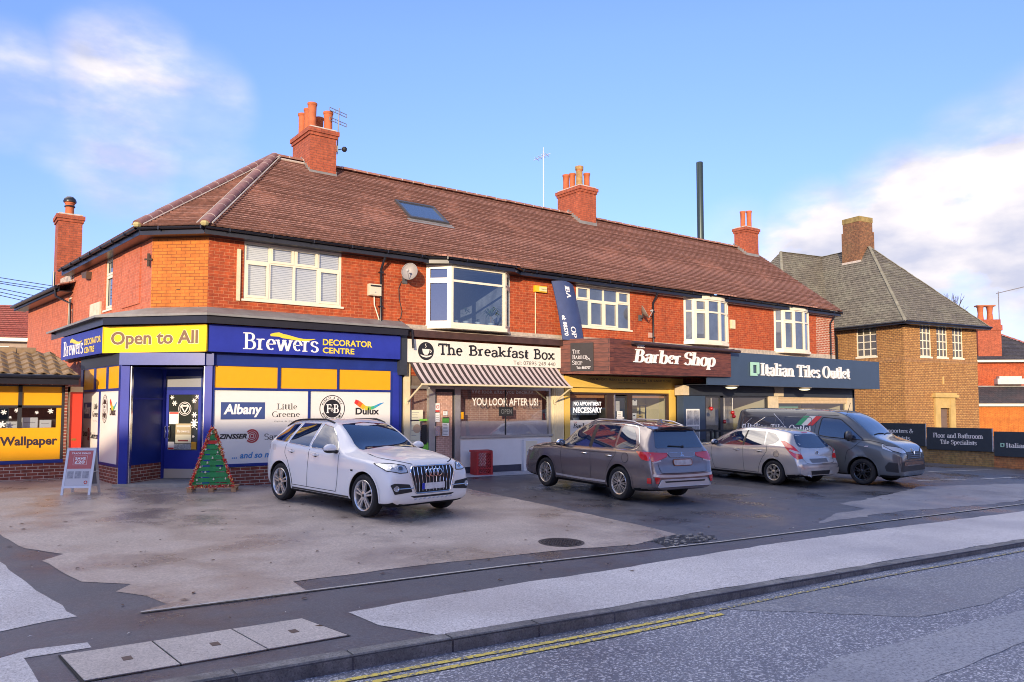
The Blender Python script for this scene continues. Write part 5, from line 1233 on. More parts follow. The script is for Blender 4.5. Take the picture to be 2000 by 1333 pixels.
mb = MB(LS).use(M_BLUE); mb.box(.0, LSL, .0, .03, 3.0, 3.60); s3 = tag(mb.build('fascia_sign'), 'royal blue fascia sign seen edge-on, left of the yellow corner sign', 'sign')
blue_sign(LS, s3, .3, 1.08, .036)
# graphics on the white panels
def panel_graphics(fr, x, d, par):
    f = lambda v: v - 5.01 + x
    def cut(lt, nm):
        lt.build(nm, parent=par); return MB(fr)
    lt = MB(fr).use(mat('badge_navy', (.045, .075, .22), .4)); lt.box(f(5.18), f(6.19), d - .004, d, 1.475, 1.87); lt.use(M_TXW); sans_text(lt, 'Albany', f(5.24), f(6.12), 1.52, 1.83, d + .004, bold=.035, shear=.12)
    lt = cut(lt, 'logo_badge'); lt.use(M_TXB); serif_text(lt, 'Little', f(6.47), f(6.97), 1.70, 1.845, d, wv=.10, wh=.045); serif_text(lt, 'Greene', f(6.365), f(7.04), 1.52, 1.655, d, wv=.10, wh=.045)
    lt.use(mat('print_grey', (.25, .25, .26))); sans_text(lt, 'Paint & Paper', f(6.42), f(7.02), 1.40, 1.435, d)
    lt = cut(lt, 'logo_lettering'); lt.use(M_TXB); sans_text(lt, 'ZINSSER', f(5.13), f(5.78), 1.03, 1.145, d, bold=.04, shear=.3)
    lt = cut(lt, 'logo_lettering'); lt.use(mat('target_red', (.36, .03, .04), .5)); ring(lt, f(5.90), 1.085, .085, .115, d + .001, 24, -150, 150); ring(lt, f(5.90), 1.085, .125, .160, d + .001, 28, -140, 140); ring(lt, f(5.90), 1.085, 0, .035, d + .0015, 14)
    ring(lt, f(5.90), 1.085, .05, .072, d + .001, 20)
    lt = cut(lt, 'target_emblem'); lt.use(M_TXB); serif_text(lt, 'Sanderson', f(6.19), f(7.2), .985, 1.14, d, wv=.11, wh=.045)
    lt = cut(lt, 'logo_lettering'); lt.use(mat('slogan_blue', (.03, .22, .50), .5)); sans_text(lt, '... and so much more', f(5.45), f(7.12), .575, .72, d, bold=.025, shear=.22)
    lt = cut(lt, 'slogan_lettering'); lt.use(M_TXB); c = f(7.874); ring(lt, c, 1.72, 0, .335, d, 40); lt.use(M_WPAN); ring(lt, c, 1.72, .225, .315, d + .001, 40); lt.use(M_TXW); serif_text(lt, 'F', c - .16, c - .02, 1.61, 1.83, d + .002, wv=.17, wh=.07); serif_text(lt, 'B', c + .03, c + .17, 1.61, 1.83, d + .002, wv=.17, wh=.07); serif_text(lt, '&', c - .04, c + .06, 1.65, 1.74, d + .003, wv=.15, wh=.07)
    lt.use(M_TXB)
    for ph, word in ((90, 'FARROW & BALL'), (270, 'MAKERS OF PAINT')):
        for i, ch in enumerate(word):
            if ch == ' ': continue
            a = rad(90 + 66 - i * 132 / (len(word) - 1)) if ph == 90 else rad(270 - 62 + i * 124 / (len(word) - 1))
            ux, uz = c + .27 * math.cos(a), 1.72 + .27 * math.sin(a); t = a - math.pi / 2 if ph == 90 else a + math.pi / 2
            sans_text(lt, ch, -.022, .022, -.028, .028, d + .002, bold=.02, place=lambda p, dd, q, ux=ux, uz=uz, t=t: (ux + p * math.cos(t) - q * math.sin(t), dd, uz + p * math.sin(t) + q * math.cos(t)))
    lt = cut(lt, 'round_emblem'); lt.use(M_TXB); sans_text(lt, 'Dulux', f(8.50), f(9.16), 1.565, 1.74, d, bold=.03)
    lt = cut(lt, 'logo_lettering')
    cols = [(.62, .03, .03), (.72, .12, .02), (.80, .40, .02), (.55, .50, .04), (.20, .42, .06), (.05, .40, .20), (.04, .36, .45), (.04, .25, .55), (.04, .30, .60)]
    pts = [(f(8.48 + .09 * i), 1.80 + .10 * math.cos(i * .62 + .35) * (1.1 if i < 4 else .75)) for i in range(10)]
    ww = [.10, .13, .13, .12, .10, .085, .07, .055, .04, .015]
    for i in range(9):
        lt.use(mat('swoosh_%d' % i, cols[i], .5)); ribbon(lt, [pts[i], pts[i + 1]], [ww[i], ww[i + 1]], d + .0005 * (i % 2))
    if x < 0:
        lt = cut(lt, 'ribbon_emblem'); lt.use(M_RED); lt.face([(f(7.55), d, 1.17), (f(8.05), d, 1.17), (f(8.0), d, 1.07), (f(8.05), d, .92), (f(7.55), d, .92), (f(7.6), d, 1.05)]); lt.use(M_TXW); sans_text(lt, 'Harris', f(7.62), f(7.98), 1.0, 1.09, d + .002)
        lt = cut(lt, 'logo_badge'); lt.use(M_TXB); sans_text(lt, 'GORI', f(8.25), f(8.9), .96, 1.12, d)
        lt = cut(lt, 'logo_lettering'); lt.use(mat('slogan_blue', (.03, .22, .50))); sans_text(lt, '... and so much more', f(7.5), f(8.9), .55, .64, d, shear=.2)
    return lt.build('ribbon_emblem' if x >= 0 else 'slogan_lettering', parent=par)
panel_graphics(FR, 5.01, .026, shopfront1)
# narrower copy on the side: squeeze through its own frame
class Squeeze(Frame):
    def __init__(self, fr, a, k): self.fr0, self.a, self.k = fr, a, k
    def __call__(self, s, d, z): return self.fr0(self.a + s * self.k, d, z)
panel_graphics(Squeeze(LL, -3.25, .67), 0.0, -.014, bpy.data.objects['shopfront.001'])
# stickers on the corner door
lt = MB(DR); dx = lambda u: (u - 1200) / 235 * (DL - .17) + .10
dz_ = lambda v: 2.06 - (v - 505) / (985 - 505) * 1.34
st = lambda u0, u1, v0, v1, m_, e=.002: (lt.use(m_), lt.box(dx(u0), dx(u1), -.012, -.008 + e, dz_(v1), dz_(v0)))
dgl = MB(DR).use(mat('door_glass_dark', (.03, .035, .03), .03, spec=.8)); dgl.box(.10, DL - .07, -.04, -.02, .72, 2.06); dgl.build('pane', parent=door1)
st(1205, 1280, 655, 760, M_PAPER); st(1207, 1278, 657, 672, M_RED, .004); st(1258, 1382, 755, 850, mat('door_card_tan', (.42, .34, .20), .6)); st(1258, 1382, 850, 925, mat('cream_poster', (.70, .68, .50)))
st(1265, 1375, 770, 785, mat('pale_ink', (.5, .5, .45), .6), .004); st(1280, 1360, 895, 908, mat('maroon_ink', (.25, .04, .04), .6), .004)
st(1200, 1250, 912, 978, M_PAPER); st(1203, 1247, 962, 976, M_RED, .004); st(1385, 1425, 912, 975, mat('amber_panel', (.80, .46, .012))); st(1250, 1385, 930, 978, mat('frost_print', (.35, .38, .38), .6, var=.5, vscale=30))
for (u, v, r) in ((1225, 530, .05), (1245, 580, .065), (1400, 560, .06), (1425, 525, .05), (1405, 680, .07), (1405, 745, .09), (1403, 770, .07), (1425, 800, .02), (1400, 865, .035)):
    lt.use(M_PAPER)
    for k in range(3):
        a = rad(60 * k); c_, s_ = math.cos(a) * r, math.sin(a) * r
        lt.face([(dx(u) + c_ - s_ * .18, -.008 + .0007 * k, dz_(v) + s_ + c_ * .18), (dx(u) - c_ - s_ * .18, -.008 + .0007 * k, dz_(v) - s_ + c_ * .18), (dx(u) - c_ + s_ * .18, -.008 + .0007 * k, dz_(v) - s_ - c_ * .18), (dx(u) + c_ + s_ * .18, -.008 + .0007 * k, dz_(v) + s_ - c_ * .18)])
lt.use(M_PAPER); ring(lt, dx(1327), dz_(627), .115, .165, -.006, 30); lt.use(M_TXB); ring(lt, dx(1327), dz_(627), .128, .152, -.005, 30); lt.use(M_PAPER); cx_, cz_ = dx(1327), dz_(625)
for (a, b) in (((-.095, .06), (.095, .06)), ((.095, .06), (0, -.10)), ((0, -.10), (-.095, .06))): ribbon(lt, [(cx_ + a[0], cz_ + a[1]), (cx_ + b[0], cz_ + b[1])], .028, -.0055)
lt.use(M_TXW); serif_text(lt, 'Brewers', dx(1270), dx(1370), dz_(832), dz_(808), -.003, depth=.001)
lt.build('stickers', parent=door1)
for i in (0, .09):
    mb = MB(DR).use(M_STEEL); x = .05 + i; mb.tube([(x, .0, 1.30), (x, .07, 1.28), (x + .02, .07, 1.15), (x, .07, 1.02), (x, .0, 1.0)], .012, 7); mb.build('handle', parent=door1, smooth=50)

# ------------------------------------------------------------------ things fixed to the upper wall
def dish(x, z, r, aim, lab, col, arm=True, out=.34):
    t = thing('satellite_dish', lab, 'satellite dish', (x, 18 - out, z), 0, 'satellite dishes on the front wall')
    n = Vector(aim).normalized(); c = Vector((x, 18 - out, z)); a = n.orthogonal().normalized(); 
    up = (Vector((0, 0, 1)) - n * n.z).normalized(); sd_ = up.cross(n)
    mb = MB().use(col); m_ = 24; P = []
    for k in range(7):
        q = k / 6
        for j in range(m_):
            t_ = 2 * math.pi * j / m_; P.append(c + (sd_ * math.cos(t_) * .88 + up * math.sin(t_)) * r * q - n * (.10 * (1 - q * q)))
    F = [(k * m_ + j, k * m_ + (j + 1) % m_, (k + 1) * m_ + (j + 1) % m_, (k + 1) * m_ + j) for k in range(6) for j in range(m_)]
    mb.idx(P, F, raw=True); mb.tube([c + (sd_ * math.cos(2 * math.pi * j / 24) * .88 + up * math.sin(2 * math.pi * j / 24)) * r for j in range(25)], .012, 6, raw=True)
    mb.build('reflector', parent=t, smooth=60, recalc=False)
    mb = MB().use(mat('dish_bracket', (.10, .10, .10), .5)); mb.tube([(x + .05, 18, z - .18), (x + .03, 18 - out * .5, z - .16), c - n * .10], .022, 7); mb.box(x - .02, x + .12, 17.97, 18, z - .28, z - .08); mb.build('bracket', parent=t)
    tip = c - up * r * .35 + n * r * 1.05
    mb = MB().use(mat('dish_arm', (.35, .34, .33), .5)); mb.tube([c - up * r * .98, tip], .012, 6, raw=True); mb.tube([tip, tip - n * .09 + up * .03], .032, 8, raw=True); mb.build('arm', parent=t)
    return t
dish(9.83, 5.32, .235, (-.62, -.72, .28), 'pale grey round satellite dish between the downpipe and the first bay window', mat('dish_pale', (.33, .305, .29), .5, var=.08), out=.36)
dish(18.78, 4.92, .24, (.55, -.55, .42), 'dull grey satellite dish turned away, beside the four light window', mat('dish_dull', (.25, .21, .17), .6, var=.15), out=.30)
def wallbox(name, x0, x1, z0, z1, dep, m_, lab, cat, extra=None):
    mb = MB(FR).use(m_); mb.box(x0, x1, .002, dep, z0, z1); mb.box(x0 + .015, x1 - .015, dep, dep + .012, z0 + .02, z1 - .02)
    if extra: extra(mb)
    return tag(mb.build(name), lab, cat)
def ex1(mb):
    mb.use(M_BLK); mb.box(8.82, 9.12, .10, .155, 4.86, 4.90); mb.use(mat('box_grey', (.4, .4, .38), .5)); mb.box(8.94, 8.97, .15, .156, 4.70, 4.73); mb.use(M_WHITE); mb.tube([(8.98, .03, 4.63), (8.99, .03, 4.4), (9.12, .03, 4.05), (9.14, .03, 3.99)], .016, 6)
wallbox('alarm_box', 8.80, 9.14, 4.63, 4.93, .13, mat('yellowed_white', (.66, .58, .42), .5), 'cream alarm box with a pale cable, left of the downpipe', 'alarm box', ex1)
def ex2(mb):
    mb.use(mat('alarm_cream', (.72, .62, .30), .5)); mb.box(14.42, 14.71, .095, .112, 5.25, 5.38); mb.use(M_TXB); sans_text(mb, 'Response', 14.50, 14.69, 5.285, 5.335, .114); mb.use(M_CREAM); mb.tube([(14.33, .02, 5.2), (14.33, .02, 3.9)], .016, 6)
wallbox('alarm_box', 14.27, 14.73, 5.22, 5.41, .09, mat('alarm_yellow', (.80, .50, .02), .45), 'yellow alarm box on the brick between the bay and the hanging banner', 'alarm box', ex2)
wallbox('meter_box', 23.62, 23.86, 4.68, 5.01, .08, M_CREAM, 'small cream box on the wall right of the middle bow window', 'box')
wallbox('junction_box', 19.22, 19.36, 4.10, 4.27, .07, mat('pink_grey_box', (.50, .33, .26), .6), 'little pinkish junction box beside the second downpipe', 'box')
mb = MB(FR).use(M_CREAM); mb.box(5.47, 5.55, .002, .05, 4.22, 5.43); tag(mb.build('bracket_strip'), 'thin upright cream strip fixed left of the first upstairs window', 'strip')
mb = MB(FR).use(M_BLK); mb.tube([(9.78, .02, 5.1), (9.70, .02, 4.9), (9.72, .02, 4.6), (9.80, .02, 4.3), (9.76, .02, 4.1), (9.68, .02, 4.07), (9.85, .03, 3.95)], .010, 5); tag(mb.build('cable'), 'thin dark cable hanging down the brick below the pale satellite dish', 'cable')
# leaning banner board
f_ban = Frame(15.0, 17.80, 1, 0)
def ban(p, d, q):       # p 0..1 across, q 0..1 up: leans over to the left and bows forward
    x = 14.84 + .86 * p + .30 * (1 - q) + .04 * math.sin(q * 3); return Vector((x - .02, 17.80 - d - .12 * math.sin(math.pi * p) - .16 * (1 - q), 3.80 + 1.78 * q - .05 * p + .05 * math.sin(math.pi * p) * (q > .9)))
mb = MB().use(mat('banner_blue', (.045, .066, .16), .45, var=.1, vscale=3)); n, k = 8, 10
for d in (0, -.03): mb.idx([ban(i / n, d, j / k) for j in range(k + 1) for i in range(n + 1)], [(j * (n + 1) + i, j * (n + 1) + i + 1, (j + 1) * (n + 1) + i + 1, (j + 1) * (n + 1) + i) for j in range(k) for i in range(n)], raw=True)
for (i0, i1, j0, j1) in ((0, 0, 0, k), (n, n, 0, k)): mb.idx([ban(i0 / n, d, j / k) for d in (0, -.03) for j in range(k + 1)], [(j, j + 1, k + 2 + j, k + 1 + j) for j in range(k)], raw=True)
mb.idx([ban(i / n, d, 1) for d in (0, -.03) for i in range(n + 1)], [(i, i + 1, n + 2 + i, n + 1 + i) for i in range(n)], raw=True)
bn = tag(mb.build('banner', smooth=40, recalc=False), 'tall dark blue board leaning on the wall with broken sideways white letters', 'sign')
class BanF:
    def __call__(self, s, d, z): return ban(s, d + .006, z)
lt = MB(BanF()).use(M_TXW)
side = lambda x0, x1, y0, y1: (lambda a, d, b: (x0 + (x1 - x0) * b, d, y1 - (y1 - y0) * a))
serif_text(lt, 'BA', 0, 1, 0, 1, 0, depth=.001, place=side(.42, .64, .73, .92), wv=.2, wh=.08); serif_text(lt, 'OP', 0, 1, 0, 1, 0, depth=.001, place=side(.34, .56, .05, .24), wv=.2, wh=.08); sans_text(lt, 'el: 88570', 0, 1, 0, 1, 0, bold=.03, place=side(.08, .22, .07, .42))
lt.build('lettering', parent=bn)
# aerials and camera
ae = thing('tv_aerial', 'stacked flat TV aerial on a mast beside the tall left roof chimney', 'aerial', (9.5, 21.7, 9.6))
mb = MB().use(mat('aerial_grey', (.20, .20, .22), .4)); mb.tube([(9.5, 21.6, 9.45), (9.55, 21.6, 10.9)], .018, 6); mb.build('mast', parent=ae)
mb = MB().use(mat('aerial_grey', (.20, .20, .22)))
for z in (10.42, 10.72):
    for dz in (0, .09): mb.tube([(9.20, 21.5, z + dz), (9.86, 21.75, z + dz)], .012, 5)
    for s in (0, 1, .33, .66): mb.tube([(9.20 + .66 * s, 21.5 + .25 * s, z), (9.20 + .66 * s, 21.5 + .25 * s, z + .09)], .010, 5)
mb.build('elements', parent=ae)
mb = MB().use(M_BLK); mb.tube([(9.43, 21.6, 9.55), (9.62, 21.55, 9.62)], .015, 6); mb.ball((9.70, 21.52, 9.62), .085, 10); mb.use(M_CREAM); mb.box(9.41, 9.47, 21.5, 21.6, 9.5, 9.68); tag(mb.build('camera_dome', smooth=40), 'black dome camera on the right side of the left roof chimney', 'camera')
ae = thing('tv_aerial', 'slim white aerial on a tall pole behind the middle chimney', 'aerial', (18.2, 22.0, 9.2))
mb = MB().use(mat('aerial_white', (.60, .60, .62), .4)); mb.tube([(18.18, 22.3, 8.9), (18.18, 22.3, 11.5)], .02, 6); mb.build('mast', parent=ae)
mb = MB().use(mat('aerial_white', (.60, .60, .62)))
for k in range(4): mb.tube([(18.0, 22.0 + .2 * k, 11.3), (18.36, 22.2 + .2 * k, 11.3)], .012, 5)
mb.tube([(18.18, 21.9, 11.3), (18.18, 22.9, 11.3)], .012, 5); mb.tube([(18.1, 22.2, 11.36), (18.1, 22.2, 11.6)], .01, 5); mb.build('elements', parent=ae)
mb = MB(LF).use(mat('stone_plaque', (.62, .54, .40), .7, var=.15)); mb.box(-4.88, -3.92, .003, .05, 4.19, 4.565); mb.use(mat('plaque_ink', (.38, .32, .24), .8)); sans_text(mb, '1938', -4.6, -4.2, 4.33, 4.44, .053) if False else None; tag(mb.build('plaque'), 'plain pale stone plaque on the side wall below the tall narrow window', 'plaque')
mb = MB(LF).use(mat('vent_brown', (.10, .06, .04), .6)); mb.prism([(-5.5, 0, 5.52), (-4.95, 0, 5.5), (-5.0, 0, 5.30), (-5.4, 0, 5.36)], tuple(LF.n * .14)); tag(mb.build('vent_cowl'), 'small dark cowl on the side wall under the eaves', 'vent')
# ------------------------------------------------------------------ rear wing behind the corner shop
wing = thing('rear_wing', 'lower red brick rear wing at the far left with its own black gutter', 'building', (2.6, 29, 0))
mb = MB(LF).use(B_SIDE); WW = (-7.55, -6.95, 3.95, 5.04)
wall(mb, -12.93, -6.88, -.3, 5.2, [WW])
a = LF(-12.93, 0, 0); mb.face([(a.x, a.y, -.3), (a.x + 6, a.y + .6, -.3), (a.x + 6, a.y + .6, 6.5), (a.x, a.y, 5.2)], raw=True)
mb.build('wall', parent=wing)
window(LF, wing, *WW, cols=[], tr=.66, casements=[(0, 0)], d=-.03)
mb = MB(LF).use(M_BLACK); mb.box(-13.3, -6.9, .02, .38, 5.14, 5.17); mb.box(-13.3, -6.9, .36, .38, 5.14, 5.30); mb.tube([(-13.35, .44, 5.27), (-6.95, .44, 5.27)], .055, 8)
mb.build('gutter', parent=wing)
mb = MB(LF).use(T_ROOF); mb.prism([(-13.3, .42, 5.30), (-6.6, .42, 5.30), (-6.6, -5, 6.9), (-13.3, -5, 6.9)], (0, 0, .04)); mb.build('roof', parent=wing)
mb = MB(LF).use(M_BLACK); mb.tube([(-7.15, .42, 5.25), (-7.15, .40, 5.02), (-6.86, .08, 4.80), (-6.86, .07, 2.9)], .035, 8); mb.build('downpipe', parent=wing, smooth=50)
mb = MB(LF).use(M_BLACK); mb.tube([(-7.45, .40, 5.78), (-7.45, .40, 5.3)], .035, 8); mb.use(M_STONE); mb.box(-8.6, -6.9, -.3, -.02, 5.3, 5.75); mb.build('rainwater_head', parent=wing)
chimney(wing, 2.95, 3.64, 28.5, 29.3, 5.2, 8.02, [(3.29, 28.8, .14, .46)], collar=.07, flash=False)
mb = MB().use(mat('cowl_black', (.02, .02, .025), .35)); mb.lathe([(.19, 0), (.20, .04), (.17, .12), (.10, .19), (0, .21)], (3.29, 28.8, 8.50), n=18); mb.lathe([(.15, -.16), (.165, -.14), (.15, -.11)], (3.29, 28.8, 8.50), n=18)
mb.build('cowl', parent=bpy.data.objects['chimney.003'], smooth=50)

# ------------------------------------------------------------------ wallpaper annex at the far left
ann = thing('shop_annex', 'single storey annex with pantile roof, amber window panels and Wallpaper lettering', 'shop', (.5, 22, 0))
FA = Frame(0, 21.2, 1, 0)
mb = MB(FA).use(B_BASE); wall(mb, -5, 2.50, -.1, 2.32, [(-4.4, 2.46, .50, 2.28)]); mb.box(2.46, 2.52, -.2, .01, -.1, 2.3)
mb.use(B_SIDE); mb.face([(2.52, 0, -.1), (2.52, -3, -.1), (2.52, -3, 2.5), (2.52, 0, 2.5)]); mb.build('wall', parent=ann)
mb = MB(FA).use(M_DGREY); mb.box(1.52, 1.60, -.09, -.02, 1.27, 2.28); mb.box(2.40, 2.46, -.09, -.02, .5, 2.28); mb.box(-4.4, 2.4, -.09, -.02, 1.745, 1.80); mb.use(M_BLUED); mb.box(-4.4, 2.46, -.09, .03, .44, .52); mb.use(M_DGREY); mb.box(-4.4, 2.46, -.09, -.02, 2.24, 2.28)
wn_ = mb.build('window', parent=ann)
mb = MB(FA); 
for a, b in ((-4.4, 1.52), (1.60, 2.40)): mb.box(a, b, -.07, -.05, 1.80, 2.24)
mb.box(-4.4, 2.40, -.07, -.05, .52, 1.27); mb.box(2.30, 2.40, -.07, -.05, 1.27, 1.745); mb.build('amber_panel', M_YPAN, wn_)
mb = MB(FA); mb.face([(-4.4, -.06, 1.27), (2.30, -.06, 1.27), (2.30, -.06, 1.745), (-4.4, -.06, 1.745)]); mb.build('pane', G_CLEAR, wn_)
room(FA, wn_, -4.4, 2.4, .5, 2.25, 1.0, M_DARKROOM, dd=-.1)
lt = MB(FA).use(mat('wallpaper_ink', (.030, .018, .03), .5)); sans_text(lt, 'Wallpaper', 1.19, 2.34, .80, 1.075, -.045, bold=.03); lt.build('lettering', parent=wn_)
lt = MB(FA).use(M_PAPER)
for (x, z, r) in ((1.25, 1.64, .06), (1.5, 1.68, .05), (2.18, 1.66, .06), (1.22, 1.36, .08), (1.9, 1.63, .04), (1.38, 1.52, .03)):
    for k in range(3):
        a = rad(60 * k + 15); c_, s_ = math.cos(a) * r, math.sin(a) * r
        lt.face([(x + c_ - s_ * .2, -.052 + k * .001, z + s_ + c_ * .2), (x - c_ - s_ * .2, -.052 + k * .001, z - s_ + c_ * .2), (x - c_ + s_ * .2, -.052 + k * .001, z - s_ - c_ * .2), (x + c_ + s_ * .2, -.052 + k * .001, z + s_ - c_ * .2)])
lt.build('snowflake_stickers', parent=wn_)
for i, (x0, x1, h, lb) in enumerate(((1.32, 1.56, .15, 'leftmost'), (1.63, 1.94, .24, 'tallest'), (1.98, 2.22, .18, 'rightmost'))):
    mb = MB(FA).use(M_PAPER); mb.box(x0, x1, -.42, -.20, 1.27, 1.27 + h); mb.use(mat('print_grey', (.25, .25, .26))); mb.box(x0 + .03, x1 - .05, -.20, -.197, 1.27 + h * .5, 1.27 + h * .55)
    tag(mb.build('carton'), lb + ' of the three white cartons in the annex window above the Wallpaper panel', 'box', 'cartons in the annex window')
mb = MB(FA).use(M_BLUED); mb.box(-4.4, 2.4, -.5, -.1, 1.2, 1.268); mb.build('shelf', parent=wn_)
mb = MB(FA).use(M_CREAM); mb.box(2.54, 2.58, -.2, -.05, -.1, 2.25); mb.box(2.54, 2.85, -.2, -.05, 2.12, 2.25); mb.use(mat('door_red', (.62, .045, .02), .4)); mb.box(2.58, 2.85, -.16, -.10, .0, 2.12); mb.use(mat('brass_plate', (.5, .3, .08), .3, metal=.8)); mb.box(2.64, 2.74, -.10, -.095, .95, 1.0); mb.build('door', parent=ann)
# pantiled roof: rolls and laps as real relief
mb = MB().use(mat('weathered_pantile', (.22, .150, .085), .85, var=.45, vscale=3.5, bump=.3))
e0, e1 = Vector((0, 20.58, 2.50)), Vector((0, 22.25, 3.10)); up = e1 - e0; nrmv = Vector((0, -up.z, up.y)).normalized()
nr, pitch = 5, .26; xr0, xr1 = -5.2, 2.66
for r in range(nr):
    P = []; cols = []
    x = xr0
    while x < xr1 + 1e-4: cols.append(x); x += pitch / 6
    for q in (0, 1):
        for x in cols:
            ph = ((x - xr0) / pitch) % 1; roll = max(0, math.cos((ph - .5) * 2 * math.pi)) ** 1.3 * .058 - .012 * math.cos(ph * 4 * math.pi)
            t = (r + q * 1.04) / nr; tt = min(t, 1.0)
            P.append(e0 + up * tt + nrmv * (roll + (.035 if q == 0 else .0)) + Vector((min(x, 2.66 - .44 * tt), 0, 0)))
    n = len(cols)
    mb.idx(P, [(i, i + 1, n + i + 1, n + i) for i in range(n - 1)], raw=True)
    mb.idx(P[:n] + [p - nrmv * .035 for p in P[:n]], [(i, i + 1, n + i + 1, n + i) for i in range(n - 1)], raw=True)
mb.idx([(xr0, 22.25, 3.08), (2.22, 22.25, 3.08), (2.22, 24, 2.5), (xr0, 24, 2.5)], [(0, 1, 2, 3)], raw=True)
mb.idx([(xr0, 20.60, 2.46), (2.64, 20.60, 2.46), (2.2, 22.25, 3.05), (xr0, 22.25, 3.05)], [(0, 1, 2, 3)], raw=True)
rf = mb.build('roof', parent=ann, recalc=False)
mb = MB().use(mat('weathered_ridge', (.25, .17, .09), .85, var=.3, vscale=5))
x = -5.2
while x < 1.85: mb.tube([(x, 22.25, 3.09), (x + .40, 22.25, 3.10)], .13, 10); x += .42
mb.build('ridge_tiles', parent=ann, smooth=50)
mb = MB().use(M_BLACK); mb.box(-5.2, 2.66, 20.56, 20.62, 2.28, 2.47); mb.box(-5.2, 2.60, 20.62, 21.2, 2.30, 2.32); mb.tube([(-5.2, 20.53, 2.46), (2.68, 20.53, 2.46)], .05, 8); mb.build('gutter', parent=ann)

# ------------------------------------------------------------------ houses glimpsed at the far left
FH = Frame(-9, 58.5, 13.5, -5.7)
hs_ = thing('house', 'distant house with a bright red tiled roof behind the annex', 'house', (-3, 57, 0))
HR = mat('bright_red_tile', (.40, .085, .055), .85, var=.2, vscale=2)
mb = MB(FH).use(mat('grey_brown_render', (.34, .27, .22), .9, var=.15)); wall(mb, 0, 14.6, -1, 5.75, [(11.6, 13.3, 3.6, 5.3), (6, 8, 3.6, 5.3)]); mb.build('wall', parent=hs_)
window(FH, hs_, 11.6, 13.3, 3.6, 5.3, cols=[.5], tr=.7, d=-.02, t=.09); window(FH, hs_, 6, 8, 3.6, 5.3, cols=[.5], tr=.7, t=.09)
mb = MB(FH).use(brick_mat('red_interlocking_tile', (.40, .085, .055), (.33, .07, .045), (.14, .03, .025), bw=.3, rh=.28, ms=.02, patch=.2))
tiled_slope(mb, [FH(-.3, .4, 5.75), FH(15.0, .4, 5.75), FH(15.0, -3.4, 8.1), FH(-.3, -3.4, 8.1)], .28, .05); mb.face([(15.0, .4, 5.7), (15, -3.4, 8.1), (15, -7, 5.7)]); mb.face([(-.3, -3.4, 8.1), (15, -3.4, 8.1), (15, -7, 5.7), (-.3, -7, 5.7)]); mb.build('roof', parent=hs_, recalc=False)
mb = MB(FH).use(M_WHITE); mb.box(-.3, 15, .4, .5, 5.55, 5.75); mb.build('gutter', parent=hs_)
# overhead wires
for i, (zl, zr, xe) in enumerate(((6.146, 5.987, 3.107), (6.016, 5.886, 2.987), (5.955, 5.804, 2.882), (5.772, 5.586, 2.646), (5.65, 5.475, 2.498), (5.537, 5.39, 2.321))):
    mb = MB().use(mat('cable_black', (.03, .035, .05), .6)); b = Vector((xe, 31, zr)); a = Vector((-7, 31, zl + (zl - zr) * (1.57 + 7) / (xe - 1.57)))
    mb.tube([a + (b - a) * (k / 8) + Vector((0, 0, -.05 * math.sin(math.pi * k / 8))) for k in range(9)], .013, 5, raw=True)
    tag(mb.build('overhead_cable'), '%s of the six thin wires crossing the sky at the far left' % ('topmost', 'second from the top', 'third from the top', 'fourth from the top', 'fifth from the top', 'lowest')[i], 'cable', 'overhead wires at the left')

# ------------------------------------------------------------------ yellow brick building
YC = Vector((39.4, 19.3, 0)); dl = Vector((.16677, .98599, 0)); dr = Vector((.98686, -.1616, 0))
YL = Frame(YC.x, YC.y, -dl.x, -dl.y); YR = Frame(YC.x, YC.y, dr.x, dr.y)
yb = thing('brick_building', 'yellow brick building with steep grey green slate hipped roof', 'building', (42, 22, 0))
def Yp(a, b, z): p = YC + dr * a + dl * b; return Vector((p.x, p.y, z))
mb = MB(YL).use(B_YEL); yw = [(-2.83, -1.58, 4.45, 6.0)]
wall(mb, -12, 0, -.6, 6.10, yw, reveal=.16); mb.build('wall', parent=yb)
rw = [(1.30, 2.22, 4.38, 6.02), (2.66, 3.58, 4.38, 6.02), (4.0, 4.92, 4.38, 6.02)]
mb = MB(YR).use(B_YEL); wall(mb, 0, 6.12, -.6, 6.10, rw + [(2.66, 3.50, -.5, 1.70)], reveal=.16); mb.face([(6.12, 0, -.6), (6.12, -12, -.6), (6.12, -12, 6.1), (6.12, 0, 6.1)]); mb.build('wall', parent=yb)
mb = MB(YL).use(brick_mat('soldier_course', (.46, .25, .09), (.36, .17, .06), (.16, .09, .05), bw=.08, rh=.26, ms=.012)); mb.box(-12, .0, 0, .02, 4.06, 4.30); mb.fr = YR; mb.box(0.0, 6.12, 0, .02, 4.04, 4.28); mb.build('band_course', parent=yb)
for fr_, ws in ((YL, yw), (YR, rw)):
    for (a, b, c, e) in ws: window(fr_, yb, a, b, c, e, cols=3, rows=[.25, .5, .75], tr=None, d=-.05, t=.05, sill=.09, fm=M_WHITE, gm=mat('leaded_glass', (.10, .085, .06), .05, spec=.8))
mb = MB(YR).use(mat('yellow_sandstone', (.52, .36, .13), .8, var=.15, vscale=2)); mb.box(2.25, 2.66, -.05, .10, -.5, 2.25); mb.box(3.50, 3.92, -.05, .10, -.5, 2.25); mb.box(2.66, 3.50, -.05, .08, 1.70, 2.25); mb.box(2.10, 4.08, -.05, .22, 2.25, 2.40); mb.box(2.2, 3.98, -.05, .16, 2.40, 2.50)
ds = mb.build('door_surround', parent=yb)
mb = MB(YR).use(mat('grey_brown_door', (.16, .11, .09), .6, var=.1)); mb.box(2.68, 3.48, -.15, -.10, -.5, 1.68)
for z in (.0, .4, .8, 1.2): mb.box(2.78, 3.38, -.10, -.085, z, z + .28)
mb.build('door', parent=ds)
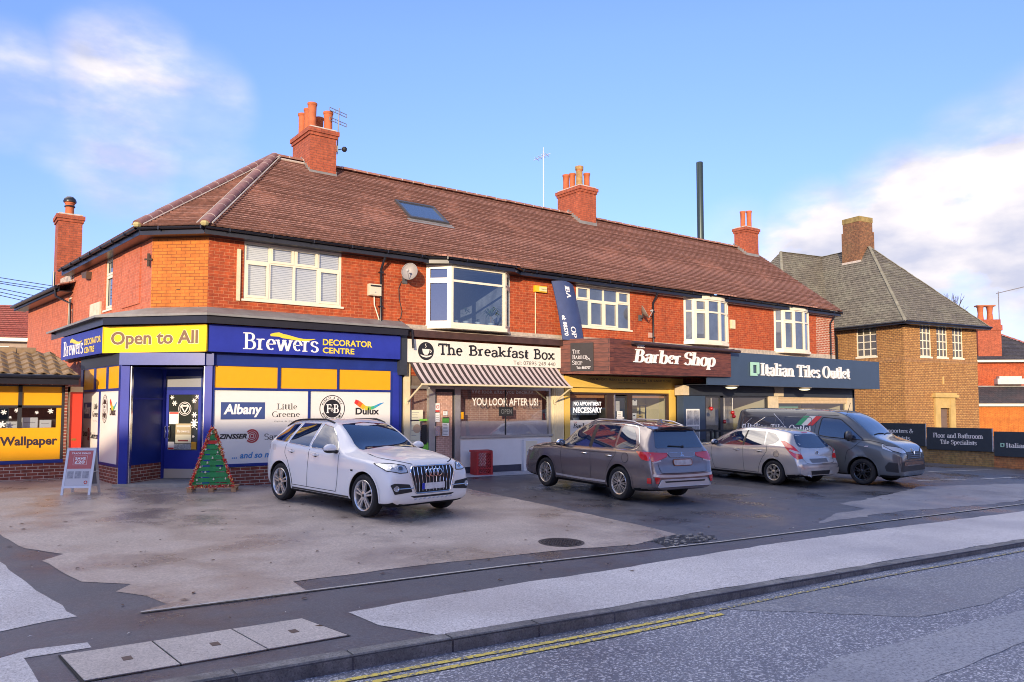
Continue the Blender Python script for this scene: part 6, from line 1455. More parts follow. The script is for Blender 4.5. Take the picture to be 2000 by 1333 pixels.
mb = MB(YR).use(mat('yellow_sandstone', (.52, .36, .13))); mb.box(3.02, 3.14, 0, .03, 2.95, 3.35); mb.build('vent', parent=yb)
ez, az = 6.06, 11.04
cor, rgt = Yp(-.5, -.5, ez), Yp(6.62, -.5, ez); apx = Yp(3.05, 4.17, az); apb = Yp(3.05, 13, az)
pk = Yp(-.44, 7.6, az); jn = Yp(3.05, 7.6, az); wl0, wl1 = Yp(-3.9, 4.1, ez), Yp(-3.9, 11.1, ez); v0 = Yp(-.5, 4.1, ez)
mb = MB().use(T_SLATE)
tiled_slope(mb, [cor, rgt, apx], .17, .02)
tiled_slope(mb, [v0, cor, apx, jn], .17, .02)
tiled_slope(mb, [wl0, v0, jn, pk], .17, .02); tiled_slope(mb, [wl1, wl0, pk], .17, .02)
bb = Yp(6.62, 13, ez); mb.face([rgt, bb, apb, apx], raw=True); 
for q in ([cor, rgt, apx], [v0, cor, apx, jn], [wl0, v0, jn, pk], [wl1, wl0, pk]): mb.face([p - Vector((0, 0, .02)) for p in q], raw=True)
mb.build('roof', parent=yb, recalc=False)
mb = MB(); sl_hip = mat('slate_hip', (.21, .20, .15), .85, var=.3, vscale=3)
for p, q in ((cor, apx), (rgt, apx), (apx, jn), (jn, pk), (pk, wl0)): ridge_run(mb, p, q, .085, .35, sl_hip, sl_hip, 5, flat=.5)
mb.build('hip_tiles', parent=yb, smooth=50)
mb = MB().use(M_BLACK)
for (a, b) in ((cor, rgt), (v0, cor)):
    t = (b - a).normalized(); n_ = Vector((t.y, -t.x, 0)); mb.prism([a + n_ * .02 - Vector((0, 0, .02)), b + n_ * .02 - Vector((0, 0, .02)), b - n_ * .55 - Vector((0, 0, .02)), a - n_ * .55 - Vector((0, 0, .02))], (0, 0, -.10), raw=True); mb.tube([a + n_ * .05, b + n_ * .05], .06, 8, raw=True)
mb.build('gutter', parent=yb)
ch = MB(YL).use(brick_mat('old_dark_brick', (.26, .12, .055), (.18, .08, .04), (.12, .07, .04), bw=.22, rh=.078, ms=.012, patch=.35, stain=(.16, .12, .05), stain_amt=.5))
# chimney axis aligned with the building
def ybox(mb, a0, a1, b0, b1, z0, z1): mb.prism([Yp(a0, b0, z0), Yp(a1, b0, z0), Yp(a1, b1, z0), Yp(a0, b1, z0)], (0, 0, z1 - z0), raw=True)
ybox(ch, 2.4, 3.65, 4.3, 5.55, 9.6, 12.0); ybox(ch, 2.46, 3.6, 4.36, 5.5, 12.0, 12.55); ch.use(LICHEN if False else mat('mossy_brick', (.26, .19, .07), .9, var=.4, vscale=5)); ybox(ch, 2.44, 3.62, 4.34, 5.52, 12.55, 12.85); ch.use(MORTAR); ybox(ch, 2.38, 3.67, 4.28, 5.57, 9.9, 10.25)
ch.build('chimney', parent=yb)
mb = MB(YL).use(M_BLACK); mb.tube([(-4.0, .45, 6.0), (-4.0, .1, 5.6), (-4.0, .08, -.4)], .05, 8); mb.build('downpipe', parent=yb, smooth=50)

# ------------------------------------------------------------------ red house beyond
rh = thing('house', 'red brick house with dark slate roof and stout chimney at the right edge', 'house', (62, 21, 0))
RHF = Frame(57.5, 25.6, 10.4, -9.2)
mb = MB(RHF).use(B_RED); mb.face([(0, 0, -1), (14, 0, -1), (14, 0, 5.0), (0, 0, 5.0)]); mb.face([(0, 0, -1), (0, -8, -1), (0, -8, 5), (0, 0, 5)]); mb.build('wall', parent=rh)
mb = MB(RHF).use(M_WHITE); mb.box(-.4, 14.4, .05, .45, 4.92, 5.10); mb.box(-.5, 14.4, 2.05, 2.3, 1.80, 1.98); mb.build('gutter', parent=rh)
SL = brick_mat('blue_black_slate', (.055, .052, .065), (.042, .040, .052), (.03, .028, .035), bw=.35, rh=.2, ms=.01, patch=.25, stain=(.12, .115, .11), stain_amt=.5)
mb = MB(RHF).use(SL); tiled_slope(mb, [RHF(-.4, .45, 5.08), RHF(8.6, .45, 5.08), RHF(4.0, -4.2, 8.15)], .2, .02); mb.face([(-.4, .45, 5.08), (4.0, -4.2, 8.15), (-.4, -8.5, 5.08)]); mb.face([(8.6, .45, 5.08), (4.0, -4.2, 8.15), (8.6, -8.5, 5.08)]); rr = mb.build('roof', parent=rh, recalc=False)
mb = MB(RHF); ridge_run(mb, RHF(-.4, .45, 5.1), RHF(4.0, -4.2, 8.17), .12, .4, mat('red_hip', (.30, .085, .06), .8), MORTAR, 4); ridge_run(mb, RHF(8.6, .45, 5.1), RHF(4.0, -4.2, 8.17), .12, .4, mat('red_hip', (.30, .085, .06)), MORTAR, 4); mb.build('hip_tiles', parent=rh, smooth=50)
c = chimney(rh, 0, 0, 0, 0, 0, 0, [], flash=False, name='hidden') if False else None
mb = MB(RHF).use(B_CHIM); mb.box(2.6, 4.2, -1.1, .04, 5.1, 8.0); mb.box(2.52, 4.28, -1.15, .1, 7.2, 7.6); ch = mb.build('chimney', parent=rh)
for x in (3.1, 3.75): mb = MB(RHF); mb.lathe([(.22, 0), (.17, .5), (.21, .9), (.25, .95), (.22, 1.0), (.1, .95)], (x, -.5, 8.0), n=12); mb.build('chimney_pot', M_POT, ch, smooth=40)
mb = MB(RHF).use(mat('pot_cap', (.35, .12, .06), .8)); mb.box(2.8, 4.05, -.75, -.25, 8.98, 9.08); mb.build('pot_cap', parent=ch)
mb = MB(RHF).use(brick_mat('dark_tile', (.05, .048, .055), (.038, .036, .044), (.02, .02, .024), bw=.3, rh=.3, ms=.02, patch=.25)); mb.idx([RHF(-.5, 2.25, 1.95), RHF(14, 2.25, 1.95), RHF(14, .02, 3.2), RHF(-.5, .02, 3.2)], [(0, 1, 2, 3)], raw=True); mb.use(M_LEAD); mb.box(-.5, 14, .0, .06, 3.15, 3.26); mb.build('lean_to_roof', parent=rh, recalc=False)
mb = MB(RHF).use(B_ORANGE); mb.face([(-.4, 2.0, -1), (14, 2.0, -1), (14, 2.0, 1.85), (-.4, 2.0, 1.85)]); mb.use(M_BLACK); mb.tube([(5.0, 2.08, 1.8), (5.0, 2.08, -1)], .06, 6); mb.build('lean_to_wall', parent=rh, recalc=False)
mb = MB(RHF).use(mat('vent_unit_grey', (.55, .54, .50), .5, var=.1)); mb.box(3.6, 5.4, .0, .5, 3.35, 3.75); mb.box(3.75, 5.25, .05, .45, 3.75, 3.92); tag(mb.build('extractor_unit'), 'pale grey extractor unit standing above the lean-to roof of the red house', 'vent')
t = thing('tv_aerial', 'thin pole with a long side arm on the far right chimney', 'aerial', tuple(RHF(3.3, -.6, 7.2)))
mb = MB(RHF).use(mat('aerial_grey', (.20, .20, .22))); mb.tube([(4.45, -.6, 7.0), (4.45, -.6, 10.1)], .035, 6); mb.build('mast', parent=t)
mb = MB(RHF).use(mat('aerial_grey', (.20, .20, .22))); mb.tube([(4.3, -.6, 9.95), (6.0, -.2, 10.35)], .035, 6); mb.build('elements', parent=t)
# flue behind the terrace
mb = MB().use(mat('dark_green_steel', (.045, .065, .062), .35, metal=.5)); mb.lathe([(.15, 0), (.15, 8.35), (.165, 8.36), (.165, 13.0), (.155, 13.02), (.13, 12.8)], (29.75, 24.3, .8), n=20)
tag(mb.build('flue', smooth=40), 'tall dark steel flue pipe rising behind the terrace roof', 'flue')

# ------------------------------------------------------------------ low boundary wall with sign boards
FW = Frame(29.9, 17.0, 0, -1)
gw = lambda s: gz(29.9, 17 - s)
lw = thing('boundary_wall', 'low brick boundary wall carrying dark sign boards at the right of the forecourt', 'wall', (29.9, 12, gz(29.9, 12)))
B_LOW = brick_mat('mossy_low_brick', (.36, .22, .075), (.28, .16, .06), (.20, .15, .08), ms=.010, patch=.35, stain=(.25, .20, .06), stain_amt=.6)
B_LOWO = brick_mat('orange_low_brick', (.48, .18, .06), (.40, .14, .05), (.24, .12, .06), ms=.008, patch=.3, stain=(.36, .22, .08), stain_amt=.4)
for (a, b, zt_, m_) in ((.2, 3.05, .40, B_LOW), (3.05, 3.18, .55, B_LOW), (3.18, 5.38, .26, B_LOW), (5.38, 12, .10, B_LOWO)):
    mb = MB(FW).use(m_); mb.box(a, b - .004, -.24, .0, gw(a) - .4, zt_); mb.use(mat('mossy_coping', (.22, .19, .10), .9, var=.4)); mb.box(a, b - .004, -.25, .012, zt_, zt_ + .02); mb.build('wall_section', parent=lw)
def board(s0, s1, z0, z1, lab, fn):
    mb = MB(FW).use(M_NAVYD if False else mat('board_navy', (.026, .038, .052), .45, var=.1)); mb.box(s0, s1, .02, .06, z0, z1); mb.use(mat('white_edge', (.5, .5, .5), .5)); mb.box(s1, s1 + .02, .02, .055, z0, z1)
    o = tag(mb.build('sign_board'), lab, 'sign', 'sign boards on the low wall'); lt = MB(FW).use(M_TXW); fn(lt); lt.build('lettering', parent=o)
K = dict(wv=.17, wh=.08)
board(1.0, 3.08, .28, 1.13, 'dark sign board reading Importers and stockists, nearest the terrace', lambda lt: (serif_text(lt, 'Importers &', 1.55, 2.64, .715, .925, .065, depth=.003, **K), serif_text(lt, 'stockists', 1.66, 2.52, .47, .645, .065, depth=.003, **K)))
board(3.13, 5.36, .18, 1.0, 'middle dark sign board reading Floor and Bathroom Tile Specialists', lambda lt: (serif_text(lt, 'Floor and Bathroom', 3.36, 5.07, .62, .80, .065, depth=.003, **K), serif_text(lt, 'Tile Specialists', 3.60, 4.86, .35, .555, .065, depth=.003, **K)))
def b3(lt): tile_mark(lt, 5.62, 5.75, .36, .50, .065, mat('mint_green', (.36, .62, .48)), None); lt.use(M_TXW); serif_text(lt, 'Italian Tiles Outlet', 5.80, 7.7, .345, .515, .065, depth=.003, **K)
board(5.42, 9.0, .04, .90, 'dark sign board with a small green square mark, cut by the right edge', b3)
# painted bay lines by the wall
mb = MB().use(mat('worn_white_line', (.55, .55, .55), .7, var=.3))
for (x0, y0, x1, y1) in ((22.2, 10.6, 24.0, 10.1), (24.5, 9.9, 26.5, 9.6), (25.5, 11.9, 28.6, 11.2)):
    d = Vector((x1 - x0, y1 - y0)).normalized(); n_ = Vector((-d.y, d.x)) * .04
    mb.face([(x0 + n_.x, y0 + n_.y, gz(x0, y0) + .008), (x1 + n_.x, y1 + n_.y, gz(x1, y1) + .008), (x1 - n_.x, y1 - n_.y, gz(x1, y1) + .008), (x0 - n_.x, y0 - n_.y, gz(x0, y0) + .008)])
struct(mb.build('bay_markings'))

# ------------------------------------------------------------------ bare trees and the houses across the road (they shade the forecourt and show in the glass)
def bare_tree(name, x, y, z, h, seed, lab, spread=.55, depth=5, r0=.16):
    r = random.Random(seed); t = thing(name, lab, 'tree', (x, y, z)); tr = MB().use(mat('bark_grey', (.07, .055, .045), .9)); cr = MB().use(mat('twig_brown', (.065, .045, .038), .9))
    def grow(p, d, l, rad_, k):
        q = p + d * l; mid = (p + q) / 2 + Vector((r.uniform(-1, 1), r.uniform(-1, 1), 0)) * l * .06
        (tr if k >= depth - 1 else cr).tube([p, mid, q], rad_, 5, raw=True, r1=rad_ * .68, cap=False)
        if k == 0: return
        for i in range(3 if k > 1 else 4):
            a = r.uniform(0, 6.28); e = spread * r.uniform(.6, 1.3); o = d.orthogonal().normalized(); o2 = d.cross(o)
            nd = (d * math.cos(e) + (o * math.cos(a) + o2 * math.sin(a)) * math.sin(e) + Vector((0, 0, .12))).normalized()
            grow(q if i else p + (q - p) * .75, nd, l * r.uniform(.62, .82), rad_ * .62, k - 1)
    grow(Vector((x, y, z)), Vector((0, 0, 1)), h * .30, r0, depth)
    tr.build('trunk', parent=t, smooth=60, recalc=False); cr.build('crown', parent=t, smooth=60, recalc=False); return t
bare_tree('bare_tree', 72.3, 31.1, -.3, 14.0, 9, 'bare treetop just showing over the slate roof at the right', r0=.16, spread=.30)
for i, (x, y, h) in enumerate(((9, -7.5, 9.0), (19, -8, 8), (30, -9, 9))):
    bare_tree('bare_tree', x, y, gz(x, y) - .2, h, 30 + i, ('bare street tree across the road opposite the cafe', 'bare street tree across the road opposite the barber', 'bare street tree across the road opposite the tile shop')[i], r0=.15)
for i, (x0, x1, y0, zr, lab) in enumerate(((-46, -27.5, -13, 9.85, 'far brick house across the road behind the viewpoint'), (-27.3, -12, -12.5, 9.6, 'middle brick house across the road behind the viewpoint'), (-11.6, 6.0, -13, 9.7, 'near brick house across the road behind the viewpoint'), (10, 26, -17, 8.0, 'lower brick house across the road opposite the barber'), (30, 48, -17, 8.0, 'lower brick house across the road opposite the sign boards'))):
    h = thing('house', lab, 'house', (x0, y0, 0)); Fh = Frame(x1, y0 + 4.0, -1, 0); w = x1 - x0
    ops = [(w * f - .8, w * f + .8, z, z + 1.4) for f in (.2, .5, .8) for z in (.7, 3.4)]
    mb = MB(Fh).use(B_SIDE); wall(mb, 0, w, -1, 5.4, ops); mb.face([(0, 0, -1), (0, -8, -1), (0, -8, 5.4), (0, -4, zr), (0, 0, 5.4)]); mb.face([(w, 0, -1), (w, -8, -1), (w, -8, 5.4), (w, -4, zr), (w, 0, 5.4)]); mb.face([(0, -8, -1), (w, -8, -1), (w, -8, 5.4), (0, -8, 5.4)]); mb.build('wall', parent=h)
    mb = MB(Fh).use(T_ROOF); mb.face([(-.1, .4, 5.2), (w + .1, .4, 5.2), (w + .1, -4, zr), (-.1, -4, zr)]); mb.face([(-.1, -8.4, 5.2), (w + .1, -8.4, 5.2), (w + .1, -4, zr), (-.1, -4, zr)]); mb.build('roof', parent=h)
    for o in ops: window(Fh, h, *o, cols=[.5], tr=.7, sill=None)
# ------------------------------------------------------------------ things standing on the forecourt
# folding poster board
g0 = gz(2.4, 17.9)
AB = Frame(2.06, 17.9, .88, -.48, g0); W_ = .56
ab = thing('poster_board', 'white framed folding poster board with red Save £20 poster by the annex', 'sign', (2.35, 17.95, g0))
def lean(s, d, z): return AB(s, d - .26 * z / .93, z)
class LF_:
    def __call__(self, s, d, z): return lean(s, d, z)
class LB_:
    def __call__(self, s, d, z): return AB(s, -.52 - d + .26 * z / .93, z)
M_ALW = mat('white_frame_metal', (.66, .65, .64), .35, metal=.2)
for F_, nm in ((LF_(), 'front_panel'), (LB_(), 'back_panel')):
    mb = MB(F_).use(M_ALW); mb.box(0, .045, -.012, .012, .0, .93); mb.box(W_ - .045, W_, -.012, .012, .0, .93); mb.box(.045, W_ - .045, -.012, .012, .885, .93); mb.box(.045, W_ - .045, -.012, .012, .14, .185)
    mb.use(mat('board_back_grey', (.20, .21, .24), .6)); mb.box(.045, W_ - .045, -.008, .004, .185, .885)
    p_ = mb.build(nm, parent=ab)
    if nm == 'front_panel':
        q = MB(F_).use(mat('poster_pale', (.58, .57, .57), .4)); q.box(.047, W_ - .047, .004, .007, .187, .883); q.use(mat('poster_red', (.50, .115, .10), .4, var=.06)); q.box(.05, W_ - .05, .007, .009, .52, .88)
        q.use(M_TXW); sans_text(q, 'TRADE DEALS', .10, W_ - .10, .81, .845, .011, bold=.03); sans_text(q, 'SAVE', .18, W_ - .18, .70, .75, .011, bold=.03); sans_text(q, '£20', .18, W_ - .19, .62, .685, .011, bold=.03)
        for (a, b, c, e) in ((.15, W_ - .15, .775, .779), (.15, W_ - .15, .595, .599), (.15, .154, .599, .775), (W_ - .154, W_ - .15, .599, .775)): q.box(a, b, .009, .011, c, e)
        q.use(mat('poster_grey_print', (.33, .33, .35), .5, var=.3, vscale=25)); 
        for k in range(3): q.box(.07 + k * .145, .19 + k * .145, .007, .010, .33, .47)
        q.use(M_RED); ring(q, W_ - .12, .25, .02, .035, .010, 14); q.build('poster', parent=p_)
mb = MB(AB).use(M_ALW); mb.tube([(W_, -.13, .46), (W_, -.39, .46)], .008, 5); mb.box(0, W_, -.275, -.245, .92, .94); mb.build('hinge', parent=ab)
# tree made of pallet slats
g1 = gz(4.75, 16.9)
TF = Frame(4.30, 17.20, .918, -.397, g1)
ct = thing('pallet_tree', 'green slatted wooden tree with red tinsel edge standing before the corner shop', 'christmas tree', (4.75, 17.0, g1))
M_PAL = mat('pallet_pine', (.46, .27, .14), .8, var=.2, vscale=9)
mb = MB(TF).use(M_PAL)
for d in (-.0, -.42): mb.box(-.02, 1.0, d - .05, d + .05, .095, .115)
for x in (0., .43, .88):
    for d in (0, -.42): mb.box(x, x + .10, d - .045, d + .045, .0, .094)
    mb.box(x, x + .10, -.37, -.05, .072, .093)
mb.build('pallet_base', parent=ct)
def tw(z): return max(.05, .44 * (1 - (z - .115) / 1.32))
M_GRN = mat('slat_green', (.022, .27, .075), .55, var=.18, vscale=12)
zs = [(.125, .19), (.215, .31), (.335, .43), (.455, .55), (.575, .67), (.695, .79), (.815, .90), (.925, 1.01), (1.03, 1.10), (1.12, 1.22), (1.24, 1.33)]
rnd = random.Random(2)
for i, (a, b) in enumerate(zs):
    mb = MB(TF).use(M_RED if i == 8 else M_GRN); wa, wb = tw(a) - .02, tw(b) - .02; j = rnd.uniform(-.01, .01)
    mb.sprism([(.49 - wa, a), (.49 + wa, a + j), (.49 + wb, b + j), (.49 - wb, b)], .03, .012); mb.build('slat', parent=ct)
mb = MB(TF).use(M_GRN); mb.box(.44, .54, -.02, .008, .115, 1.30)
for s in (-1, 1): mb.sprism([(.49 + s * .42, .115), (.49 + s * .34, .115), (.49 + s * .0, 1.35), (.49 + s * .06, 1.35)], -.02, .008)
mb.box(.44, .54, -.30, -.02, .9, .94); mb.box(.46, .52, -.34, -.30, .115, .94); mb.build('frame', parent=ct)
mb = MB(TF)
tin = [mat('tinsel_red', (.60, .02, .02), .25, metal=.6), mat('tinsel_gold', (.78, .50, .12), .25, metal=.8), mat('tinsel_pink', (.80, .45, .35), .25, metal=.5)]
for k in range(900):
    t = rnd.random(); e = rnd.random()
    if e < .40: c = (.49 - tw(.12) + (tw(.12) - .02) * t, .12 + 1.27 * t)
    elif e < .80: c = (.49 + tw(.12) - (tw(.12) - .02) * t, .12 + 1.27 * t)
    else: c = (.49 + (2 * t - 1) * tw(.12), .135)
    mb.use(tin[rnd.choice((0, 0, 0, 1, 2))]); a = rnd.uniform(0, 6.28); l = rnd.uniform(.02, .05); cx, cz = c[0] + rnd.uniform(-.025, .025), c[1] + rnd.uniform(-.025, .025); d = rnd.uniform(.01, .07)
    mb.face([(cx - math.cos(a) * l, d, cz - math.sin(a) * l), (cx + math.sin(a) * .007, d + .012, cz - math.cos(a) * .007), (cx + math.cos(a) * l, d + .02, cz + math.sin(a) * l), (cx - math.sin(a) * .007, d + .004, cz + math.cos(a) * .007)])
mb.build('tinsel', parent=ct, recalc=False)
for (s, z) in ((.47, 1.24), (.42, 1.13), (.60, 1.0), (.36, .90), (.60, .84), (.50, .72), (.40, .62), (.26, .53), (.66, .50), (.36, .42), (.20, .26), (.53, .27), (.77, .28)):
    mb = MB(TF).use(mat('bell_pale_gold', (.72, .62, .40), .25, metal=.5)); mb.lathe([(.026, 0), (.022, .012), (.014, .034), (.006, .044), (0, .046)], (s, .05, z), n=10); mb.ball((s, .05, z - .006), .008, 6); mb.build('bell', parent=ct, smooth=50)
mb = MB(TF).use(M_WPAN)
for (a, z) in ((.55, .90), (.56, .785), (.55, .675)): mb.box(a, a + .17, -.03, -.022, z, z + .05)
mb.build('label_card', parent=ct)
# red crate stood on end
g2 = gz(12.1, 17.3)
KF = Frame(11.84, 17.42, 1, -.05, g2)
M_CR = mat('crate_red', (.42, .028, .028), .45, var=.15)
cr = thing('crate', 'red plastic crate stood on end against the white cafe wall', 'crate', (12.1, 17.4, g2))
mb = MB(KF).use(M_CR); w, h = .50, .66
mb.box(0, .05, -.05, 0, 0, h); mb.box(w - .05, w, -.05, 0, 0, h); mb.box(.05, w - .05, -.05, 0, 0, .05); mb.box(.05, w - .05, -.05, 0, h - .05, h); mb.box(.05, w - .05, -.045, -.004, .17, .20)
def bar(p, q, t=.010):
    v = Vector((q[0] - p[0], q[1] - p[1])); n_ = Vector((-v.y, v.x)).normalized() * t
    mb.sprism([(p[0] + n_.x, p[1] + n_.y), (q[0] + n_.x, q[1] + n_.y), (q[0] - n_.x, q[1] - n_.y), (p[0] - n_.x, p[1] - n_.y)], -.035, -.012)
for k in range(-7, 8):
    c = k * .07
    for sg in (1, -1):
        pts = []
        for s in (.05, w - .05):
            z = (h / 2 + c * 1.3) + sg * (s - w / 2) * 1.1
            pts.append((s, z))
        (s0, z0), (s1, z1) = pts
        def cl(s, z):
            return s, min(max(z, .05), h - .05)
        if max(z0, z1) > .06 and min(z0, z1) < h - .06:
            t0, t1 = 0., 1.
            dz_ = z1 - z0
            for lim, sgn in ((.05, 1), (h - .05, -1)):
                f0 = (z0 - lim) * sgn; f1 = (z1 - lim) * sgn
                if f0 < 0 <= f1: t0 = max(t0, f0 / (f0 - f1))
                elif f1 < 0 <= f0: t1 = min(t1, f0 / (f0 - f1))
            if t1 > t0: bar((s0 + (s1 - s0) * t0, z0 + dz_ * t0), (s0 + (s1 - s0) * t1, z0 + dz_ * t1), .011 if sg > 0 else .006)
mb.build('base_grid', parent=cr)
mb = MB(KF).use(M_CR)
mb.box(-.012, .0, -.33, -.0, 0, h); mb.box(w, w + .012, -.33, 0, 0, h); mb.box(0, w, -.33, -.05, -.0, .012); mb.box(0, w, -.33, -.05, h - .012, h)
mb.box(-.03, w + .06, -.36, -.33, -.0, .03); mb.box(-.03, w + .06, -.36, -.33, h - .03, h + .02); mb.prism([(w + .01, -.02, h), (w + .01, -.02, h - .06), (w + .07, -.34, h - .04), (w + .07, -.34, h + .01)], (0, 0, .012)); mb.prism([(w + .01, -.02, 0), (w + .01, -.02, .05), (w + .07, -.34, .04), (w + .07, -.34, 0)], (0, 0, .012))
mb.build('side', parent=cr)
# iron cover in the forecourt
mh = MB().use(mat('cast_iron', (.075, .066, .066), .5, metal=.5, var=.3, bump=.3)); cx, cy, R_ = 7.43, 8.72, .33; zc = gz(cx, cy) + .012
def gp(r, a): x, y = cx + r * math.cos(a), cy + r * math.sin(a); return (x, y, gz(x, y))
n = 40
for r0, r1, h_ in ((.0, .28, .008), (.30, .34, .010)):
    for k in range(n):
        a, b = 2 * math.pi * k / n, 2 * math.pi * (k + 1) / n
        P = [gp(r0, a), gp(r1, a), gp(r1, b), gp(r0, b)]; mh.face([(p[0], p[1], p[2] + h_) for p in P])
mh.use(mat('iron_gap', (.01, .01, .01), .8))
for k in range(n):
    a, b = 2 * math.pi * k / n, 2 * math.pi * (k + 1) / n; mh.face([(p[0], p[1], p[2] + .0065) for p in (gp(.28, a), gp(.30, a), gp(.30, b), gp(.28, b))])
mh.use(mat('cast_iron', (.075, .066, .066)))
for i in range(-5, 6):
    for j in range(-5, 6):
        x, y = cx + i * .05, cy + j * .05
        if math.hypot(i, j) * .05 < .26: z = gz(x, y) + .008; mh.box(x - .016, x + .016, y - .016, y + .016, z, z + .006)
tag(mh.build('manhole_cover'), 'round ribbed iron manhole cover set in the buff forecourt', 'manhole cover')
# three slab access cover by the kerb
ac = thing('access_cover', 'long access cover of three concrete slabs in dark tarmac by the kerb', 'access cover', (1.9, 6.7, gz(1.9, 6.7)))
M_SLB = ground_mat('cover_concrete', (.47, .42, .38), (.58, .52, .47), speck=(.16, .14, .13), rough=(.6, .85), scale=1.6, speck_scale=70., speck_amt=.35)
pts = [((.86, 7.10), (1.515, 7.08), (1.575, 6.37), (.93, 6.395)), ((1.53, 7.08), (2.165, 7.06), (2.245, 6.355), (1.59, 6.37)), ((2.18, 7.06), (2.81, 7.04), (2.95, 6.34), (2.26, 6.355))]
for P in pts:
    mb = MB().use(M_SLB); mb.prism([(x, y, gz(x, y) - .05) for x, y in P], (0, 0, .062)); s = mb.build('slab', parent=ac)
    mb = MB().use(mat('lifting_socket', (.12, .085, .07), .6, metal=.3)); a = sum(p[0] for p in P) / 4 + .05; b = sum(p[1] for p in P) / 4; mb.box(a - .035, a + .035, b - .05, b + .05, gz(a, b) + .010, gz(a, b) + .014); mb.build('lifting_plate', parent=s)
mb = MB().use(mat('iron_gap', (.01, .01, .01)))
Q = [(.84, 7.12), (2.82, 7.06), (2.975, 6.325), (.905, 6.38)]; mb.face([(x, y, gz(x, y) + .006) for x, y in Q]); mb.build('frame', parent=ac)
# ------------------------------------------------------------------ cars
def pchip(xs, ys, x):
    n = len(xs)
    if x <= xs[0]: return ys[0]
    if x >= xs[-1]: return ys[-1]
    h = [xs[i + 1] - xs[i] for i in range(n - 1)]; d = [(ys[i + 1] - ys[i]) / h[i] for i in range(n - 1)]
    m = [0.] * n; m[0], m[-1] = d[0], d[-1]
    for i in range(1, n - 1):
        if d[i - 1] * d[i] > 0:
            w1, w2 = 2 * h[i] + h[i - 1], h[i] + 2 * h[i - 1]; m[i] = (w1 + w2) / (w1 / d[i - 1] + w2 / d[i])
    i = max(k for k in range(n - 1) if xs[k] <= x); t = (x - xs[i]) / h[i]
    return (2 * t ** 3 - 3 * t * t + 1) * ys[i] + (t ** 3 - 2 * t * t + t) * h[i] * m[i] + (-2 * t ** 3 + 3 * t * t) * ys[i + 1] + (t ** 3 - t * t) * h[i] * m[i + 1]
def catmull(P, k):
    out = []
    for i in range(len(P) - 1):
        p0, p1, p2, p3 = P[max(i - 1, 0)], P[i], P[i + 1], P[min(i + 2, len(P) - 1)]
        for j in range(k):
            t = j / k
            out.append(tuple(.5 * (2 * b + (c - a) * t + (2 * a - 5 * b + 4 * c - e) * t * t + (3 * b - a - 3 * c + e) * t ** 3) for a, b, c, e in zip(p0, p1, p2, p3)))
    return out + [P[-1]]
def round_poly(pts, r, n=4):
    out = []
    for i, p in enumerate(pts):
        a, b = Vector(pts[i - 1]), Vector(pts[(i + 1) % len(pts)]); p = Vector(p)
        rr = r[i] if isinstance(r, (list, tuple)) else r
        if rr <= 0: out.append(tuple(p)); continue
        u, v = (a - p), (b - p); q = min(rr, u.length * .45, v.length * .45); s, e = p + u.normalized() * q, p + v.normalized() * q
        for k in range(n + 1):
            t = k / n; out.append(tuple(s * (1 - t) ** 2 + p * 2 * t * (1 - t) + e * t * t))
    return out
M_TYRE = mat('tyre_rubber', (.016, .016, .018), .75, bump=.3, bscale=60)
M_WELL = mat('wheel_well_black', (.008, .008, .009), .9)
M_TRIM = mat('black_trim', (.018, .018, .020), .45)
M_CGLASS = mat('car_glass', (.010, .024, .062), .012, spec=.5, coat=.3, ior=2.4)
M_CHROME = mat('chrome', (.80, .80, .80), .08, metal=1.)
M_RIM = mat('alloy_silver', (.62, .62, .63), .28, metal=.85)
M_TAIL = mat('tail_lamp_red', (.66, .010, .014), .08, coat=1., spec=.8)
M_TAILC = mat('tail_lamp_clear', (.62, .50, .48), .1, coat=1.)
M_LAMP = mat('headlamp_clear', (.62, .64, .66), .10, coat=1., metal=.35)
M_LAMPD = mat('headlamp_dark', (.06, .065, .075), .06, coat=1., spec=.9)
M_PLATEW = mat('plate_blank_white', (.66, .66, .66), .4, var=.2, vscale=9)
M_SEAM = mat('panel_gap', (.010, .010, .011), .9)
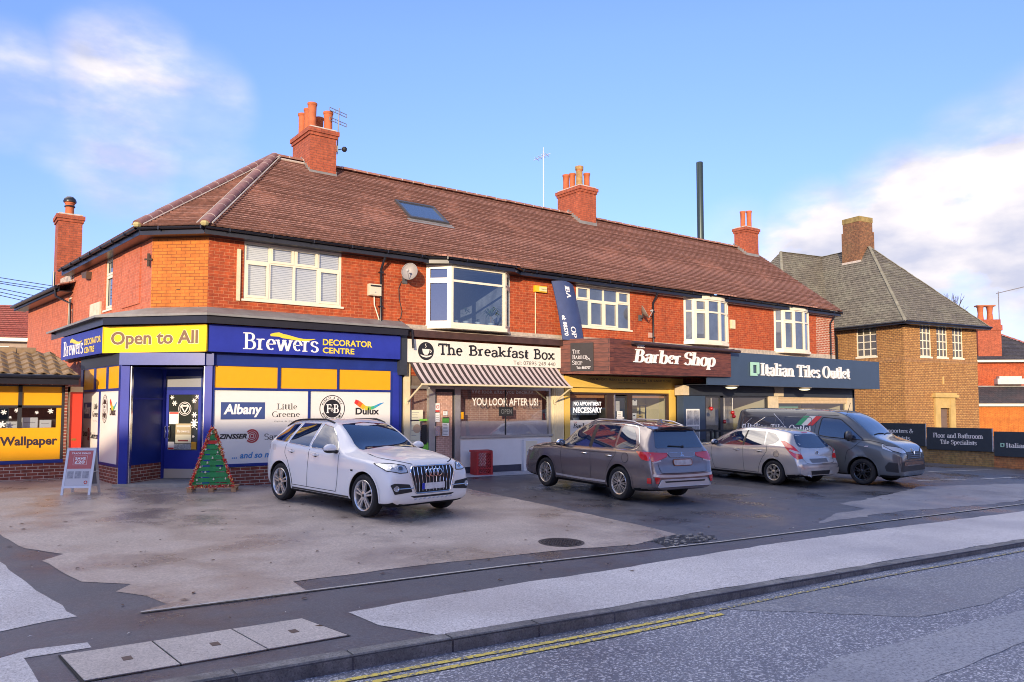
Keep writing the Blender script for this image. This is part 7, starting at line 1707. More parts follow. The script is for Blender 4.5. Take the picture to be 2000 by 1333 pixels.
class Car:
    def __init__(self, name, label, cat, pos, heading, keys, ra, axles, track, paint):
        x, y = pos
        n = Vector((.00843, -.01879, 1)).normalized(); h = Vector((math.cos(heading), math.sin(heading), 0)); h = (h - n * h.dot(n)).normalized(); l = n.cross(h)
        M = Matrix((h, l, n)).transposed()
        self.root = thing(name, label, cat, (x, y, gz(x, y) + .010)); self.root.rotation_euler = M.to_euler()
        self.paint = paint; self.axles = axles; self.ra = ra; self.track = track
        A = ('ztop', 'zrail', 'yrail', 'zbelt', 'ybelt', 'zmid', 'ymid', 'zb')
        ks = sorted(keys, key=lambda k: k[0]); kx = [k[0] for k in ks]
        cols = {a: [k[i + 1] for k in ks] for i, a in enumerate(A)}
        xs = set(kx)
        for a, b in zip(kx, kx[1:]):
            m = max(1, int((b - a) / .05)); xs |= {a + (b - a) * i / m for i in range(m)}
            if b - a > .02: xs.add((a + b) / 2)
        xs = sorted(xs); rings = []
        for x in xs:
            g = {a: pchip(kx, cols[a], x) for a in A}
            bul = (g['zrail'] - g['zbelt'])
            half = [(0, g['zb']), (g['ymid'] * .72, g['zb']), (g['ymid'] * .93, g['zb'] + .05 * min(1, (g['zmid'] - g['zb']) * 4)), (g['ymid'] * .985, g['zb'] + .35 * (g['zmid'] - g['zb'])), (g['ymid'], g['zmid']),
                    (g['ymid'] * .4 + g['ybelt'] * .6 + .008, g['zmid'] + .66 * (g['zbelt'] - g['zmid'])), (g['ybelt'], g['zbelt']), (g['ybelt'] * .52 + g['yrail'] * .48 + .012 * min(1, bul * 3), g['zbelt'] + .52 * bul), (g['yrail'], g['zrail']), (g['yrail'] * .86, g['zrail'] + .62 * (g['ztop'] - g['zrail'])), (g['yrail'] * .5, g['ztop'] - .10 * (g['ztop'] - g['zrail'])), (0, g['ztop'])]
            rings.append([Vector((x, y, z)) for y, z in catmull(half, 3)])
        n = len(rings[0]); P = []; F = []
        for r in rings: P += r + [Vector((v.x, -v.y, v.z)) for v in r[-2:0:-1]]
        m = 2 * n - 2
        for i in range(len(rings) - 1):
            for k in range(m): F.append((i * m + k, i * m + (k + 1) % m, (i + 1) * m + (k + 1) % m, (i + 1) * m + k))
        F.append(tuple(range(m - 1, -1, -1))); F.append(tuple((len(rings) - 1) * m + k for k in range(m)))
        mb = MB(LOCAL); mb.idx(P, F); body = mb.build('body', paint, self.root)
        # wheel arches
        cut = MB(LOCAL)
        for ax in axles:
            for s in (-1, 1): cut.lathe([(ra, 0), (ra, .75)], (ax, s * .58, self.rw if hasattr(self, 'rw') else ra - .045), axis=(0, s, 0), n=40)
        co = cut.build('cutter')
        md = body.modifiers.new('cut', 'BOOLEAN'); md.operation = 'DIFFERENCE'; md.object = co; md.solver = 'EXACT'
        co.parent = self.root
        bpy.context.view_layer.update(); dg = bpy.context.evaluated_depsgraph_get()
        me = bpy.data.meshes.new_from_object(body.evaluated_get(dg)); body.modifiers.clear(); body.data = me
        bpy.data.objects.remove(co)
        me.materials.clear(); me.materials.append(paint); me.materials.append(M_WELL); me.materials.append(M_TRIM)
        for p in me.polygons:
            c = p.center; p.material_index = 0
            for ax in axles:
                d = math.hypot(c.x - ax, c.z - (ra - .045))
                if d < ra + .004 and abs(c.y) > .55 and (abs(abs(c.y) - .58) < .004 or abs(d - ra) < .012) and (abs(abs(c.y) - .58) < .004 or abs(p.normal.y) < .5): p.material_index = 1
            if c.z < .30 and p.normal.z < -.7: p.material_index = 1
        me.polygons.foreach_set('use_smooth', [True] * len(me.polygons)); me.set_sharp_from_angle(angle=rad(38))
        self.body = body
        self.bvh = BVHTree.FromPolygons([v.co.copy() for v in me.vertices], [tuple(p.vertices) for p in me.polygons])
    DIRS = {'R': (Vector((0, -3, 0)), Vector((0, 1, 0))), 'L': (Vector((0, 3, 0)), Vector((0, -1, 0))), 'F': (Vector((4.5, 0, 0)), Vector((-1, 0, 0))), 'B': (Vector((-4.5, 0, 0)), Vector((1, 0, 0))), 'T': (Vector((0, 0, 4)), Vector((0, 0, -1)))}
    def hit(self, a, b, view, off):
        if view[0] == 'D':          # across a rear corner
            s = 1 if view == 'DL' else -1; t = Vector((1, s, 0)) / math.sqrt(2); d = Vector((1, -s, 0)) / math.sqrt(2)
            p = t * a + Vector((0, 0, b)); o = -d * 4
        else:
            o, d = self.DIRS[view]; p = None
        p = p if p is not None else Vector((a, 0, b)) if view in 'RL' else (Vector((0, a, b)) if view in 'FB' else Vector((a, b, 0)))
        loc, nrm, i, dist = self.bvh.ray_cast(o + p, d)
        if loc is None:
            loc, nrm, i, dist = self.bvh.find_nearest(p + o * .3)
        if nrm.dot(d) > 0: nrm = -nrm
        return loc + nrm * off, nrm
    def decal(self, name, pts, view, m, off=.004, step=.06, parent=None, mirror=False, frame=None):
        """a pane or lamp cut to an outline and laid on the body's own curved surface"""
        res = []
        for sgn in ((1, -1) if mirror else (1,)):
            bm = bmesh.new(); vs = [bm.verts.new((a * (sgn if view in 'FB' else 1), b, 0)) for a, b in pts]; bm.faces.new(vs)
            for ax in (0, 1):
                lo, hi = min(p.co[ax] for p in bm.verts), max(p.co[ax] for p in bm.verts); k = int((hi - lo) / step)
                for i in range(1, k + 1):
                    co = [0, 0, 0]; co[ax] = lo + (hi - lo) * i / (k + 1); no = [0, 0, 0]; no[ax] = 1
                    bmesh.ops.bisect_plane(bm, geom=bm.verts[:] + bm.edges[:] + bm.faces[:], plane_co=co, plane_no=no)
            v2 = view
            if mirror and view in 'RL' and sgn < 0: v2 = 'L' if view == 'R' else 'R'
            for v in bm.verts: v.co = self.hit(v.co.x, v.co.y, v2, off)[0]
            me = bpy.data.meshes.new(name); bm.to_mesh(me); bm.free(); me.materials.append(m)
            d = self.DIRS[v2][1] if v2 in self.DIRS else Vector((1, -1 if v2 == 'DL' else 1, 0))
            if sum((p.normal.dot(d) * p.area for p in me.polygons)) > 0: me.flip_normals()
            me.polygons.foreach_set('use_smooth', [True] * len(me.polygons))
            o = bpy.data.objects.new(name, me); COL.objects.link(o); o.parent = parent or self.root; res.append(o)
            if frame:
                mb = MB(LOCAL); mb.use(frame[0]); q = [(a * (sgn if view in 'FB' else 1), b) for a, b in pts] + [(pts[0][0] * (sgn if view in 'FB' else 1), pts[0][1])]
                dense = []
                for a, b in zip(q, q[1:]):
                    L = math.hypot(b[0] - a[0], b[1] - a[1]); kk = max(1, int(L / .06)); dense += [(a[0] + (b[0] - a[0]) * i / kk, a[1] + (b[1] - a[1]) * i / kk) for i in range(kk)]
                dense.append(q[-1])
                mb.tube([self.hit(a, b, v2, off)[0] for a, b in dense], frame[1], 6); mb.build('surround', parent=o, smooth=60)
        return res
    def seam(self, lines, view='R', w=.010, m=None, off=.003, mirror=True, name='panel_gap', parent=None):
        for sgn in ((0, 1) if mirror else (0,)):
            v2 = view if not sgn else {'R': 'L', 'L': 'R'}.get(view, view)
            mb = MB(LOCAL)
            for ln in lines:
                ln = catmull(ln, 4) if len(ln) > 2 else ln
                D = []
                for a, b in zip(ln, ln[1:]):
                    L = math.hypot(b[0] - a[0], b[1] - a[1]); k = max(1, int(L / .07)); D += [(a[0] + (b[0] - a[0]) * i / k, a[1] + (b[1] - a[1]) * i / k) for i in range(k)]
                D.append(ln[-1]); Lp, Rp = [], []
                for i, p in enumerate(D):
                    q0, q1 = D[max(i - 1, 0)], D[min(i + 1, len(D) - 1)]; t = Vector((q1[0] - q0[0], q1[1] - q0[1])); t = t.normalized() if t.length else Vector((1, 0))
                    ex = (-t.y * w / 2, t.x * w / 2); f = -1 if (sgn and view in 'FB') else 1
                    Lp.append(self.hit((p[0] + ex[0]) * f, p[1] + ex[1], v2, off)[0]); Rp.append(self.hit((p[0] - ex[0]) * f, p[1] - ex[1], v2, off)[0])
                n = len(D); mb.idx(Lp + Rp, [(i, i + 1, n + i + 1, n + i) for i in range(n - 1)])
            mb.build(name, m or M_SEAM, parent or self.body)
    def wheels(self, R, rim, wid, style, rim_m, inset=.0):
        protos = {}
        for s in (-1, 1):
            for ax in self.axles:
                y0 = s * (self.track - inset)
                if s not in protos:
                    mb = MB(LOCAL); w = wid
                    mb.lathe([(rim, -w), (R - .05, -w), (R - .012, -w + .03), (R, -w * .5), (R, -.05), (R - .010, -.022), (R - .035, .004), (R - .06, .006), (rim + .012, .0), (rim, -.012)], (0, 0, 0), axis=(0, s, 0), n=40, cap=False)
                    t = mb.build('wheel', M_TYRE, self.root, smooth=40)
                    mb = MB(LOCAL).use(rim_m)
                    mb.lathe([(rim + .006, -.004), (rim, .002), (rim - .018, -.004), (rim - .03, -.03), (rim - .04, -w * .8)], (0, 0, 0), axis=(0, s, 0), n=36, cap=False)
                    mb.lathe([(.075, -.05), (.07, -.012), (.03, -.006), (0, -.006)], (0, 0, 0), axis=(0, s, 0), n=16)
                    for (a0, a1, r0, r1, w0, w1) in style:
                        c0 = Vector((math.cos(a0) * r0, 0, math.sin(a0) * r0)); c1 = Vector((math.cos(a1) * r1, 0, math.sin(a1) * r1)); t_ = (c1 - c0).normalized(); nn_ = Vector((-t_.z, 0, t_.x))
                        P = []
                        for c, ww in ((c0, w0), (c1, w1)):
                            for dy, k in ((-.045, 1.15), (-.012, .8)):
                                for sg in (-1, 1): P.append(c + nn_ * ww * .5 * k * sg + Vector((0, dy * s, 0)))
                        mb.idx(P, [(0, 1, 5, 4), (2, 3, 7, 6), (0, 2, 6, 4), (1, 3, 7, 5), (0, 1, 3, 2), (4, 5, 7, 6)])
                    rm = mb.build('rim', parent=t, smooth=30)
                    mb = MB(LOCAL); mb.lathe([(rim - .02, -w * .55), (0.0, -w * .55)], (0, 0, 0), axis=(0, s, 0), n=24); mb.build('brake_disc', mat('brake_dark', (.03, .03, .032), .6), t)
                    mb = MB(LOCAL); mb.lathe([(.028, -.004), (.024, .0), (0, .0)], (0, 0, 0), axis=(0, s, 0), n=12); mb.build('hub_cap', M_TRIM if rim_m is not M_TRIM else M_CHROME, t)
                    protos[s] = t; c = t
                else: c = dup_tree(protos[s])
                c.location = (ax, y0, R)
    def handle(self, spots, m, sides='RL', bar=.19):
        for v in sides:
            for (x, z) in spots:
                p, n = self.hit(x, z, v, .0); s = 1 if v == 'L' else -1
                mb = MB(LOCAL).use(M_TRIM); ring_ = [(p.x + .055 * math.cos(2 * math.pi * k / 14), p.y + s * .004, p.z + .032 * math.sin(2 * math.pi * k / 14)) for k in range(14)]; mb.face(ring_)
                mb.use(m); mb.tube([p + Vector((-bar / 2, s * .005, 0)), p + Vector((-bar / 2 + .03, s * .035, .006)), p + Vector((bar / 2 - .03, s * .035, .008)), p + Vector((bar / 2, s * .005, .006))], .014, 7)
                mb.build('door_handle', parent=self.root, smooth=50)
    def mirrors(self, x, z, m, size=(.085, .12, .075), out=.15, base=None):
        for s, v in ((-1, 'R'), (1, 'L')):
            p, n = self.hit(x, z, v, 0.); c = p + Vector((-.02, s * out, .05))
            mb = MB(LOCAL).use(m); mb.ball(c, 1.0, 14, sq=(size[0], size[1], size[2])); mb.use(M_TRIM); mb.tube([p + Vector((.02, -s * .02, -.02)), c + Vector((0, -s * .05, -.045))], .035, 8); mb.ball(c + Vector((0, 0, -.035)), 1., 12, sq=(size[0] * .96, size[1] * .96, size[2] * .6))
            mb.use(M_CGLASS); mb.face([(c.x - size[0] * .93, c.y + size[1] * .75 * math.cos(t), c.z + size[2] * .75 * math.sin(t)) for t in [2 * math.pi * k / 12 for k in range(12)]])
            mb.build('wing_mirror', parent=self.root, smooth=50)
    def arch_lips(self, m, r=None, w=.045, off=.006):
        for v in 'RL':
            for ax in self.axles:
                r_ = r or self.ra; mb = MB(LOCAL); P = []
                for k in range(25):
                    a = rad(-12 + 204 * k / 24); 
                    for rr in (r_ + .002, r_ + w):
                        q, n = self.hit(ax + rr * math.cos(a), self.ra - .045 + rr * math.sin(a), v, off); P.append(q)
                mb.idx(P, [(2 * k, 2 * k + 1, 2 * k + 3, 2 * k + 2) for k in range(24)]); mb.build('arch_lip', m, self.root, smooth=60)
    def rails(self, x0, x1, y, m, h=.05):
        for s in (-1, 1):
            P = []
            for k in range(13):
                t = k / 12; x = x0 + (x1 - x0) * t; q, n = self.hit(x, s * y, 'T', 0); P.append(q + Vector((0, 0, h * min(1, 6 * t, 6 * (1 - t)) + .004)))
            mb = MB(LOCAL); mb.tube(P, .018, 8); mb.build('roof_rail', m, self.root, smooth=60)
def five_twin(rim, n=5, gap=.16, w=.034):
    out = []
    for k in range(n):
        a = 2 * math.pi * k / n + .3
        for sg in (-1, 1): out.append((a + sg * .25, a + sg * gap, .06, rim - .02, w * 1.1, w))
    return out
def multi(rim, n=10, w=.028, tw=.0):
    out = []
    for k in range(n):
        a = 2 * math.pi * k / n
        for sg in (-1, 1): out.append((a, a + sg * .13, .055, rim - .02, w * .8, w * .62))
    return out

# ---- white estate car facing the road
WHITE = mat('white_car_paint', (.87, .85, .81), .25, coat=.55, spec=.4)
K = [  # x, ztop, zrail, yrail, zbelt, ybelt, zmid, ymid, zb
 (2.165, .58, .58, .34, .56, .60, .48, .70, .38), (2.15, .78, .77, .52, .68, .74, .50, .80, .30), (2.105, .90, .88, .60, .78, .81, .54, .865, .25), (2.02, .965, .94, .65, .84, .85, .57, .90, .22), (1.88, 1.01, .975, .67, .89, .88, .60, .915, .20),
 (1.42, 1.085, 1.05, .71, .96, .915, .66, .945, .20), (.95, 1.135, 1.10, .73, 1.00, .915, .68, .945, .20), (.82, 1.165, 1.12, .735, 1.015, .91, .69, .945, .20), (.45, 1.38, 1.33, .685, 1.04, .905, .69, .94, .20), (.05, 1.575, 1.515, .625, 1.06, .905, .69, .94, .20), (-.35, 1.64, 1.575, .60, 1.08, .905, .69, .94, .20),
 (-1.2, 1.625, 1.56, .585, 1.12, .905, .69, .945, .20), (-1.70, 1.56, 1.49, .555, 1.15, .885, .70, .942, .22), (-1.84, 1.50, 1.43, .53, 1.16, .86, .71, .92, .24), (-1.97, 1.32, 1.27, .56, 1.13, .825, .71, .885, .27), (-2.09, 1.08, 1.05, .62, 1.0, .765, .68, .83, .30), (-2.17, .88, .86, .57, .80, .69, .60, .75, .36), (-2.185, .62, .62, .40, .58, .55, .54, .64, .44)]
c1 = Car('parked_car', 'white estate car parked facing the road in front of the cafe', 'car', (6.66, 13.84), rad(-80.6), K, .415, (1.405, -1.405), .935, WHITE)
c1.wheels(.370, .265, .22, five_twin(.265), M_RIM)
SG = M_CGLASS
c1.decal('windscreen', round_poly([(-.66, 1.12), (-.60, 1.34), (-.53, 1.545), (0, 1.585), (.53, 1.545), (.60, 1.34), (.66, 1.12), (0, 1.165)], .03), 'F', SG, step=.08)
c1.decal('front_side_window', round_poly([(.56, 1.08), (.28, 1.33), (.02, 1.49), (-.32, 1.535), (-.36, 1.10)], .03), 'R', SG, mirror=True, frame=(M_CHROME, .008))
c1.decal('rear_side_window', round_poly([(-.42, 1.105), (-.40, 1.54), (-1.05, 1.535), (-1.18, 1.15)], .03), 'R', SG, mirror=True, frame=(M_CHROME, .008))
c1.decal('quarter_window', round_poly([(-1.24, 1.16), (-1.12, 1.52), (-1.45, 1.49), (-1.78, 1.22), (-1.70, 1.18)], .03), 'R', SG, mirror=True, frame=(M_CHROME, .008))
c1.decal('rear_window', round_poly([(-.50, 1.42), (.50, 1.42), (.62, 1.14), (-.62, 1.14)], .05), 'B', SG)
gp = round_poly([(-.45, .895), (.45, .895), (.50, .80), (.39, .44), (-.39, .44), (-.50, .80)], [.05, .05, .03, .05, .05, .03])
gr = c1.decal('grille', gp, 'F', mat('grille_black', (.010, .010, .012), .5), off=.006, frame=(M_CHROME, .014))[0]
mb = MB(LOCAL).use(M_CHROME)
for k in range(-5, 6):
    y = k * .083; zt_ = .875; mb.tube([c1.hit(y * (1 if z > .7 else .93), z, 'F', .012)[0] for z in (zt_, .75, .62, .47)], .0055, 6)
mb.build('grille_bars', parent=gr)
mb = MB(LOCAL).use(M_CHROME)
for k in range(4):
    cy = -.126 + .084 * k; mb.tube([c1.hit(cy + .058 * math.cos(rad(t)), .775 + .058 * math.sin(rad(t)), 'F', .036)[0] for t in range(0, 361, 24)], .012, 6)
mb.build('emblem', parent=gr, smooth=60)
pl = c1.decal('number_plate', [(-.26, .50), (.26, .50), (.26, .605), (-.26, .605)], 'F', M_PLATEW, off=.02, step=.2)[0]
c1.decal('plate_band', [(.20, .50), (.26, .50), (.26, .605), (.20, .605)], 'F', mat('plate_blue', (.02, .04, .45), .4), off=.023, step=.2, parent=pl) if False else c1.decal('plate_band', [(-.26, .50), (-.20, .50), (-.20, .605), (-.26, .605)], 'F', mat('plate_blue', (.02, .04, .45), .4), off=.023, step=.2, parent=pl)
hl = round_poly([(.545, .80), (.575, .915), (.74, .945), (.905, .94), (.88, .83), (.70, .795)], .02)
for o in c1.decal('headlight', hl, 'F', M_LAMP, off=.006, step=.05, mirror=True, frame=(M_TRIM, .008)):
    s = 1 if o.data.vertices[0].co.y > 0 else -1
    mb = MB(LOCAL).use(M_LAMPD); q, n = c1.hit(s * .67, .868, 'F', .008); mb.lathe([(.040, 0), (.038, .006), (0, .008)], tuple(q), axis=tuple(n), n=16); mb.use(M_CHROME); mb.lathe([(.052, 0), (.050, .004), (.040, .004)], tuple(q), axis=tuple(n), n=16); q, n = c1.hit(s * .80, .88, 'F', .008); mb.use(mat('lamp_reflector', (.70, .70, .68), .15, metal=.6)); mb.lathe([(.045, 0), (.02, .004), (0, .004)], tuple(q), axis=tuple(n), n=4); mb.build('lamp_lens', parent=o)
for o in c1.decal('fog_panel', round_poly([(.46, .47), (.52, .60), (.82, .63), (.87, .60), (.82, .445)], .02), 'F', M_TRIM, off=.008, step=.03, mirror=True):
    s = 1 if o.data.vertices[0].co.y > 0 else -1
    mb = MB(LOCAL).use(M_CHROME); mb.tube([c1.hit(s * y, .535, 'F', .012)[0] for y in (.44, .56, .66, .74)], .010, 6); q, n = c1.hit(s * .79, .54, 'F', .006); mb.lathe([(.052, 0), (.05, .014), (.038, .014), (.03, .004), (0, .004)], tuple(q), axis=tuple(n), n=16); mb.build('fog_lamp', parent=o, smooth=50)
c1.decal('lower_intake', round_poly([(-.42, .365), (.42, .365), (.50, .40), (0, .385 + .012), (-.50, .40)], .01), 'F', M_TRIM, off=.005)
mb = MB(LOCAL).use(M_RIM)
for k in range(-4, 5): mb.tube([c1.hit(k * .10, .335, 'F', .006)[0], c1.hit(k * .10 + .045, .352, 'F', .006)[0]], .010, 6)
mb.build('skid_trim', parent=c1.body)
c1.seam([[(.60, 1.06), (.62, .80), (.60, .52), (.55, .36)], [(-.385, 1.07), (-.40, .70), (-.42, .36)], [(-1.22, 1.13), (-1.25, .95), (-1.12, .80), (-.97, .50), (-.95, .36)], [(.55, .36), (-.95, .36)]])
c1.seam([[(.98, .30), (-.98, .30)]], w=.03, m=M_TRIM)
c1.seam([[(-.72, 1.07), (-.73, 1.02), (-.60, .98), (-.40, .93)], [(.72, 1.07), (.73, 1.02), (.60, .98), (.40, .93)]], view='F', mirror=False)
c1.seam([[(1.02, .78), (1.09, .78)]], w=.03, m=M_BLK)
c1.handle([(-.15, .965), (-1.0, .99)], WHITE)
c1.mirrors(.50, 1.08, WHITE, size=(.09, .135, .085), out=.14)
c1.rails(-.05, -1.75, .585, M_TRIM, h=.035)
c1.arch_lips(WHITE, w=.035, off=.010)
c1.decal('fuel_flap', round_poly([(-1.62, .98), (-1.62, 1.10), (-1.78, 1.10), (-1.78, .98)], .04), 'R', mat('white_car_shade', (.74, .73, .70), .25, coat=1.), off=.003)
c1.decal('tail_light', round_poly([(.55, .95), (.60, 1.10), (.80, 1.08), (.80, .95)], .02), 'B', M_TAIL, mirror=True)
c1.decal('tail_light_side', round_poly([(-1.94, .98), (-1.96, 1.09), (-2.08, 1.05), (-2.09, .97)], .02), 'R', M_TAIL, mirror=True)

# ---- grey-brown sport utility car, tail to the road
TAUPE = mat('taupe_metal_paint', (.26, .225, .225), .21, metal=.6, coat=1.)
K = [(2.33, .62, .62, .35, .60, .55, .52, .62, .38), (2.31, .80, .79, .5, .72, .72, .52, .76, .30), (2.22, .93, .91, .6, .82, .80, .56, .85, .25), (2.05, 1.0, .97, .66, .90, .85, .60, .885, .22), (1.4, 1.08, 1.05, .71, .97, .885, .66, .905, .20), (.98, 1.13, 1.09, .73, 1.00, .885, .68, .905, .20),
 (.86, 1.155, 1.11, .73, 1.01, .885, .68, .905, .2), (.45, 1.41, 1.36, .68, 1.03, .88, .68, .905, .2), (.12, 1.575, 1.515, .63, 1.045, .88, .68, .90, .2), (-.3, 1.655, 1.59, .61, 1.055, .88, .68, .90, .2), (-1.1, 1.655, 1.59, .605, 1.075, .88, .69, .905, .2), (-1.75, 1.605, 1.545, .60, 1.09, .87, .70, .905, .22), (-1.98, 1.565, 1.51, .60, 1.10, .865, .71, .90, .24), (-2.03, 1.53, 1.48, .61, 1.10, .862, .71, .895, .25), (-2.16, 1.26, 1.23, .67, 1.07, .855, .71, .89, .26), (-2.24, 1.08, 1.06, .70, 1.0, .85, .70, .88, .27), (-2.285, .93, .92, .70, .88, .83, .66, .87, .28), (-2.33, .72, .715, .68, .68, .80, .56, .85, .29), (-2.37, .60, .595, .62, .57, .75, .49, .80, .31), (-2.375, .47, .47, .5, .46, .60, .43, .66, .36)]
c2 = Car('parked_car', 'grey brown sport utility car parked nose to the shops, its tail towards the road', 'car', (12.60, 13.05), rad(86.2), K, .40, (1.335, -1.335), .895, TAUPE)
c2.wheels(.352, .238, .21, multi(.238), mat('pale_alloy', (.66, .63, .58), .25, metal=.8))
c2.decal('windscreen', round_poly([(-.66, 1.12), (-.53, 1.56), (.53, 1.56), (.66, 1.12)], .03), 'F', SG, step=.08)
c2.decal('front_side_window', round_poly([(.74, 1.055), (.40, 1.32), (.08, 1.50), (-.28, 1.54), (-.30, 1.065)], .02), 'R', SG, mirror=True)
c2.decal('rear_side_window', round_poly([(-.42, 1.065), (-.40, 1.545), (-1.12, 1.55), (-1.16, 1.085)], .02), 'R', SG, mirror=True)
c2.decal('quarter_window', round_poly([(-1.22, 1.09), (-1.20, 1.545), (-1.50, 1.53), (-1.68, 1.40), (-1.80, 1.16), (-1.74, 1.10)], [.02, .02, .06, .08, .08, .05]), 'R', SG, mirror=True)
c2.seam([[(-1.16, 1.055), (-1.80, 1.09), (-1.88, 1.20), (-1.74, 1.44), (-1.55, 1.56), (-.9, 1.575)]], w=.016, m=M_CHROME, name='window_trim', off=.006)
c2.seam([[(-.36, 1.06), (-.34, 1.55)]], w=.10, m=M_TRIM, name='door_pillar', off=.003)
c2.decal('rear_window', round_poly([(-.58, 1.49), (.58, 1.49), (.685, 1.13), (-.685, 1.13)], .05), 'B', SG, step=.08)
mb = MB(LOCAL).use(TAUPE)
for y0 in (0,):
    P = []
    for k in range(13):
        y = -.60 + 1.2 * k / 12; e = .03 * (1 - abs(y) / .6) ; P += [(-1.86, y, 1.605 - .05 * (y / .6) ** 2), (-2.13 + .05 * (y / .6) ** 2, y, 1.575 - .06 * (y / .6) ** 2), (-2.12 + .05 * (y / .6) ** 2, y, 1.545 - .06 * (y / .6) ** 2), (-1.95, y, 1.52 - .05 * (y / .6) ** 2)]
    mb.idx(P, [(4 * k + a, 4 * k + b, 4 * k + 4 + b, 4 * k + 4 + a) for k in range(12) for a, b in ((0, 1), (1, 2), (2, 3))] + [(0, 1, 2, 3), (48, 49, 50, 51)])
mb.build('spoiler', parent=c2.root, smooth=40)
mb = MB(LOCAL).use(M_TRIM); mb.box(-2.135, -2.05, -.45, .45, 1.535, 1.555); mb.build('spoiler_lip', parent=c2.root)
for o in c2.decal('tail_light', round_poly([(.40, 1.03), (.42, .96), (.62, .905), (.80, .86), (.85, .88), (.86, 1.05)], .015), 'B', M_TAIL, off=.007, step=.05, mirror=True, frame=(M_TAIL, .006)): pass
c2.decal('tail_light_side', round_poly([(-1.86, 1.055), (-2.03, .90), (-2.24, .875), (-2.27, .96), (-2.20, 1.06)], .015), 'R', M_TAIL, off=.007, step=.04, mirror=True)
c2.decal('reversing_light', round_poly([(.60, .865), (.62, .905), (.84, .865), (.83, .835)], .01), 'B', M_TAILC, off=.009, mirror=True)
c2.decal('tailgate_trim', round_poly([(-.40, 1.035), (.40, 1.035), (.34, .945), (-.34, .945)], .02), 'B', TAUPE, off=.012, frame=(M_CHROME, .006))
c2.decal('number_plate', round_poly([(-.26, .775), (.26, .775), (.27, .90), (-.27, .90)], .05), 'B', mat('plate_smeared', (.50, .47, .47), .4, var=.35, vscale=5), off=.014, step=.15, frame=(mat('plate_orange', (.35, .10, .04), .5), .008))
mb = MB(LOCAL).use(M_CHROME)
for a in (90, 210, 330):
    t = rad(a); u = Vector((math.cos(t), math.sin(t))); v = Vector((-u.y, u.x)); pts = [u * .006, u * .03 + v * .016, u * .056, u * .03 - v * .016]; mb.face([c2.hit(p.x, .992 + p.y, 'B', .020)[0] for p in pts])
mb.build('emblem', parent=c2.body)
c2.decal('bumper_skid', round_poly([(-.66, .50), (.66, .50), (.76, .36), (-.76, .36)], .03), 'B', mat('silver_skid', (.72, .70, .68), .3, metal=.4), off=.016, frame=(mat('silver_skid', (.58, .56, .54)), .008))
c2.decal('bumper_slot', round_poly([(-.58, .475), (.58, .475), (.56, .445), (-.56, .445)], .01), 'B', M_TRIM, off=.020)
c2.seam([[(-.84, .60), (-.60, .575), (0, .565), (.60, .575), (.84, .60)]], view='B', w=.05, m=mat('silver_skid', (.58, .56, .54)), mirror=False, name='bumper_trim', off=.006)
c2.decal('reflector', round_poly([(.80, .43), (.83, .56), (.70, .555), (.74, .43)], .01), 'B', M_TAIL, off=.016, mirror=True)
c2.decal('reflector_side', round_poly([(-2.19, .43), (-2.20, .54), (-2.30, .54), (-2.30, .43)], .01), 'R', M_TAIL, off=.012, mirror=True)
mb = MB(LOCAL).use(M_BLK); q, n = c2.hit(-.08, 1.15, 'B', .012); q2, n = c2.hit(.32, 1.17, 'B', .014); mb.tube([q, q2], .014, 6); mb.ball(q, .03, 8); mb.build('rear_wiper', parent=c2.root)
c2.seam([[(.70, 1.03), (.72, .80), (.66, .50), (.62, .33)], [(-.36, 1.04), (-.38, .70), (-.40, .33)], [(-1.20, 1.06), (-1.22, .95), (-1.08, .80), (-.93, .55), (-.90, .33)], [(1.95, .93), (1.4, 1.0), (.9, 1.03)]])
c2.seam([[(1.2, 1.0), (.6, .965), (-.4, .96), (-1.2, .975)]], w=.018, m=mat('taupe_crease_shade', (.10, .09, .092), .4, metal=.5), name='crease_shade_strip')  # shade of the body fold laid on as a flat dark strip
c2.seam([[(.92, .35), (0, .335), (-.92, .35)]], w=.045, m=mat('silver_sill', (.66, .63, .62), .3, metal=.4), name='sill_trim')
c2.seam([[(-.66, 1.08), (-.70, .92), (-.66, .70), (-.52, .63), (.52, .63), (.66, .70), (.70, .92), (.66, 1.08)]], view='B', mirror=False)
c2.decal('fuel_flap', [(-1.53 + .10 * math.cos(rad(t)), .90 + .10 * math.sin(rad(t))) for t in range(0, 360, 20)], 'L', mat('taupe_flap', (.20, .178, .183), .34, metal=.55, coat=1.), off=.003, frame=(M_SEAM, .004))
c2.handle([(-.16, .905), (-1.02, .905)], M_CHROME)
c2.mirrors(.62, 1.06, M_CHROME, size=(.08, .125, .08), out=.14)
c2.rails(-.0, -1.75, .575, mat('silver_rail', (.5, .48, .5), .3, metal=.7), h=.045)
c2.arch_lips(TAUPE, w=.04, off=.008)
mb = MB(LOCAL).use(TAUPE); mb.prism([(-1.55, -.02, 1.635), (-1.70, -.03, 1.625), (-1.68, 0, 1.71), (-1.66, 0, 1.71)], (0, .04, 0)); mb.build('fin_aerial', parent=c2.root)
c2.decal('headlight', round_poly([(.45, .83), (.82, .90), (.80, .80), (.5, .77)], .02), 'F', M_LAMP, mirror=True)
c2.decal('headlight_side', round_poly([(2.18, .84), (1.86, .93), (1.92, .84)], .02), 'R', M_LAMP, mirror=True)

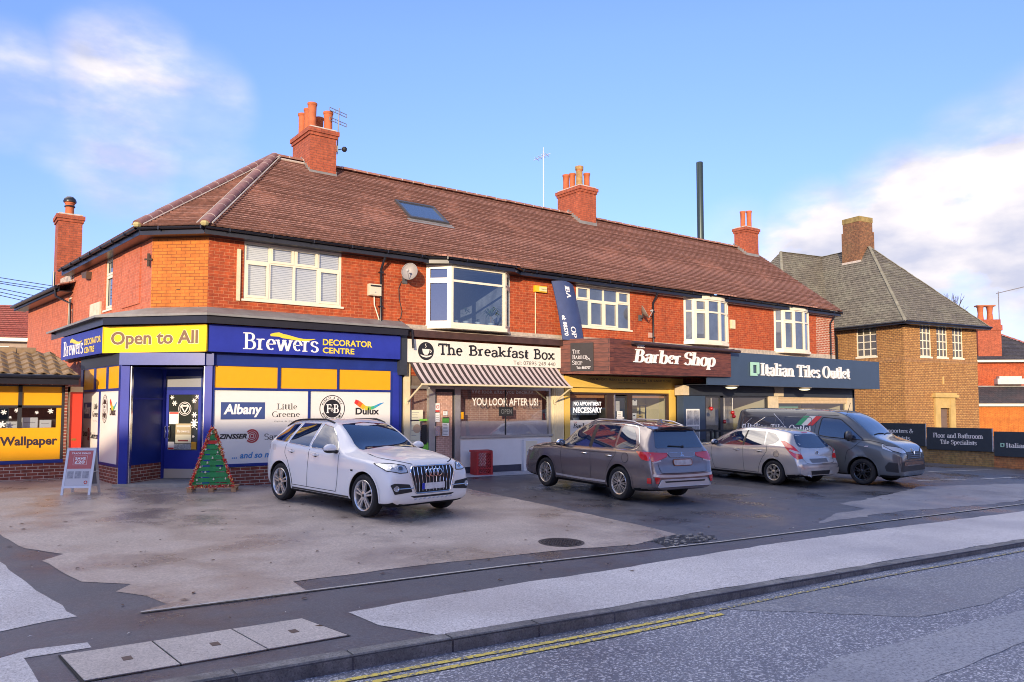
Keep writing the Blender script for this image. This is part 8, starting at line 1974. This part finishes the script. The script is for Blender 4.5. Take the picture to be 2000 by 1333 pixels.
# ---- silver hatchback
SILV = mat('champagne_silver_paint', (.62, .585, .545), .22, metal=.5, coat=1.)
K = [(2.18, .52, .52, .3, .50, .5, .45, .56, .34), (2.15, .68, .67, .45, .60, .68, .46, .72, .26), (2.05, .79, .77, .56, .69, .77, .5, .82, .20), (1.85, .86, .83, .62, .77, .82, .54, .855, .18), (1.35, .94, .90, .67, .85, .86, .58, .885, .17), (1.0, .99, .955, .69, .885, .865, .60, .888, .17),
 (.9, 1.02, .975, .69, .895, .865, .6, .888, .17), (.5, 1.235, 1.18, .65, .915, .86, .6, .888, .17), (.05, 1.405, 1.345, .60, .93, .86, .6, .885, .17), (-.35, 1.465, 1.405, .57, .945, .86, .61, .885, .17), (-.95, 1.45, 1.39, .56, .975, .86, .62, .888, .17), (-1.45, 1.395, 1.34, .54, 1.005, .85, .64, .885, .19), (-1.62, 1.35, 1.30, .53, 1.01, .845, .65, .88, .2), (-1.82, 1.13, 1.10, .58, .99, .83, .66, .87, .22), (-1.95, .98, .965, .62, .92, .80, .66, .86, .24), (-2.0, .86, .85, .62, .80, .78, .62, .85, .25), (-2.03, .70, .695, .62, .66, .77, .55, .84, .26), (-2.10, .60, .595, .58, .57, .73, .48, .79, .28), (-2.11, .46, .46, .45, .44, .56, .41, .62, .34)]
c3 = Car('parked_car', 'silver hatchback with tall red tail lamps parked between the taupe car and the van', 'car', (18.32, 13.25), rad(87.), K, .36, (1.325, -1.325), .875, SILV)
c3.wheels(.315, .205, .19, multi(.205, 7, .04), mat('hub_alloy', (.58, .55, .50), .3, metal=.8))
c3.decal('windscreen', round_poly([(-.64, 1.0), (-.51, 1.39), (.51, 1.39), (.64, 1.0)], .03), 'F', SG, step=.08)
c3.decal('front_side_window', round_poly([(.70, .945), (.38, 1.15), (.08, 1.30), (-.28, 1.355), (-.32, .965)], .02), 'R', SG, mirror=True)
c3.decal('rear_side_window', round_poly([(-.38, .97), (-.36, 1.36), (-.90, 1.345), (-1.02, 1.0)], .02), 'R', SG, mirror=True)
c3.decal('quarter_window', round_poly([(-1.06, 1.005), (-.96, 1.34), (-1.22, 1.30), (-1.42, 1.16), (-1.34, 1.07)], .03), 'R', SG, mirror=True)
c3.seam([[(-.35, .965), (-.33, 1.36)]], w=.06, m=M_TRIM, name='door_pillar', off=.003)
c3.decal('rear_window', round_poly([(-.50, 1.31), (.50, 1.31), (.66, 1.0), (.3, .965), (-.3, .965), (-.66, 1.0)], .07), 'B', SG, step=.07)
c3.decal('high_brake_light', round_poly([(-.12, 1.335), (.12, 1.335), (.12, 1.355), (-.12, 1.355)], 0), 'B', M_TAIL, off=.01)
for v_ in ('DL', 'DR'): c3.decal('tail_light', round_poly([(-.50, 1.14), (-.60, 1.13), (-.78, 1.0), (-.95, .82), (-1.01, .71), (-.83, .69), (-.72, .79), (-.59, .96)], .02), v_, M_TAIL, off=.008, step=.03)
for v_ in ('DL', 'DR'): c3.decal('indicator', round_poly([(-.66, .91), (-.69, .94), (-.90, .865), (-.93, .82), (-.80, .84)], .01), v_, M_TAILC, off=.012, step=.03)
c3.decal('plate_recess', round_poly([(-.36, .70), (.36, .70), (.33, .60), (-.33, .60)], .02), 'B', mat('silver_shadow', (.20, .20, .21), .4, metal=.4), off=.006)
c3.decal('number_plate', round_poly([(-.25, .62), (.25, .62), (.25, .685), (-.25, .685)], .01), 'B', M_PLATEW, off=.012) if False else None
mb = MB(LOCAL).use(M_CHROME); mb.tube([c3.hit(.058 * math.cos(rad(t)), .85 + .042 * math.sin(rad(t)), 'B', .010)[0] for t in range(0, 361, 20)], .007, 6); mb.use(mat('silver_shadow', (.20, .20, .21))); mb.face([c3.hit(.05 * math.cos(rad(t)), .85 + .036 * math.sin(rad(t)), 'B', .008)[0] for t in range(0, 360, 24)]); mb.use(M_CHROME); mb.tube([c3.hit(-.03 + .06 * k, .83 + .04 * k, 'B', .012)[0] for k in (0, 1)], .006, 5); mb.build('emblem', parent=c3.body)
c3.seam([[(-.62, .96), (-.68, .85), (-.60, .66), (-.44, .58), (.44, .58), (.60, .66), (.68, .85), (.62, .96)]], view='B', mirror=False)
c3.seam([[(-.78, .565), (0, .545), (.78, .565)]], view='B', w=.02, m=mat('silver_shadow', (.20, .20, .21)), mirror=False)
c3.decal('bumper_insert', round_poly([(-.40, .40), (.40, .40), (.36, .30), (-.36, .30)], .02), 'B', M_TRIM, off=.006)
mb = MB(LOCAL).use(M_CHROME); mb.tube([(-2.05, .42, .27), (-2.14, .42, .265)], .03, 10); mb.build('exhaust', parent=c3.root)
c3.seam([[(.72, .92), (.74, .70), (.68, .45), (.62, .28)], [(-.35, .94), (-.37, .60), (-.40, .28)], [(-1.10, .99), (-1.12, .85), (-.98, .65), (-.88, .42), (-.86, .28)], [(.62, .28), (-.86, .28)], [(1.85, .78), (1.35, .87), (.9, .91)]])
c3.handle([(-.14, .83), (-.88, .84)], SILV)
c3.mirrors(.60, .955, SILV, size=(.08, .11, .075), out=.12)
c3.decal('fuel_flap', [(-1.42 + .08 * math.cos(rad(t)), .80 + .08 * math.sin(rad(t))) for t in range(0, 360, 20)], 'L', mat('silver_flap', (.45, .425, .39), .32, metal=.6, coat=1.), off=.003, frame=(M_SEAM, .003))
c3.arch_lips(SILV, w=.03, off=.008)
mb = MB(LOCAL).use(M_CHROME); mb.tube([(-.15, 0, 1.465), (-.02, 0, 1.50), (-.40, 0, 1.72)], .009, 5); mb.build('roof_aerial', parent=c3.root)
c3.decal('headlight', round_poly([(.5, .64), (.80, .74), (.80, .62), (.55, .58)], .02), 'F', M_LAMP, mirror=True)

# ---- dark grey panel van facing the road
VAN = mat('slate_grey_van_paint', (.11, .118, .122), .2, coat=1., spec=.5)
K = [(2.50, .60, .60, .35, .57, .55, .50, .62, .36), (2.48, .86, .85, .55, .75, .74, .52, .80, .28), (2.40, 1.02, 1.00, .66, .86, .84, .58, .88, .24), (2.22, 1.13, 1.10, .72, .96, .90, .64, .93, .22), (1.98, 1.21, 1.17, .76, 1.04, .925, .70, .955, .22), (1.80, 1.275, 1.22, .78, 1.08, .935, .74, .965, .22), (1.68, 1.34, 1.28, .78, 1.10, .94, .75, .968, .22), (1.30, 1.66, 1.60, .76, 1.15, .945, .78, .97, .22), (.98, 1.86, 1.79, .735, 1.18, .945, .80, .97, .22), (.68, 1.935, 1.86, .73, 1.19, .945, .80, .97, .22),
 (0, 1.965, 1.885, .735, 1.20, .945, .80, .97, .22), (-1.6, 1.965, 1.885, .735, 1.20, .945, .80, .97, .22), (-1.98, 1.95, 1.87, .73, 1.20, .94, .80, .965, .24), (-2.16, 1.91, 1.83, .71, 1.20, .925, .80, .955, .27), (-2.22, 1.80, 1.74, .68, 1.18, .90, .78, .94, .32), (-2.24, 1.6, 1.55, .6, 1.1, .8, .75, .85, .45)]
c4 = Car('delivery_van', 'dark slate grey panel van with white side lettering parked facing the road', 'van', (20.36, 12.42), rad(-84.3), K, .395, (1.55, -1.55), .955, VAN)
c4.wheels(.342, .225, .21, five_twin(.225, 5, .2, .045), mat('gloss_black_alloy', (.015, .015, .017), .2, coat=.6))
c4.decal('windscreen', round_poly([(-.72, 1.30), (-.66, 1.62), (-.60, 1.845), (0, 1.875), (.60, 1.845), (.66, 1.62), (.72, 1.30), (0, 1.325)], .04), 'F', SG, step=.08)
c4.decal('front_side_window', round_poly([(1.58, 1.17), (1.16, 1.52), (.92, 1.70), (.40, 1.745), (.34, 1.25), (.66, 1.21)], [.04, .05, .06, .08, .08, .05]), 'R', SG, mirror=True, frame=(M_TRIM, .012))
c4.decal('grille', round_poly([(-.46, .90), (.46, .90), (.40, .70), (-.40, .70)], .03), 'F', M_TRIM, off=.006)
mb = MB(LOCAL).use(mat('grille_grey', (.16, .17, .18), .3, metal=.6))
for z in (.74, .79, .84): mb.tube([c4.hit(y, z, 'F', .012)[0] for y in (-.44, -.2, 0, .2, .44)], .010, 6)
mb.build('grille_bars', parent=c4.body)
mb = MB(LOCAL).use(M_CHROME); pts = [(0, .075), (.055, 0), (0, -.075), (-.055, 0)]
mb.tube([c4.hit(p[0], .90 + p[1], 'F', .02)[0] for p in pts + pts[:1]], .011, 6); mb.build('emblem', parent=c4.body)
for o in c4.decal('headlight', round_poly([(.46, .86), (.50, .93), (.74, 1.03), (.90, 1.05), (.89, .93), (.72, .86)], .02), 'F', M_LAMP, off=.006, step=.04, mirror=True, frame=(M_TRIM, .008)): pass
c4.decal('headlight_side', round_poly([(2.30, .90), (2.24, 1.01), (2.02, 1.09), (2.06, .98)], .02), 'R', M_LAMP, off=.006, step=.04, mirror=True)
c4.decal('bumper_trim', round_poly([(-.80, .40), (.80, .40), (.82, .62), (.62, .66), (-.62, .66), (-.82, .62)], .03), 'F', M_TRIM, off=.004)
c4.decal('bumper_bar', round_poly([(-.66, .54), (.66, .54), (.62, .645), (-.62, .645)], .03), 'F', VAN, off=.010)
c4.decal('fog_panel_side', round_poly([(2.44, .38), (2.42, .62), (2.22, .64), (2.12, .52), (2.16, .40)], .02), 'R', M_TRIM, off=.005, mirror=True)
c4.seam([[(1.50, 1.13), (1.30, .95), (1.16, .85), (1.10, .55)], [(.28, 1.80), (.22, 1.20), (.24, .70), (.30, .30)], [(.28, 1.80), (.85, 1.80)], [(-.85, 1.76), (-.88, .30)], [(2.05, 1.10), (1.75, 1.16), (1.55, 1.16)], [(.2, 1.28), (-2.12, 1.28)]])
c4.seam([[(.95, .33), (-1.0, .33)]], w=.05, m=M_TRIM, name='sill_trim')
c4.decal('side_wrap', [(-2.10, .45), (-2.10, 1.84), (-.05, 1.84), (-.45, 1.35), (-.95, .45)], 'R', mat('van_wrap', (.040, .039, .047), .25, coat=1.), off=.0025, mirror=True)
c4.seam([[(-1.05, 1.80), (-.62, 1.36), (-.95, .95)], [(-2.0, 1.40), (-1.72, 1.66)]], w=.012, m=M_RIM, name='wrap_line', off=.010)
c4.decal('side_panel_pressing', round_poly([(.10, 1.34), (.12, 1.72), (-.70, 1.72), (-.72, 1.34)], .08), 'R', mat('van_panel', (.036, .035, .043), .25, coat=1.), off=.005, mirror=True, frame=(VAN, .010))
c4.decal('rear_panel_pressing', round_poly([(-.98, 1.34), (-.96, 1.72), (-1.98, 1.70), (-2.04, 1.34)], .08), 'R', mat('van_panel', (.036, .035, .043)), off=.005, mirror=True, frame=(VAN, .010))
cols = [mat('flag_green', (.03, .32, .12), .35), mat('flag_white', (.70, .68, .62), .35), mat('flag_red', (.60, .03, .03), .35)]
for k in range(3): c4.decal('flag_stripe', [(-.34 + .17 * k, 1.50), (-.12 + .17 * k, 1.76), (.05 + .17 * k, 1.76), (-.17 + .17 * k, 1.50)], 'R', cols[k], off=.009, step=.06)
class VanF:
    def __call__(self, s, d, z): return c4.hit(s, z, 'R', .010 + d)[0]
lt = MB(VanF()).use(M_TXW); lt.fr = VanF()
tile_mark(lt, -2.0, -1.89, 1.33, 1.47, 0, M_TXW, None); serif_text(lt, 'Italian Tiles Outlet', -1.84, .14, 1.31, 1.50, 0, depth=.0008, wv=.17, wh=.08)
class Dummy: pass
v_ = lt.v; lt2 = MB(LOCAL).use(M_TXW); lt2.v, lt2.f, lt2.m = lt.v, lt.f, lt.m; lt2.build('lettering', parent=c4.root)
c4.handle([(.40, 1.06)], VAN, bar=.22)
c4.mirrors(1.28, 1.22, mat('mirror_shell', (.05, .055, .06), .35, coat=.5), size=(.09, .13, .14), out=.17)
c4.arch_lips(VAN, w=.05, off=.010)
mb = MB(LOCAL).use(M_BLK); mb.tube([(.95, -.45, 1.88), (1.05, -.50, 2.15)], .008, 5); mb.build('roof_aerial', parent=c4.root)
mb = MB(LOCAL).use(M_BLK)
for y0, y1 in ((-.55, .05), (.02, .58)): mb.tube([c4.hit(y0, 1.31, 'F', .012)[0], c4.hit((y0 + y1) / 2, 1.335, 'F', .014)[0], c4.hit(y1, 1.33, 'F', .014)[0]], .012, 6)
mb.build('windscreen_wiper', parent=c4.root)
c4.decal('side_repeater', round_poly([(1.60, 1.0), (1.64, 1.03), (1.72, 1.03), (1.70, 1.0)], .01), 'R', M_TAILC, off=.008, mirror=True)
